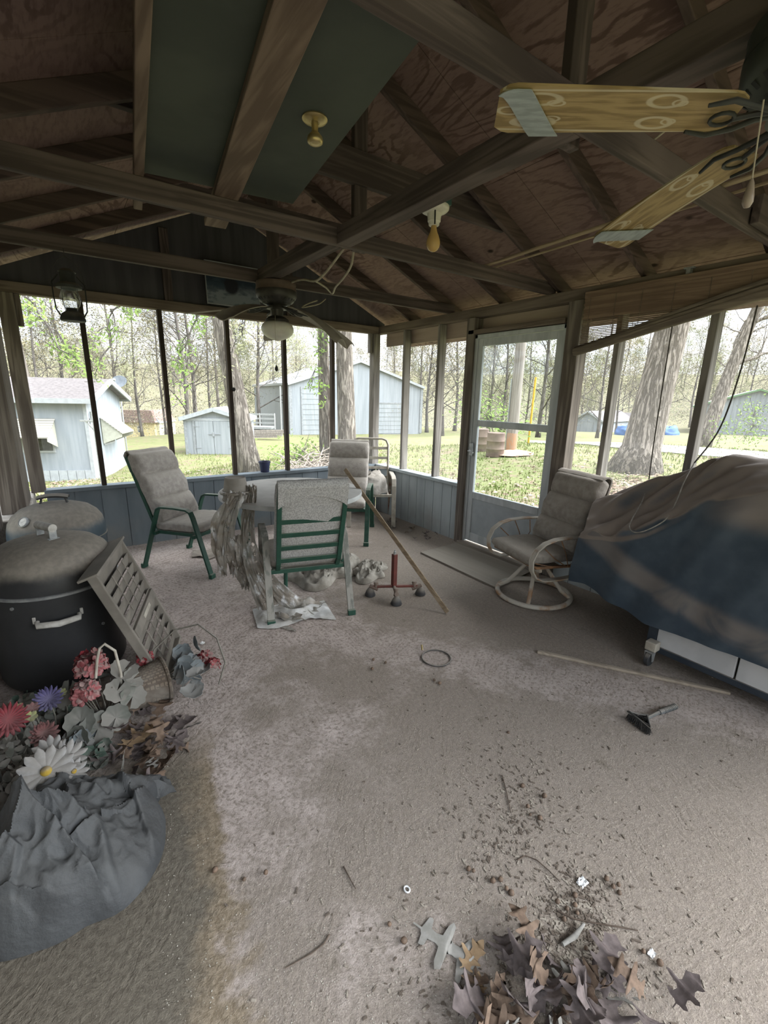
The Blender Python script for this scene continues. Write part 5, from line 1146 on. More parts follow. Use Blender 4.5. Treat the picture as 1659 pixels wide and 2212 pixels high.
mb.build('stems', F_STEM, t_)
# tipped wicker basket with blue-grey leaves and red blossoms
b0 = V((-3.185, -2.67, 0))
t_ = thing('flower_basket', 'tipped wicker basket spilling blue-grey leaves and red blossoms', 'flower basket', tuple(b0)); t_.scale = (1.3,)*3
Mb = Matrix.Translation((-.06, -.02, .078)) @ frame((0, 0, 0), (0, 0, 1), (.93, .12, -.06)).to_3x3().to_4x4()
bm_ = basket_mesh(.062, .082, .15); bm_.v = [tuple(Mb @ V(p)) for p in bm_.v]; bm_.build('basket', M_WICK, t_, sm=50)
mb = MB(); mb.tube([(.03, .08, .08), (.08, .10, .16), (.16, .10, .22), (.24, .06, .24), (.29, -.02, .20), (.30, -.08, .12), (.26, -.12, .06)], .0035, 6); mb.build('handle', F_STEM, t_, sm=60)
mb = MB()
for k in range(20):
    a = r_.uniform(-1.1, 1.1); l = r_.uniform(.06, .17); c = V((.09+l*math.cos(a)*.9, .01+l*math.sin(a), .05+r_.uniform(.0, .10)))
    round_leaf(mb, c, (r_.gauss(0, .5), r_.gauss(-.5, .5), r_.uniform(.25, .9)), r_.uniform(.026, .042), 8, .35, k)
mb.build('leaves', F_BLUE, t_, sm=60)
mb = MB()
for cx, cy, cz in ((.25, .03, .10), (.27, .0, .075), (.04, .07, .15)):
    for k in range(9):
        d_ = V((r_.gauss(0, 1), r_.gauss(0, 1), abs(r_.gauss(.3, .8)))).normalized(); petal_disc(mb, V((cx, cy, cz))+d_*.022, d_, .020, 5, .95, .2, r_.random()*6)
mb.build('blossoms', F_RED, t_, sm=60)
mb = MB()
for k in range(12): a = r_.uniform(-1, 1); mb.tube([(.07, .0, .07), (.14, .05*a, .10), (.17+.05*r_.random(), .13*a, .05+.06*r_.random())], .002, 5)
mb.build('stems', F_STEM, t_)
# lone blooms and leafy sprays heaped at the left
def bloom(name, label, px, py, h, r, n, m, w=.9, cup=.25, nrm=(.1, -.45, .9), cen=None, layers=1, stem=True):
    p = at(px, py, 'z', h); t_ = thing(name, label, 'flower', (p.x, p.y, 0)); mb = MB()
    for l in range(layers): petal_disc(mb, V((0, 0, h+.006*l)), nrm, r*(1-.22*l), n, w, cup+.18*l, .3*l)
    mb.build('petals', m, t_, sm=60)
    if cen:
        mb = MB(); mb.lathe([(r*.2, 0), (r*.17, r*.1), (0, r*.15)], 12, frame((0, 0, h+.004), V(nrm).orthogonal(), nrm)); mb.build('centre', cen, t_, sm=60)
    mb = MB(); mb.tube([(0, 0, h), (.01, .02, h*.6), (.0, .03, .004)], .003, 5); mb.build('stem', F_STEM, t_); return t_
bloom('daisy', 'large dusty white daisy nearest the tarpaulin', 100, 1668, .215, .085, 13, F_WHITE, .95, .12, (.15, -.55, .8), F_YEL)
bloom('daisy', 'white daisy with lilac tint, topmost of the three', 108, 1628, .215, .060, 12, F_WHITE, .95, .25, (-.2, -.5, .8), None)
bloom('daisy', 'white daisy right of the topmost daisy', 145, 1637, .20, .062, 11, F_WHITE, .8, .25, (.3, -.4, .85), None)
bloom('daisy', 'small ragged white daisy beside the tarpaulin edge', 160, 1668, .17, .045, 10, F_WHITE, .8, .3, (.5, -.4, .7), F_YEL)
bloom('purple_flower', 'purple spiky artificial flower against the smoker', 105, 1512, .23, .055, 16, F_PURP, .8, .3, (.0, -.6, .8), None, 2)
bloom('red_gerbera', 'red artificial gerbera at the left edge', 18, 1556, .25, .068, 20, mat('deep_red_petal', (.20,.028,.036), (.13,.02,.026), 50., rough=.9, dust=.25, dcol=(.27,.2,.19)), .8, .15, (.2, -.6, .75), None, 2)
bloom('yellow_flower', 'small orange-yellow flower above the red gerbera', 38, 1530, .245, .022, 6, F_YEL)
bloom('yellow_flower', 'small lime-yellow flower right of the red gerbera', 66, 1549, .225, .025, 6, F_LIME)
bloom('red_flower', 'small dull red bloom behind the lime flower', 70, 1530, .235, .025, 8, F_MAR)
bloom('maroon_flower', 'full dull maroon bloom left of the geranium leaves', 95, 1588, .20, .050, 14, F_MAR, .9, .3, (.2, -.6, .7), None, 3)
bloom('lime_flower', 'pale lime bud beside the purple flower', 132, 1497, .225, .022, 8, F_LIME)
def spray(label, px, py, h, r, n, m, seed, lob=0, lr=(.028, .045)):
    p = at(px, py, 'z', h*.5); t_ = thing('leaf_spray', label, 'artificial foliage', (p.x, p.y, 0)); q_ = random.Random(seed); mb = MB(); ms_ = MB()
    for k in range(n):
        a = q_.uniform(0, 6.28); l = r*math.sqrt(q_.random()); c = V((l*math.cos(a), l*math.sin(a), max(.02, h*(1-(l/r)**2*.7)*q_.uniform(.5, 1.0))))
        nrm = V((q_.gauss(0, .5), q_.gauss(-.35, .5), q_.uniform(.4, 1)))
        if lob: round_leaf(mb, c, nrm, q_.uniform(*lr), lob, .2, k)
        else: petal_disc(mb, c, nrm, q_.uniform(*lr), 3, .9, .2, q_.random()*6)
        if k % 3 == 0: ms_.tube([(0, 0, .003), c*.5+V((0, 0, .02)), c], .002, 4)
    mb.build('leaves', m, t_, sm=60); ms_.build('stems', F_STEM, t_); return t_
spray('dark green leaf spray behind the maroon bloom', 55, 1545, .20, .09, 34, F_LEAFD, 1)
spray('green leaf spray between the purple flower and the geranium', 130, 1540, .17, .075, 30, F_LEAFD, 2)
spray('grey-green leaf spray under the daisies at the left edge', 30, 1640, .16, .11, 44, fm('dull_leaf', (.135,.135,.115), (.085,.088,.075), 20.), 3)
spray('dark dusty foliage in the lower left corner above the tarpaulin', 10, 1720, .13, .10, 40, fm('dark_dusty_leaf', (.095,.092,.08), (.06,.06,.052), 20.), 4)
spray('bluish round leaves below the geranium', 175, 1600, .10, .075, 22, F_BLUE, 5, 8, (.02, .035))
spray('dark round leaves right of the white daisies', 205, 1625, .07, .07, 22, F_LEAFD, 6, 8, (.02, .034))
spray('grey leaves between daisies and the maroon bloom', 70, 1600, .17, .07, 24, fm('grey_leaf2', (.16,.165,.15), (.11,.115,.10), 20.), 8)
# ---------------------------------------------------------------- the yard
CP = [(3,-3,-.12,1), (2,0,-.12,1), (10,1,-.06,1), (9,4.5,-.03,1), (6,-8,-.1,1), (16,3,-.3,1), (24,5,-.5,1), (20,-8,-.3,1), (1.5,3,-.22,1), (-1,1.2,-.16,1), (-4,1.5,-.2,1), (-8,-4,-.2,1), (-4,-9,-.1,1), (.2,5.5,-.38,1), (2.7,5.5,-.29,1), (-3,9,-1.0,1), (-2.5,13.5,-1.42,2), (-6,15,-1.5,1), (1.5,15,-1.1,2), (4,17,-1.1,1), (7,20,-1.1,2), (12,21,-1.15,2), (18,21,-1.2,2), (9,12,-.55,1), (15,12,-.6,1), (29,15.5,-1.4,1), (36,14,-1.5,1), (36,6,-1.2,1), (3.5,55,-5.2,3), (-10,40,-4.5,2), (-15,18,-2.,1), (20,50,-4.,2), (45,35,-3.,2), (60,5,-1.5,2), (60,-30,-.5,2), (-50,0,-1,2), (-40,50,-5,3), (30,80,-5,3), (80,60,-4,3)]
def gz(x, y):
    w = s = 0
    for a, b, z, k in CP:
        d = ((x-a)**2+(y-b)**2+.5)**-1.6*k; w += d; s += d*z
    z = s/w
    r = math.hypot(x, y)
    if r > 62: z += 12.5*sstep(62, 170, r)*(1+.3*nz(x*.02, y*.02))
    return z
def gp(px, depth, hy=None):
    """ground point under pixel column px at camera depth"""
    d = ray(px, 870); p = CAM+d*depth; return V((p.x, p.y, gz(p.x, p.y)))
def cam2w(lat, dep): 
    return V((CAM.x, CAM.y, 0))+RT0*lat+V((math.sin(YAW), math.cos(YAW), 0))*dep
M_GRASS, t = newmat('spring_lawn'); v = t.oco(False); n1 = t.noise(v, .55, 4, .6); n2 = t.noise(v, 3.2, 5, .65); n3 = t.noise(v, 22., 4, .7)
c_ = t.mix(t.ss(n2, .35, .65), (.105,.122,.044), (.17,.168,.08)); c_ = t.mix(t.ss(n3, .35, .65, 0., .6), c_, (.19,.185,.10))
c_ = t.mix(t.ss(t.math('ADD', n2, t.math('MULTIPLY_ADD', n1, .8, -.4)), .52, .66, 0., .85), c_, t.mix(t.ss(n3, .35, .65), (.20,.155,.11), (.125,.093,.066)))
far_ = t.n('ShaderNodeVectorMath', {0: v}, out=1, operation='LENGTH'); c_ = t.mix(t.ss(far_, 32., 62.), c_, t.mix(t.ss(n2, .4, .6), (.165,.14,.10), (.125,.125,.068)))
t.finish(c_, 1., 0., t.bump(n3, .6, .03), .05)
def ring_pts():
    xs = [-160,-120,-90,-65,-48,-36,-27,-20,-15,-11]+[i*1.0 for i in range(-8, 26)]+[28,32,37,43,50,60,72,86,105,130,160]
    ys = [-120,-80,-50,-30,-20,-14,-10]+[i*1.0 for i in range(-8, 30)]+[32,36,41,47,54,62,72,84,100,120,145,175,200]
    return xs, ys
xs, ys = ring_pts(); mb = MB(); vs = []
for y in ys:
    for x in xs:
        z = gz(x, y)
        if -4.6 < x < .5 and -8.5 < y < .6: z = -.2
        vs.append((x, y, z))
nx = len(xs); mb.add(vs, [(j*nx+i, j*nx+i+1, (j+1)*nx+i+1, (j+1)*nx+i) for j in range(len(ys)-1) for i in range(nx-1)])
o = mb.build('ground', M_GRASS, sm=180); struct(o)
# gravel drive at the right
M_GRAV = mat('pale_gravel', (.30,.275,.25), (.22,.20,.18), 16., detail=6, rough=1., bump=.5)
mb = MB(); L_ = [gp(1150, 21.5), gp(1260, 20.), gp(1330, 18.5), gp(1420, 17.4), gp(1520, 16.6), gp(1640, 15.8), gp(1800, 14.6), gp(2000, 13)]
def drv(u, v):
    k = u*(len(L_)-1); i = min(int(k), len(L_)-2); p = L_[i].lerp(L_[i+1], k-i); dd = (p-V((CAM.x, CAM.y, p.z))).normalized(); q = p+dd*(v-.5)*lerp(2.4, 5.0, u)*(1+.2*nz(u*9, v)); return (q.x, q.y, gz(q.x, q.y)+.035)
mb.grid(60, 8, drv); o = mb.build('path', M_GRAV, sm=180); struct(o)
# grass blades near the porch
M_BLADE = mat('grass_blade', (.125,.165,.04), (.20,.205,.085), .8, rough=.9, spec=.1, lo=.3, hi=.7)
mb = MB(); r_ = random.Random(4)
def outside(x, y): return not (-4.4 < x < .35 and -8 < y < .35)
cnt = 0
while cnt < 26000:
    dep = 4+15*r_.random()**1.5; px = r_.uniform(-60, 1720); p = gp(px, dep)
    if not outside(p.x, p.y): continue
    if nz(p.x*1.3, p.y*1.3, 5) > .28 and r_.random() < .75: continue
    h = r_.uniform(.03, .085)*(1+dep*.02); a = r_.uniform(0, 6.28); w_ = r_.uniform(.005, .010)*(1+dep*.06); dx, dy = math.cos(a), math.sin(a); l = r_.uniform(-.04, .04)
    mb.v += [(p.x-dx*w_, p.y-dy*w_, p.z-.005), (p.x+dx*w_, p.y+dy*w_, p.z-.005), (p.x+l, p.y+l*dx, p.z+h)]; k = len(mb.v); mb.f.append((k-3, k-2, k-1)); cnt += 1
tag(mb.build('grass', M_BLADE), 'short spring grass growing over the yard', 'grass', kind='stuff')
# fallen leaves
M_FALL = mat('fallen_leaf', (.20,.135,.095), (.30,.235,.18), 1.7, detail=6, rough=.9, lo=.4, hi=.6)
mb = MB()
def litter(px, dep, sx, sd, n):
    for _ in range(n):
        p = gp(r_.gauss(px, sx), max(4.2, r_.gauss(dep, sd)))
        if not outside(p.x, p.y): continue
        s = r_.uniform(.03, .07); M_ = Matrix.Translation((p.x, p.y, p.z+.015+.03*r_.random())) @ Matrix.Rotation(r_.uniform(0, 6.28), 4, 'Z') @ Matrix.Rotation(r_.gauss(0, .4), 4, 'X')
        mb.add([(-s, 0, 0), (0, -s*.45, s*.15), (s, 0, 0), (0, s*.45, s*.15)], [(0,1,2,3)], M_)
litter(130, 9.5, 60, 1.8, 1700); litter(680, 7.5, 45, 1.3, 1500); litter(1380, 8.2, 90, .9, 1700); litter(1100, 9, 260, 3, 1300); litter(500, 9.5, 240, 2.5, 900); litter(1640, 13, 60, 1, 500)
tag(mb.build('fallen_leaves', M_FALL), 'brown fallen leaves lying in drifts over the grass', 'leaves', kind='stuff')
# ---------------------------------------------------------------- buildings
M_SID = mat('pale_blue_siding', (.275,.30,.325), (.225,.25,.275), 2.2, detail=6, rough=.7, stretch=(3,3,.3), bump=.15)
M_METAL = mat('faded_metal_wall', (.275,.295,.315), (.21,.23,.25), 2.5, detail=6, rough=.6, stretch=(4,4,.2), lo=.3, hi=.72)
M_MDOOR = mat('pale_metal_door', (.285,.305,.32), (.225,.245,.26), 3., detail=6, rough=.6, stretch=(5,5,.25))
M_SHING = mat('grey_shingle', (.135,.12,.117), (.09,.08,.078), 18., detail=5, rough=.95, stretch=(.6,.6,3), bump=.3)
M_TRIMW = mat('white_trim', (.35,.37,.38), (.30,.315,.325), 8., rough=.6)
M_WROOF = mat('white_metal_roof', (.31,.325,.335), (.25,.265,.275), 5., rough=.5, stretch=(.4,4,4))
M_GTRIM = mat('green_trim', (.13,.225,.11), (.11,.19,.095), 8., rough=.6)
M_DGLASS = mat('dark_window', (.035,.037,.04), (.06,.062,.066), 9., rough=.2)
M_AWN, t = newmat('striped_awning'); v = t.oco(False); st_ = t.math('SINE', t.math('MULTIPLY', t.n('ShaderNodeSeparateXYZ', {0: v}, out=2), 95.)); t.finish(t.mix(t.ss(st_, -.2, .3), (.46,.45,.38), (.20,.19,.16)), .7)
M_AWN2 = mat('awning_cheek', (.44,.44,.36), (.38,.38,.31), 9., rough=.7)
class Bld:
    """gable building: origin at one ground corner, x along the gable front, y into the depth"""
    def __init__(s, name, label, P, ex, W, D, He, Ha, mw, mr, over=.2, ft=M_TRIMW, cat='building', yd=None):
        s.P = V(P); s.x = V(ex).normalized(); s.y = V((-s.x.y, s.x.x, 0))
        if s.y.dot(yd or FW) < 0: s.y = -s.y
        s.M = Matrix((s.x, s.y, V((0,0,1)))).transposed().to_4x4(); s.M.translation = s.P
        s.t = thing(name, label, cat, tuple(s.P)); s.W, s.D, s.He, s.Ha = W, D, He, Ha
        s.L = s.M.copy(); s.L.translation = V((0,0,0))
        mb = MB(); flip = s.x.cross(s.y).z < 0
        mb.prism([(0, -.6), (W, -.6), (W, He), (W/2, Ha), (0, He)], 0, -D, s.L @ Matrix(((1,0,0,0),(0,0,-1,0),(0,1,0,0),(0,0,0,1)))); s.wall = mb.build('wall', mw, s.t)
        mb = MB(); sl = (Ha-He)/(W/2)
        for q in (0, 1):
            f = lambda x, dz: (W-x if q else x, He+sl*x+dz)
            a, b = f(-over, .02), f(W/2, .02)
            P8 = [(a[0], -over, a[1]), (b[0], -over, b[1]), (b[0], D+over, b[1]), (a[0], D+over, a[1])]
            mb.add(P8+[(x, y, z+.07) for x, y, z in P8], [(0,1,2,3),(7,6,5,4),(0,4,5,1),(1,5,6,2),(2,6,7,3),(3,7,4,0)], s.L)
        s.roof = mb.build('roof', mr, s.t)
        mb = MB()
        for q in (0, 1):
            f = lambda x, dz: (W-x if q else x, -over-.02, He+sl*x+dz)
            mb.beam(s.L @ V(f(-over, .02)), s.L @ V(f(W/2, .02)), .05, .16)
            mb.beam(s.L @ V((W+over if q else -over, -over, He-sl*over+.02)), s.L @ V((W+over if q else -over, D+over, He-sl*over+.02)), .05, .15)
        mb.build('fascia', ft, s.t)
    def box(s, name, lo, hi, m, parent=None, bev=0):
        mb = MB(); mb.box(lo, hi, s.L); return mb.build(name, m, parent or s.t, bev=bev)
# mobile home
Pc = cam2w(-9.4, 14.4); Pc.z = -1.42
g = cam2w(-10.1, 17.6)-cam2w(-9.4, 14.4); g.z = 0
h = Bld('mobile_home', 'pale blue mobile home with striped window awnings and grey shingle roof', Pc, g, 3.15, 9, 2.62, 3.16, M_SID, M_SHING, .28, yd=-RT0)
mb = MB()
for k in range(14): mb.box((.02+.25*k, -.03, -.5), (.255+.25*k, -.012, .42), h.L)
for k in range(36): mb.box((-.03, .02+.25*k, -.5), (-.012, .255+.25*k, .38), h.L)
mb.build('skirting', M_TRIMW, h.t)
h.box('corner_trim', (-.035, -.035, -.4), (.07, .07, 2.6), M_TRIMW)
def win(b, lo, hi, ax, awn, y0=None):
    w_ = b.box('window', lo, hi, M_TRIMW)
    i_ = .06; l2, h2 = list(lo), list(hi)
    for a in range(3):
        if a == ax: l2[a] -= .012
        else: l2[a] += i_; h2[a] -= i_
    mb = MB(); mb.box(l2, h2, b.L); mb.build('pane', M_DGLASS, w_)
    if awn:
        o_ = 1-ax if ax < 2 else 0
        def q(u, out, z): r = [0, 0, z]; r[ax] = lo[ax]-out; r[o_] = u; return b.L @ V(r)
        zt_, a_, b_ = hi[2]+.12, lo[o_]-.12, hi[o_]+.12
        mb = MB(); mb.add([q(a_, 0, zt_), q(b_, 0, zt_), q(b_, .62, zt_-.52), q(a_, .62, zt_-.52), q(a_, 0, zt_+.03), q(b_, 0, zt_+.03), q(b_, .62, zt_-.49), q(a_, .62, zt_-.49)], [(0,1,2,3),(7,6,5,4),(0,4,5,1),(1,5,6,2),(2,6,7,3),(3,7,4,0)]); aw = mb.build('awning', M_AWN, w_)
        mb = MB()
        for u in (a_+.03, b_-.03): mb.add([q(u, 0, zt_), q(u, .6, zt_-.5), q(u, .6, zt_-.62), q(u, 0, zt_-.85)], [(0,1,2,3)])
        mb.build('awning_cheek', M_AWN2, aw)
win(h, (1.1, -.03, 1.05), (2.1, .0, 1.85), 1, True)
win(h, (-.03, 1.0, .95), (.0, 1.9, 1.85), 0, True)
mb = MB(); pz = h.L @ V((.15, -.10, 2.0)); mb.tube([pz, pz+V((0, 0, .22))], .05, 8); mb.tube([pz, pz-V((0, 0, .12))], .09, 8); mb.build('porch_light', M_GALV, h.t, sm=40)
# satellite dish on a mast behind the home
p = gp(262, 19.5); t_ = thing('satellite_dish', 'grey satellite dish on a mast beside the mobile home roof', 'dish', tuple(p))
top_ = at(258, 824, 'y', p.y).z-p.z
mb = MB(); mb.tube([(0, 0, 0), (0, 0, top_-.15)], .03, 8); mb.build('mast', M_GALV, t_, sm=40)
F = frame((0, 0, top_), RT0, (-FW+RT0*.35+V((0, 0, .25))).normalized())
mb = MB(); mb.lathe([(0, -.05), (.15, -.04), (.30, .0), (.31, .0), (.15, -.06), (0, -.07)], 26, F @ Matrix.Diagonal((1.1, .92, 1, 1))); mb.build('reflector', mat('dish_grey', (.13,.145,.16), (.10,.115,.13), 9., rough=.6), t_, sm=60)
mb = MB(); mb.tube([F @ V((0, -.28, 0)), F @ V((0, -.10, .30))], .012, 6); mb.box((-.04, -.13, .28), (.04, -.05, .36), F); mb.build('feed_arm', M_TRIMW, t_)
# clothesline post in front of the home
p = gp(196, 10.6); t_ = thing('clothesline_post', 'thin grey T-shaped clothesline post before the mobile home', 'post', tuple(p)); top_ = at(158, 870, 'x', p.x).z-p.z
top_ = min(3.0, max(1.6, top_)); 
mb = MB(); mb.tube([(0, 0, -.1), (0, 0, top_)], .022, 8); mb.build('pole', M_GALV, t_, sm=40)
mb = MB(); mb.beam(-RT0*.32+V((0, 0, top_)), RT0*.10+V((0, 0, top_)), .05, .04); mb.beam(-RT0*.18+V((0, 0, top_)), V((0, 0, top_-.22)), .03, .03); mb.build('cross_arm', M_GALV, t_)
# small metal shed
Pc = gp(392, 18.6); Pc.z = gz(Pc.x, Pc.y)-.02
s_ = Bld('metal_shed', 'small weathered metal garden shed with two doors between the mullions', Pc, gp(528, 18.9)-Pc-V((0,0,(gp(528, 18.9)-Pc).z)), 2.5, 2.3, 1.50, 1.88, M_METAL, M_WROOF, .12)
s_.box('header', (.0, -.03, 1.42), (2.5, .0, 1.53), M_TRIMW)
mt_ = mat('galv_strip', (.26,.275,.285), (.20,.21,.22), 9.)
for x in (.02, .36): s_.box('corner_strip', (x, -.03, .0), (x+.10, .0, 1.44), mt_)
for a, b in ((.48, 1.19), (1.21, 2.0)):
    d_ = s_.box('shed_door', (a, -.045, .03), (b, -.005, 1.41), M_MDOOR)
    x = a+.03 if a < 1 else b-.13
    for z in (.28, 1.18): s_.box('hinge', (x-.08, -.055, z), (x+.16, -.04, z+.025), mt_, d_)
lt = s_.box('latch', (1.0, -.065, .86), (1.48, -.045, .89), mt_); s_.box('hasp', (1.16, -.075, .78), (1.24, -.05, .97), mt_, lt)
# big metal barn
Pl, Pr = cam2w(-6.15, 29.5), cam2w(2.55, 33.5); Pl.z = Pr.z = -1.12
b_ = Bld('metal_barn', 'big pale metal barn with two roll-up doors behind the tree trunks', Pl, Pr-Pl, (Pr-Pl).length, 14, 3.2, 4.75, M_METAL, M_WROOF, .12)
W_ = b_.W
def roll(b, x0, x1, z1, n, lbl):
    d_ = b.box('roll_door', (x0, -.03, 0), (x1, -.0, z1), M_MDOOR)
    mb = MB()
    for k in range(n): mb.box((x0, -.045, z1*(k+.94)/n), (x1, -.028, z1*(k+1.0)/n), b.L)
    mb.build('door_ribs', mt_, d_); mb = MB()
    for lo, hi in (((x0-.09, -.05, 0), (x0, -.0, z1+.09)), ((x1, -.05, 0), (x1+.09, -.0, z1+.09)), ((x0, -.05, z1), (x1, -.0, z1+.09))): mb.box(lo, hi, b.L)
    mb.build('door_casing', mt_, d_)
roll(b_, W_*.085, W_*.30, 2.95, 9, ''); roll(b_, W_*.595, W_*.885, 2.05, 7, '')
b_.box('corner_trim', (-.05, -.06, 0), (.14, .05, 3.2), mt_); b_.box('corner_trim', (W_-.14, -.06, 0), (W_+.05, .05, 3.2), mt_)
p = gp(606, 27.5); mb = MB(); mb.tube([(0, 0, -.1), (0, 0, 3.0)], .05, 8); o = mb.build('vent_pipe', M_GALV, sm=40); o.location = p; tag(o, 'thin grey pipe standing left of the metal barn', 'pipe')
# far yellow house
Pc = gp(262, 50); Pc.z += 1.15; h2 = Bld('yellow_house', 'small far yellow house with a brown roof down the valley', Pc, gp(303, 50)-Pc-V((0,0,(gp(303, 50)-Pc).z)), 3.4, 3.2, 2.1, 2.2, mat('yellow_wall', (.50,.42,.22), (.42,.35,.18), 3.), mat('brown_roof', (.20,.135,.11), (.14,.095,.08), 6.), .2)
mb = MB(); mb.prism([(-.25, 2.0), (3.65, 2.0), (3.3, 3.35), (.1, 3.35)], -.25, .3, h2.L @ Matrix(((1,0,0,0),(0,0,1,0),(0,1,0,0),(0,0,0,1)))); mb.build('roof_slope', bpy.data.materials['brown_roof'], h2.t)
win(h2, (1.5, -.03, .9), (2.0, 0, 1.6), 1, False)
Pc = gp(306, 50.5); Pc.z += 1.15; h3 = Bld('cream_cabin', 'far cream gabled cabin right of the yellow house', Pc, gp(325, 50.5)-Pc-V((0,0,(gp(325, 50.5)-Pc).z)), 1.7, 4, 2.1, 3.3, mat('cream_wall', (.52,.49,.34), (.44,.41,.28), 3.), bpy.data.materials['brown_roof'], .1)
win(h3, (.5, -.03, .6), (.8, 0, 1.6), 1, False); win(h3, (1.0, -.03, .6), (1.3, 0, 1.6), 1, False)
# pale blue outbuilding at the right
Pl = cam2w(19.2, 47.); Pr = cam2w(21.1, 45.); Pl.z = Pr.z = 1.5-47*(944-865)/FPX
b2 = Bld('blue_outbuilding', 'low pale blue outbuilding with a grey roof past the gravel drive', Pl, Pr-Pl, (Pr-Pl).length, 8, 1.85, 2.65, M_SID, M_SHING, .2)
b2.box('wood_door', (.75, -.04, 0), (1.9, 0, 1.6), M_MDOOR); b2.box('door_casing', (.65, -.03, 0), (2.0, -.005, 1.7), mt_)
for a in (1.0, 3.8): b2.box('garage_door', (b2.W, a, 0), (b2.W+.04, a+1.9, 1.55), M_WROOF)
Pl = cam2w(26.1, 50.); Pr = cam2w(29.2, 51.); Pl.z = Pr.z = 1.5-50*(946-866)/FPX
b2b = Bld('blue_lean_to', 'second low blue outbuilding beside the first, half behind the oak', Pl, Pr-Pl, (Pr-Pl).length, 5, 1.9, 2.7, M_SID, M_SHING, .2)
b2b.box('garage_door', (.5, -.04, 0), (2.5, 0, 1.5), M_WROOF)
# green trimmed barn
Pl = cam2w(31.0, 46.5); Pr = cam2w(38.9, 41.3); Pl.z = Pr.z = 1.5-46*(948-868)/FPX
b3 = Bld('green_trim_barn', 'white metal barn with green roof edges at the far right', Pl, Pr-Pl, (Pr-Pl).length, 14, 3.4, 5.0, M_METAL, M_WROOF, .25, M_GTRIM)
mb = MB(); x0, x1, z1 = b3.W*.38, b3.W*.66, 2.7; d_ = b3.box('overhead_door', (x0, -.04, 0), (x1, 0, z1), M_WROOF)
for r0 in range(4):
    for c0 in range(4): mb.box((x0+(x1-x0)*(c0+.12)/4, -.055, z1*(r0+.15)/4), (x0+(x1-x0)*(c0+.88)/4, -.04, z1*(r0+.85)/4), b3.L)
mb.build('door_panels', M_MDOOR, d_); b3.box('door_casing', (x0-.15, -.03, 0), (x1+.15, -.005, z1+.18), mt_)
mb = MB()
for k in range(24): mb.box((b3.W*(k+.5)/24-.015, -.02, 3.0 if .36 < (k+.5)/24 < .68 else 0), (b3.W*(k+.5)/24+.015, 0, 3.4+1.6*(1-abs(2*(k+.5)/24-1))), b3.L)
mb.build('wall_ribs', mt_, b3.t); b3.box('corner_trim', (-.05, -.05, 0), (.25, .05, 3.4), M_GTRIM)
# boats or machines under blue covers
M_BTARP = mat('blue_tarp', (.055,.125,.30), (.035,.085,.22), 3., detail=5, rough=.6, bump=.4)
for px, d_, w_, lab in ((1362, 40, 1.1, 'blue tarp over a machine left of the big oak trunk'), (1455, 41, 1.15, 'blue tarp over a machine right of the big oak trunk')):
    p = gp(px, d_); p.z = 1.5-d_*(948-866)/FPX
    mb = MB(); mb.grid(30, 12, lambda u, v: (w_*math.cos(2*math.pi*u)*math.cos(v*1.57)**.4*(1+.2*nz(u*6, v*4, px)), .9*math.sin(2*math.pi*u)*math.cos(v*1.57)**.4, 1.15*math.sin(v*1.57)**.8*(1+.3*nz(u*5, v*3, px+2))), cu=True); o = mb.build('tarp_cover', M_BTARP, sm=40); o.location = p; tag(o, lab, 'tarp')
# utility pole, yellow guard, barrels
M_POLE = mat('grey_pole_wood', (.29,.255,.225), (.18,.155,.135), 5., detail=6, rough=.95, stretch=(6,6,.25), bump=.4)
p = gp(1113, 13.2); t_ = thing('utility_pole', 'grey wooden utility pole with a red clay foot, seen through the storm door', 'pole', tuple(p))
mb = MB(); mb.tube([(0, 0, -.2), (.02, .0, 3), (.06, .03, 9)], [.165, .15, .12], 14); mb.build('pole', M_POLE, t_, sm=60)
mb = MB(); mb.tube([(0, 0, -.2), (.0, 0, .48), (.005, 0, .60)], [.17, .168, .155], 14); mb.build('clay_stain', mat('clay_stained_wood', (.36,.185,.10), (.30,.20,.14), 7., stretch=(4,4,1)), t_, sm=60)
mb = MB(); q = -RT0*.17; mb.tube([q+V((0, 0, 0)), q+V((0, 0, 2.1))], .02, 6); mb.build('conduit', M_GALV, t_, sm=40)
p = gp(1150, 15.5); mb = MB(); mb.tube([(0, 0, -.1), (.05, 0, 2.25)], .035, 8); o = mb.build('marker_pole', mat('yellow_guard', (.60,.36,.045), (.5,.3,.04), 9.), sm=40); o.location = p; tag(o, 'yellow guy-wire guard pole right of the utility pole', 'pole')
M_BRL = mat('rusty_brown_barrel', (.175,.12,.095), (.125,.085,.07), 5., rough=.8)
for px, d_, lab in ((1043, 13.6, 'rusty brown barrel behind the storm door rail, left of two'), (1078, 12.6, 'rusty brown barrel beside the utility pole, right of two')):
    p = gp(px, d_); mb = MB(); r0 = .25
    mb.lathe([(r0, 0), (r0, .20), (r0+.012, .215), (r0, .23), (r0, .42), (r0+.012, .435), (r0, .45), (r0, .66), (r0-.02, .67), (0, .665)], 28); o = mb.build('barrel', M_BRL, sm=40); o.location = p; tag(o, lab, 'barrel')
# clay mound at the pole
p = gp(1120, 12.9); mb = MB(); mb.grid(24, 6, lambda u, v: (.75*v*math.cos(2*math.pi*u)*(1+.2*nz(u*5, v)), .55*v*math.sin(2*math.pi*u), .10*(1-v*v)+.02*nz(u*9, v*7)), cu=True); o = mb.build('clay_mound', mat('red_clay', (.40,.25,.17), (.32,.215,.15), 8., rough=1.), sm=60); o.location = p; tag(o, 'low mound of reddish clay at the foot of the utility pole', 'mound')
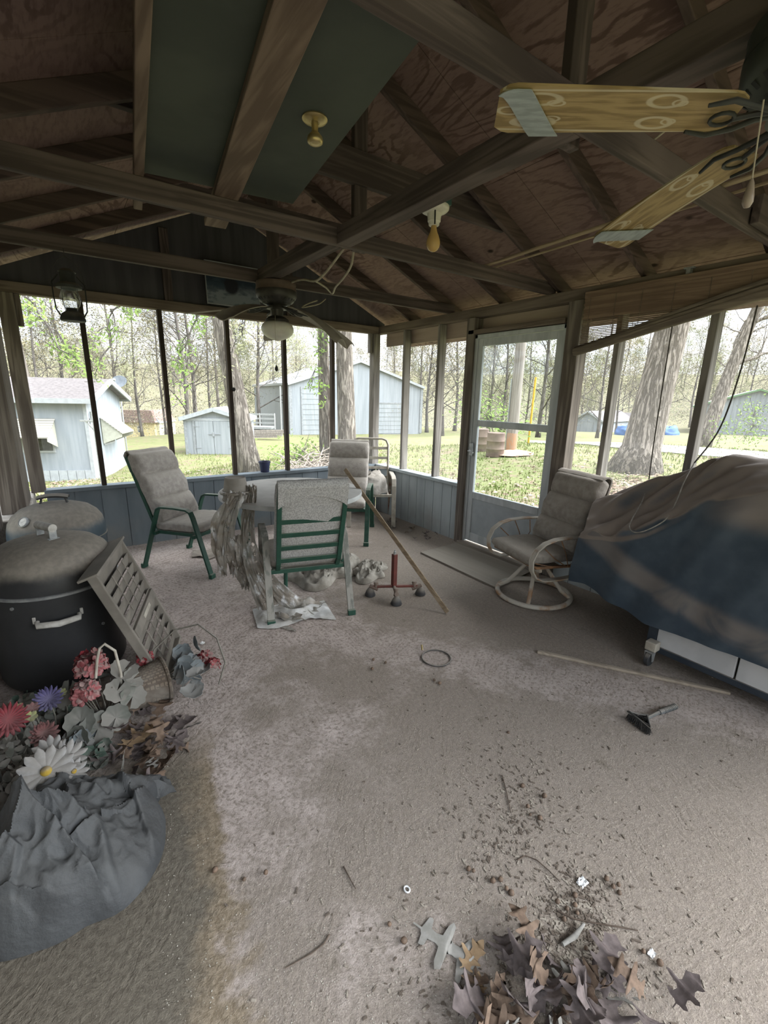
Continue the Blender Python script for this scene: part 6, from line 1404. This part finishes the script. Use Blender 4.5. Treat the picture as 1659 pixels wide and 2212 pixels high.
# brush pile by the twin trunks, lumber and trailer behind the shed
mb = MB(); r_ = random.Random(8)
for _ in range(330):
    p = gp(r_.gauss(668, 26), r_.gauss(9.6, .5)); z = p.z+abs(r_.gauss(0, .16)); a = r_.uniform(0, 6.28); l = r_.uniform(.15, .7); d_ = V((math.cos(a), math.sin(a), r_.gauss(.1, .35))); mb.tube([V((p.x, p.y, z)), V((p.x, p.y, z))+d_*l*.5+V((0, 0, r_.gauss(0, .04))), V((p.x, p.y, z))+d_*l], [.016, .012, .006], 5)
tag(mb.build('brush_pile', mat('grey_brush', (.33,.285,.24), (.20,.165,.135), 12., rough=1.)), 'tangled pile of grey cut branches beside the twin tree trunks', 'brush pile', kind='stuff')
p = gp(548, 25); 
for k in range(7):
    mb = MB(); z = .12*(k//2)+.1; mb.beam(p-RT0*1.0+FW*0+V((0, .3*(k % 2), z)), p+RT0*(1.3+.1*k)+V((0, .3*(k % 2), z+.1)), .12, .09); tag(mb.build('timber', M_POLE), ['grey timber lying lowest in the stack behind the shed', 'grey timber second in the stack behind the shed', 'grey timber third in the stack behind the shed', 'grey timber fourth in the stack behind the shed', 'grey timber fifth in the stack behind the shed', 'grey timber sixth in the stack behind the shed', 'grey timber topmost in the stack behind the shed'][k], 'timber')
t_ = thing('stock_trailer', 'grey slatted stock trailer between the shed and the barn', 'trailer', tuple(gp(552, 27)))
mb = MB(); mb.beam(-RT0*.9+V((0, 0, .55)), RT0*1.0+V((0, 0, .55)), 1.2, .12); mb.build('bed', M_GALV, t_)
for z in (.85, 1.1, 1.35): mb = MB(); mb.beam(-RT0*.9+V((0, -.6, z)), RT0*.9+V((0, -.6, z)), .04, .10); mb.build('side_rail', M_GALV, t_)
for x in (-.88, 0, .88): mb = MB(); mb.beam(RT0*x+V((0, -.6, .5)), RT0*x+V((0, -.6, 1.42)), .06, .06, (1, 0, 0)); mb.build('side_post', M_GALV, t_)
for x in (-.2, .45): mb = MB(); mb.lathe([(.12, -.08), (.28, -.09), (.30, -.05), (.30, .05), (.28, .09), (.12, .08)], 20, Matrix.Translation(RT0*x+V((0, -.5, .28))) @ Matrix.Rotation(R(90), 4, 'X')); mb.build('wheel', M_DARKP, t_, sm=40)
# ---------------------------------------------------------------- trees
def bark(name, c1, c2, c3, sc=1.):
    m, t = newmat(name); v = t.oco(False)
    w_ = t.noise(t.map(v, (1, 1, .16)), 17.*sc, 4, .6, .8); w2 = t.noise(v, 3.5, 4)
    f = t.ss(w_, .38, .60); c_ = t.mix(f, c3, t.mix(t.ss(w2, .35, .65), c1, c2)); t.finish(c_, 1., 0., t.bump(f, .9, .03), .05); return m
B_OAK = bark('grey_oak_bark', (.30,.265,.23), (.235,.205,.175), (.10,.085,.07))
B_OAK2 = bark('grey_brown_bark', (.265,.235,.20), (.20,.175,.15), (.088,.074,.062))
B_FAR = bark('far_bark', (.20,.18,.16), (.15,.13,.115), (.10,.085,.07), .5)
B_TWIG = bark('mid_bark', (.17,.152,.138), (.12,.106,.095), (.075,.065,.058), .5)
LF_Y = mat('pale_spring_leaf', (.25,.255,.14), (.20,.21,.105), .35, rough=.9, spec=.1); LF_G = mat('fresh_green_leaf', (.17,.24,.06), (.125,.19,.04), .6, rough=.8, spec=.1); LF_B = mat('budding_tan', (.25,.22,.14), (.20,.175,.11), .3, rough=.9, spec=.1); LF_D = mat('dark_shrub_leaf', (.11,.19,.07), (.07,.13,.045), .8, rough=.8, spec=.1)
def tree(name, seed, H, r0, clear, lean=(0, 0), nb=10, spread=.5, lv=(6, 5), mw=None, ml=None, leafn=1.0, lsz=.06, label='', group=None, loc=None, flare=1.5, sides=7, droop=0., curve=.5, top=.1, gap=None):
    q_ = random.Random(seed); mb, lb_ = MB(), MB()
    n = 14; T_ = []; rr = []
    for i in range(n+1):
        f = i/n; z = H*f-.25; T_.append(V((lean[0]*H*f+curve*.35*nz(seed, f*2.2)*H*.12, lean[1]*H*f+curve*.35*nz(seed+5, f*2.2)*H*.12, z)))
        rr.append(r0*((1-f)*(1-top)+top*(1-.6*f))*(1 if f > .09 else 1+(flare-1)*(1-f/.09)**2))
    rr[-1] = r0*.06
    # finer base rings for the flare
    mb.tube(T_, rr, sides)
    def leaves(p, k):
        m = leafn*k; m = int(m)+(q_.random() < m-int(m))
        for _ in range(m):
            c = p+V((q_.gauss(0, .14), q_.gauss(0, .14), q_.gauss(0, .14)))*(lsz*14); s = lsz*q_.uniform(.6, 1.3); a = V((q_.gauss(0, 1), q_.gauss(0, 1), q_.gauss(0, 1))).normalized(); b = a.orthogonal().normalized()*s*.55; a = a*s
            k0 = len(lb_.v); lb_.v += [tuple(c-a), tuple(c+b), tuple(c+a), tuple(c-b)]; lb_.f.append((k0, k0+1, k0+2, k0+3))
    def branch(p, d, L, r, lev):
        ns = 6 if lev == 1 else 4; pts = [p]; cur = p; dd = d.normalized()
        for i in range(ns):
            dd = (dd+V((q_.gauss(0, .22), q_.gauss(0, .22), q_.gauss(.06-droop*lev*.16, .16)))).normalized(); cur = cur+dd*L/ns; pts.append(cur)
        mb.tube(pts, [r*(1-.75*i/ns) for i in range(ns+1)], (5, 4, 3, 3)[min(lev-1, 3)], caps=False)
        if lev >= 3: leaves(pts[-1], 3); leaves(pts[2], 1.5)
        if lev <= 2:
            m = lv[lev-1]
            for i in range(m):
                f = .22+.78*(i+q_.random())/m; k = min(int(f*ns), ns-1); pp = pts[k].lerp(pts[k+1], f*ns-k); tn = (pts[k+1]-pts[k]).normalized()
                sd = tn.cross(V((q_.gauss(0, 1), q_.gauss(0, 1), q_.gauss(0, 1)))).normalized(); branch(pp, tn*.75+sd*q_.uniform(.5, 1.0), L*q_.uniform(.38, .62)*(1.15-f*.4), r*(1-.7*f)*.55, lev+1)
        elif lev == 3:
            for i in range(3):
                f = .35+.6*q_.random(); k = min(int(f*ns), ns-1); pp = pts[k]; sd = V((q_.gauss(0, 1), q_.gauss(0, 1), q_.gauss(.2-droop*.4, 1))).normalized(); branch(pp, sd+(pts[k+1]-pts[k]).normalized()*.6, L*.45, r*.35, 4)
    for i in range(nb):
        f = clear+(1-clear)*(i+q_.random()*.6)/nb; f = min(f, .97); k = min(int(f*n), n-1); p = T_[k].lerp(T_[k+1], f*n-k); a = q_.uniform(0, 6.28) if not gap else gap[0]+q_.uniform(-1, 1)*gap[1]; el = q_.uniform(.15, .9)+f*.3
        branch(p, V((math.cos(a)*math.cos(el), math.sin(a)*math.cos(el), math.sin(el)-droop)), H*spread*q_.uniform(.55, 1.0)*(1.1-.75*f), max(rr[k]*.36, .012), 1)
    t_ = thing(name, label, 'tree', loc or (0, 0, 0), 0, group)
    mb.build('trunk', mw, t_, sm=180); 
    if lb_.f: lb_.build('foliage', ml, t_)
    return t_
# the trunks close to the porch
B_ = lambda px, d: tuple(gp(px, d))
tree('oak_tree', 21, 11, .43, .34, tuple(.11*RT0.xy), 9, .42, (6, 5), B_OAK, LF_B, .25, .06, 'broad grey-barked oak trunk standing outside the openings by the blind', None, B_(1392, 10.4), 1.7, 26, top=.5, curve=.3)
tree('leaning_tree', 22, 12, .25, .42, tuple(-.145*RT0.xy), 9, .4, (6, 5), B_OAK2, LF_Y, .5, .06, 'grey tree trunk leaning left behind the middle mullions', None, B_(538, 10.4), 1.35, 18, top=.5, curve=.15)
tree('twin_tree', 23, 11, .235, .5, tuple(-.028*RT0.xy), 7, .4, (6, 5), B_OAK2, LF_Y, .5, .06, 'right trunk of the twin trees outside the front corner', None, B_(752, 10.6), 1.15, 20, top=.62, curve=.1)
tree('twin_tree', 24, 10, .165, .5, tuple(-.012*RT0.xy), 7, .4, (6, 5), B_OAK2, LF_G, .5, .06, 'left thinner trunk of the twin trees, ivy leaves on it', None, B_(703, 10.9), 1.15, 16, top=.6, curve=.1)
tree('pale_tree', 25, 13, .30, .20, tuple(.20*RT0.xy), 12, .42, (6, 5), B_OAK, LF_B, .3, .06, 'pale leaning tree with crooked limbs at the far right edge', None, B_(1533, 19.5), 1.3, 16, top=.45, curve=.5, gap=(math.atan2(RT0.y, RT0.x), 1.3))
# ivy on the twin trunk, bush by it
def leafcloud(name, label, cat, pts, m, sz, group=None, stem=None):
    c0 = pts[0][0]; t_ = thing(name, label, cat, tuple(c0)); lb_, sb_ = MB(), MB(); q_ = random.Random(len(label))
    for c, rad_, n in pts:
        c = V(c)-V(c0)
        for _ in range(n):
            d_ = V((q_.gauss(0, 1), q_.gauss(0, 1), q_.gauss(0, .8)))*rad_*.55; p = c+d_; s = sz*q_.uniform(.6, 1.3); a = V((q_.gauss(0, 1), q_.gauss(0, 1), q_.gauss(0, 1))).normalized(); b = a.orthogonal().normalized()*s*.55
            k0 = len(lb_.v); lb_.v += [tuple(p-a*s), tuple(p+b), tuple(p+a*s), tuple(p-b)]; lb_.f.append((k0, k0+1, k0+2, k0+3))
            if q_.random() < .12: sb_.tube([c*.6, c*.8+d_*.4, p], .006, 4)
    lb_.build('leaves', m, t_); 
    if sb_.f: sb_.build('stems', B_TWIG, t_)
    return t_
iv = []
for (px, py, rad_, n) in ((698, 735, .22, 60), (690, 760, .16, 35), (697, 705, .2, 45), (685, 800, .14, 26), (694, 835, .2, 40), (672, 830, .12, 22), (697, 870, .1, 16)):
    c = CAM+ray(px, py)*10.3; iv.append((c, rad_, n))
leafcloud('ivy', 'green ivy sprigs clinging to the left twin trunk', 'ivy', iv, LF_G, .05)
p = gp(640, 10.4); leafcloud('shrub', 'bright green shrub beside the brush pile', 'shrub', [(p+V((0, 0, .35)), .5, 260), (p+V((.3, .2, .5)), .4, 150), (p+V((-.3, .2, .3)), .4, 120)], LF_G, .045)
p = gp(1060, 15.5); leafcloud('shrub', 'green bush behind the two rusty barrels', 'shrub', [(p+V((0, 0, .9)), .9, 420), (p+V((-.5, .3, 1.2)), .8, 300), (p+V((.5, -.3, .5)), .8, 300)], LF_G, .06)
p = gp(1640, 17.5); leafcloud('shrub', 'leafy sapling before the green trimmed barn', 'shrub', [(p+V((0, 0, 1.0)), .7, 200), (p+V((.2, .2, 1.6)), .6, 150), (p+V((-.6, 0, .6)), .5, 110)], LF_G, .055)
p = gp(1570, 18.); leafcloud('shrub', 'thin low sapling left of the leafy one at the drive', 'shrub', [(p+V((0, 0, .5)), .5, 90), (p+V((.1, .1, 1.0)), .35, 50)], LF_G, .05)
# drooping boughs with fresh leaves in front of the left openings
def bough(label, px0, py0, px1, py1, dep, n, seed, ml=LF_G):
    q_ = random.Random(seed); a = CAM+ray(px0, py0)*dep; b = CAM+ray(px1, py1)*(dep+.4); t_ = thing('tree_bough', label, 'branch', tuple(a)); mb, lb_ = MB(), MB()
    def br(p, q, r, lev):
        pts = [p]; k = 6
        for i in range(1, k+1): pts.append(p.lerp(q, i/k)+V((q_.gauss(0, .07), q_.gauss(0, .07), q_.gauss(0, .09)))*(q-p).length*.7)
        mb.tube([x-a for x in pts], [r*(1-.7*i/k) for i in range(k+1)], 5)
        if lev < 3:
            for i in range(6 if lev == 1 else 4):
                s = pts[1+i % k]; d_ = (q-p)*q_.uniform(.25, .5); ang = q_.uniform(-1.4, 1.4); d_ = V((d_.x*math.cos(ang)-d_.y*math.sin(ang), d_.x*math.sin(ang)+d_.y*math.cos(ang), d_.z*q_.uniform(-.6, 1.2)-.18)); br(s, s+d_, r*.5, lev+1)
        if lev >= 2:
            for s in pts[3:]:
                for _ in range(n):
                    c = s-a+V((q_.gauss(0, .09), q_.gauss(0, .09), q_.gauss(-.05, .08))); sz = q_.uniform(.028, .06); u = V((q_.gauss(0, 1), q_.gauss(0, 1), q_.gauss(-.6, .7))).normalized(); w_ = u.orthogonal().normalized()*sz*.45
                    k0 = len(lb_.v); lb_.v += [tuple(c-u*sz), tuple(c+w_), tuple(c+u*sz), tuple(c-w_)]; lb_.f.append((k0, k0+1, k0+2, k0+3))
    br(a, b, .028, 1); mb.build('limb', B_TWIG, t_, sm=60); lb_.build('leaves', ml, t_); return t_
bough('leafy bough drooping behind the hanging lantern', -40, 560, 130, 735, 7.6, 3, 3)
bough('leafy bough reaching across the second opening from the left', 330, 560, 215, 720, 8.2, 3, 4)
bough('leafy bough hanging before the third opening', 470, 590, 395, 760, 8.6, 3, 5)
bough('thin leafy bough in the opening left of the globe fan', 560, 600, 515, 720, 9., 2, 6, LF_Y)
# ---- woods: four kinds of bare spring tree, each copy its own object
LAB = ['grey bare tree with tan buds in the woods behind the yard', 'tall forked tree with pale yellow-green leaves in the woods', 'slim dark bare tree in the woods behind the yard', 'low spreading tree with pale new leaves in the woods']
GRP = ['bare budding trees in the woods', 'pale yellow-green trees in the woods', 'slim dark trees in the woods', 'low spreading trees in the woods']
FAR = (0, -400, -60)
PR = [tree('woodland_tree', 31, 13, .125, .13, (.02, .01), 22, .36, (8, 5), B_TWIG, LF_B, .32, .05, LAB[0], GRP[0]),
      tree('woodland_tree', 32, 14, .125, .15, (-.02, .0), 22, .34, (8, 5), B_FAR, LF_Y, .5, .055, LAB[1], GRP[1]),
      tree('woodland_tree', 33, 13, .10, .15, (.0, .02), 22, .28, (7, 5), B_TWIG, LF_B, .15, .05, LAB[2], GRP[2]),
      tree('woodland_tree', 34, 10, .11, .10, (.03, .0), 20, .42, (8, 5), B_FAR, LF_Y, .4, .055, LAB[3], GRP[3])]
r_ = random.Random(77); first = [True]*4; placed = []
def put(k, px, dep, sc):
    p = gp(px, dep)
    if first[k]: PR[k].location = p; PR[k].rotation_euler = (0, 0, r_.uniform(0, 6.28)); PR[k].scale = (sc,)*3; first[k] = False
    else: dup(PR[k], tuple(p), r_.uniform(0, 6.28), scale=sc)
near = [(0, 140, 26, 1.0), (2, 95, 24, .9), (3, 110, 33, 1.), (0, 200, 30, 1.05), (1, 258, 27, .95), (2, 300, 30, 1.), (0, 400, 24, 1.05), (0, 418, 27, 1.1), (2, 352, 33, 1.), (1, 470, 33, 1.), (2, 455, 29, .9), (0, 560, 30, 1.1), (1, 596, 38, 1.), (3, 640, 44, 1.1), (0, 690, 48, 1.1), (2, 850, 46, 1.0), (1, 905, 40, 1.0), (0, 925, 34, 1.), (2, 960, 31, 1.), (0, 985, 36, 1.1), (1, 1060, 33, 1.05), (2, 1085, 29, 1.), (0, 1170, 27, 1.1), (2, 1195, 32, 1.), (1, 1240, 38, 1.1), (0, 1300, 34, 1.), (2, 1340, 42, 1.), (3, 1260, 55, 1.1), (0, 1440, 52, 1.15), (1, 1500, 58, 1.2), (2, 1620, 62, 1.3), (0, 1690, 56, 1.2), (0, 30, 30, 1.1), (2, -30, 28, 1.), (3, 520, 42, 1.), (0, 1010, 48, 1.2), (1, 1140, 50, 1.1), (2, 1380, 36, .9)]
for a in near: put(*a)
for i in range(135):
    dep = 44+96*r_.random()**1.1; px = r_.uniform(-90, 1750)
    if 1230 < px and dep < 66: dep += 26
    put(r_.choice([0, 0, 1, 2, 2, 3, 3]), px, dep, r_.uniform(.6, .95))
# low brush that fills the edge of the woods and the hillside
mb = MB(); q_ = random.Random(6)
for i in range(78000):
    dep = 34+130*q_.random()**1.1; px = q_.uniform(-80, 1740)
    if px > 1200 and dep < 60: dep += 24
    if 560 < px < 930 and dep < 50: dep += 16
    p = gp(px, dep); hh = (.6+dep*.022)*abs(q_.gauss(0, 1)); c = p+V((0, 0, hh)); s = .0016*dep*q_.uniform(.6, 1.5)
    u = V((q_.gauss(0, 1), q_.gauss(0, 1), q_.gauss(0, 1))).normalized(); w_ = u.orthogonal().normalized()*s*.6
    k0 = len(mb.v); mb.v += [tuple(c-u*s), tuple(c+w_), tuple(c+u*s), tuple(c-w_)]; mb.f.append((k0, k0+1, k0+2, k0+3))
M_UND, t = newmat('woodland_brush'); v = t.oco(False); n_ = t.noise(v, .12, 4, .6); n2 = t.noise(v, 1.3, 3)
t.finish(t.mix(t.ss(n2, .4, .6), t.mix(t.ss(n_, .4, .6), (.185,.17,.13), (.145,.125,.105)), (.145,.15,.095)), 1., 0., None, 0.)
tag(mb.build('undergrowth', M_UND), 'pale budding undergrowth filling the woods and the far hillside', 'undergrowth', kind='stuff')
# leaning utility pole far left
p = gp(78, 24); mb = MB(); mb.tube([(0, 0, -.3), tuple(-RT0*.55+V((0, 0, 7.5)))], [.16, .12], 12); o = mb.build('leaning_pole', M_POLE, sm=60); o.location = p; tag(o, 'leaning grey utility pole behind the mobile home', 'pole')
# ---------------------------------------------------------------- sky, daylight, camera
w = bpy.data.worlds.new('sky'); scn.world = w; w.use_nodes = True; t = NT(w.node_tree)
gc = t.n('ShaderNodeTexCoord'); 
zz = t.n('ShaderNodeSeparateXYZ', {0: gc}, out=2)
hor = t.mix(t.ss(zz, 0., .28), (.82,.87,.92), (.62,.76,.92))
pr = t.n('ShaderNodeVectorMath', {0: gc, 1: t.n('ShaderNodeCombineXYZ', {0: t.math('ADD', t.math('MAXIMUM', zz, 0.), .18), 1: t.math('ADD', t.math('MAXIMUM', zz, 0.), .18), 2: 1.})}, operation='DIVIDE')
cl = t.ss(t.noise(t.map(pr, (1., 1., .2)), 1.6, 6, .6, .3), .36, .54)
sky = t.mix(cl, hor, (.93,.95,.97))
# overcast sky: brighter overhead than at the horizon, brightest where the veiled sun stands
up = t.ss(zz, .30, .75, 1., SKY_ZEN)
sd = V((SUN_DIR)).normalized()
dot = t.n('ShaderNodeVectorMath', {0: gc, 1: tuple(sd)}, out=1, operation='DOT_PRODUCT')
lobe = t.math('MULTIPLY', t.math('POWER', t.math('MAXIMUM', dot, 0.), 6.), SUN_LOBE)
st = t.math('MULTIPLY', t.math('ADD', up, lobe), SKY_BASE)
bg = t.n('ShaderNodeBackground', {0: sky, 1: st}); t.n('ShaderNodeOutputWorld', {0: bg})
w.cycles.sampling_method = 'MANUAL'; w.cycles.sample_map_resolution = 512
cd = bpy.data.cameras.new('camera'); cam = bpy.data.objects.new('camera', cd); COL.objects.link(cam)
cd.sensor_fit = 'HORIZONTAL'; cd.sensor_width = 36.; cd.lens = 36.*FPX/1659.; cd.clip_start = .05; cd.clip_end = 1000
cam.matrix_world = Matrix((RT, UP, -FW)).transposed().to_4x4(); cam.location = CAM
scn.camera = cam
vs_ = scn.view_settings; scn.display_settings.display_device = 'sRGB'
vs_.view_transform = 'Standard'; vs_.look = 'None'; vs_.gamma = 1; vs_.use_curve_mapping = False; vs_.exposure = EXPO
c = scn.cycles; c.use_denoising = True; c.denoiser = 'OPENIMAGEDENOISE'; c.max_bounces = 7; c.diffuse_bounces = 4; c.glossy_bounces = 2; c.transmission_bounces = 3
c.transparent_max_bounces = 12; c.use_adaptive_sampling = True; c.adaptive_threshold = .02; c.caustics_reflective = c.caustics_refractive = False
c.sample_clamp_indirect = 6.
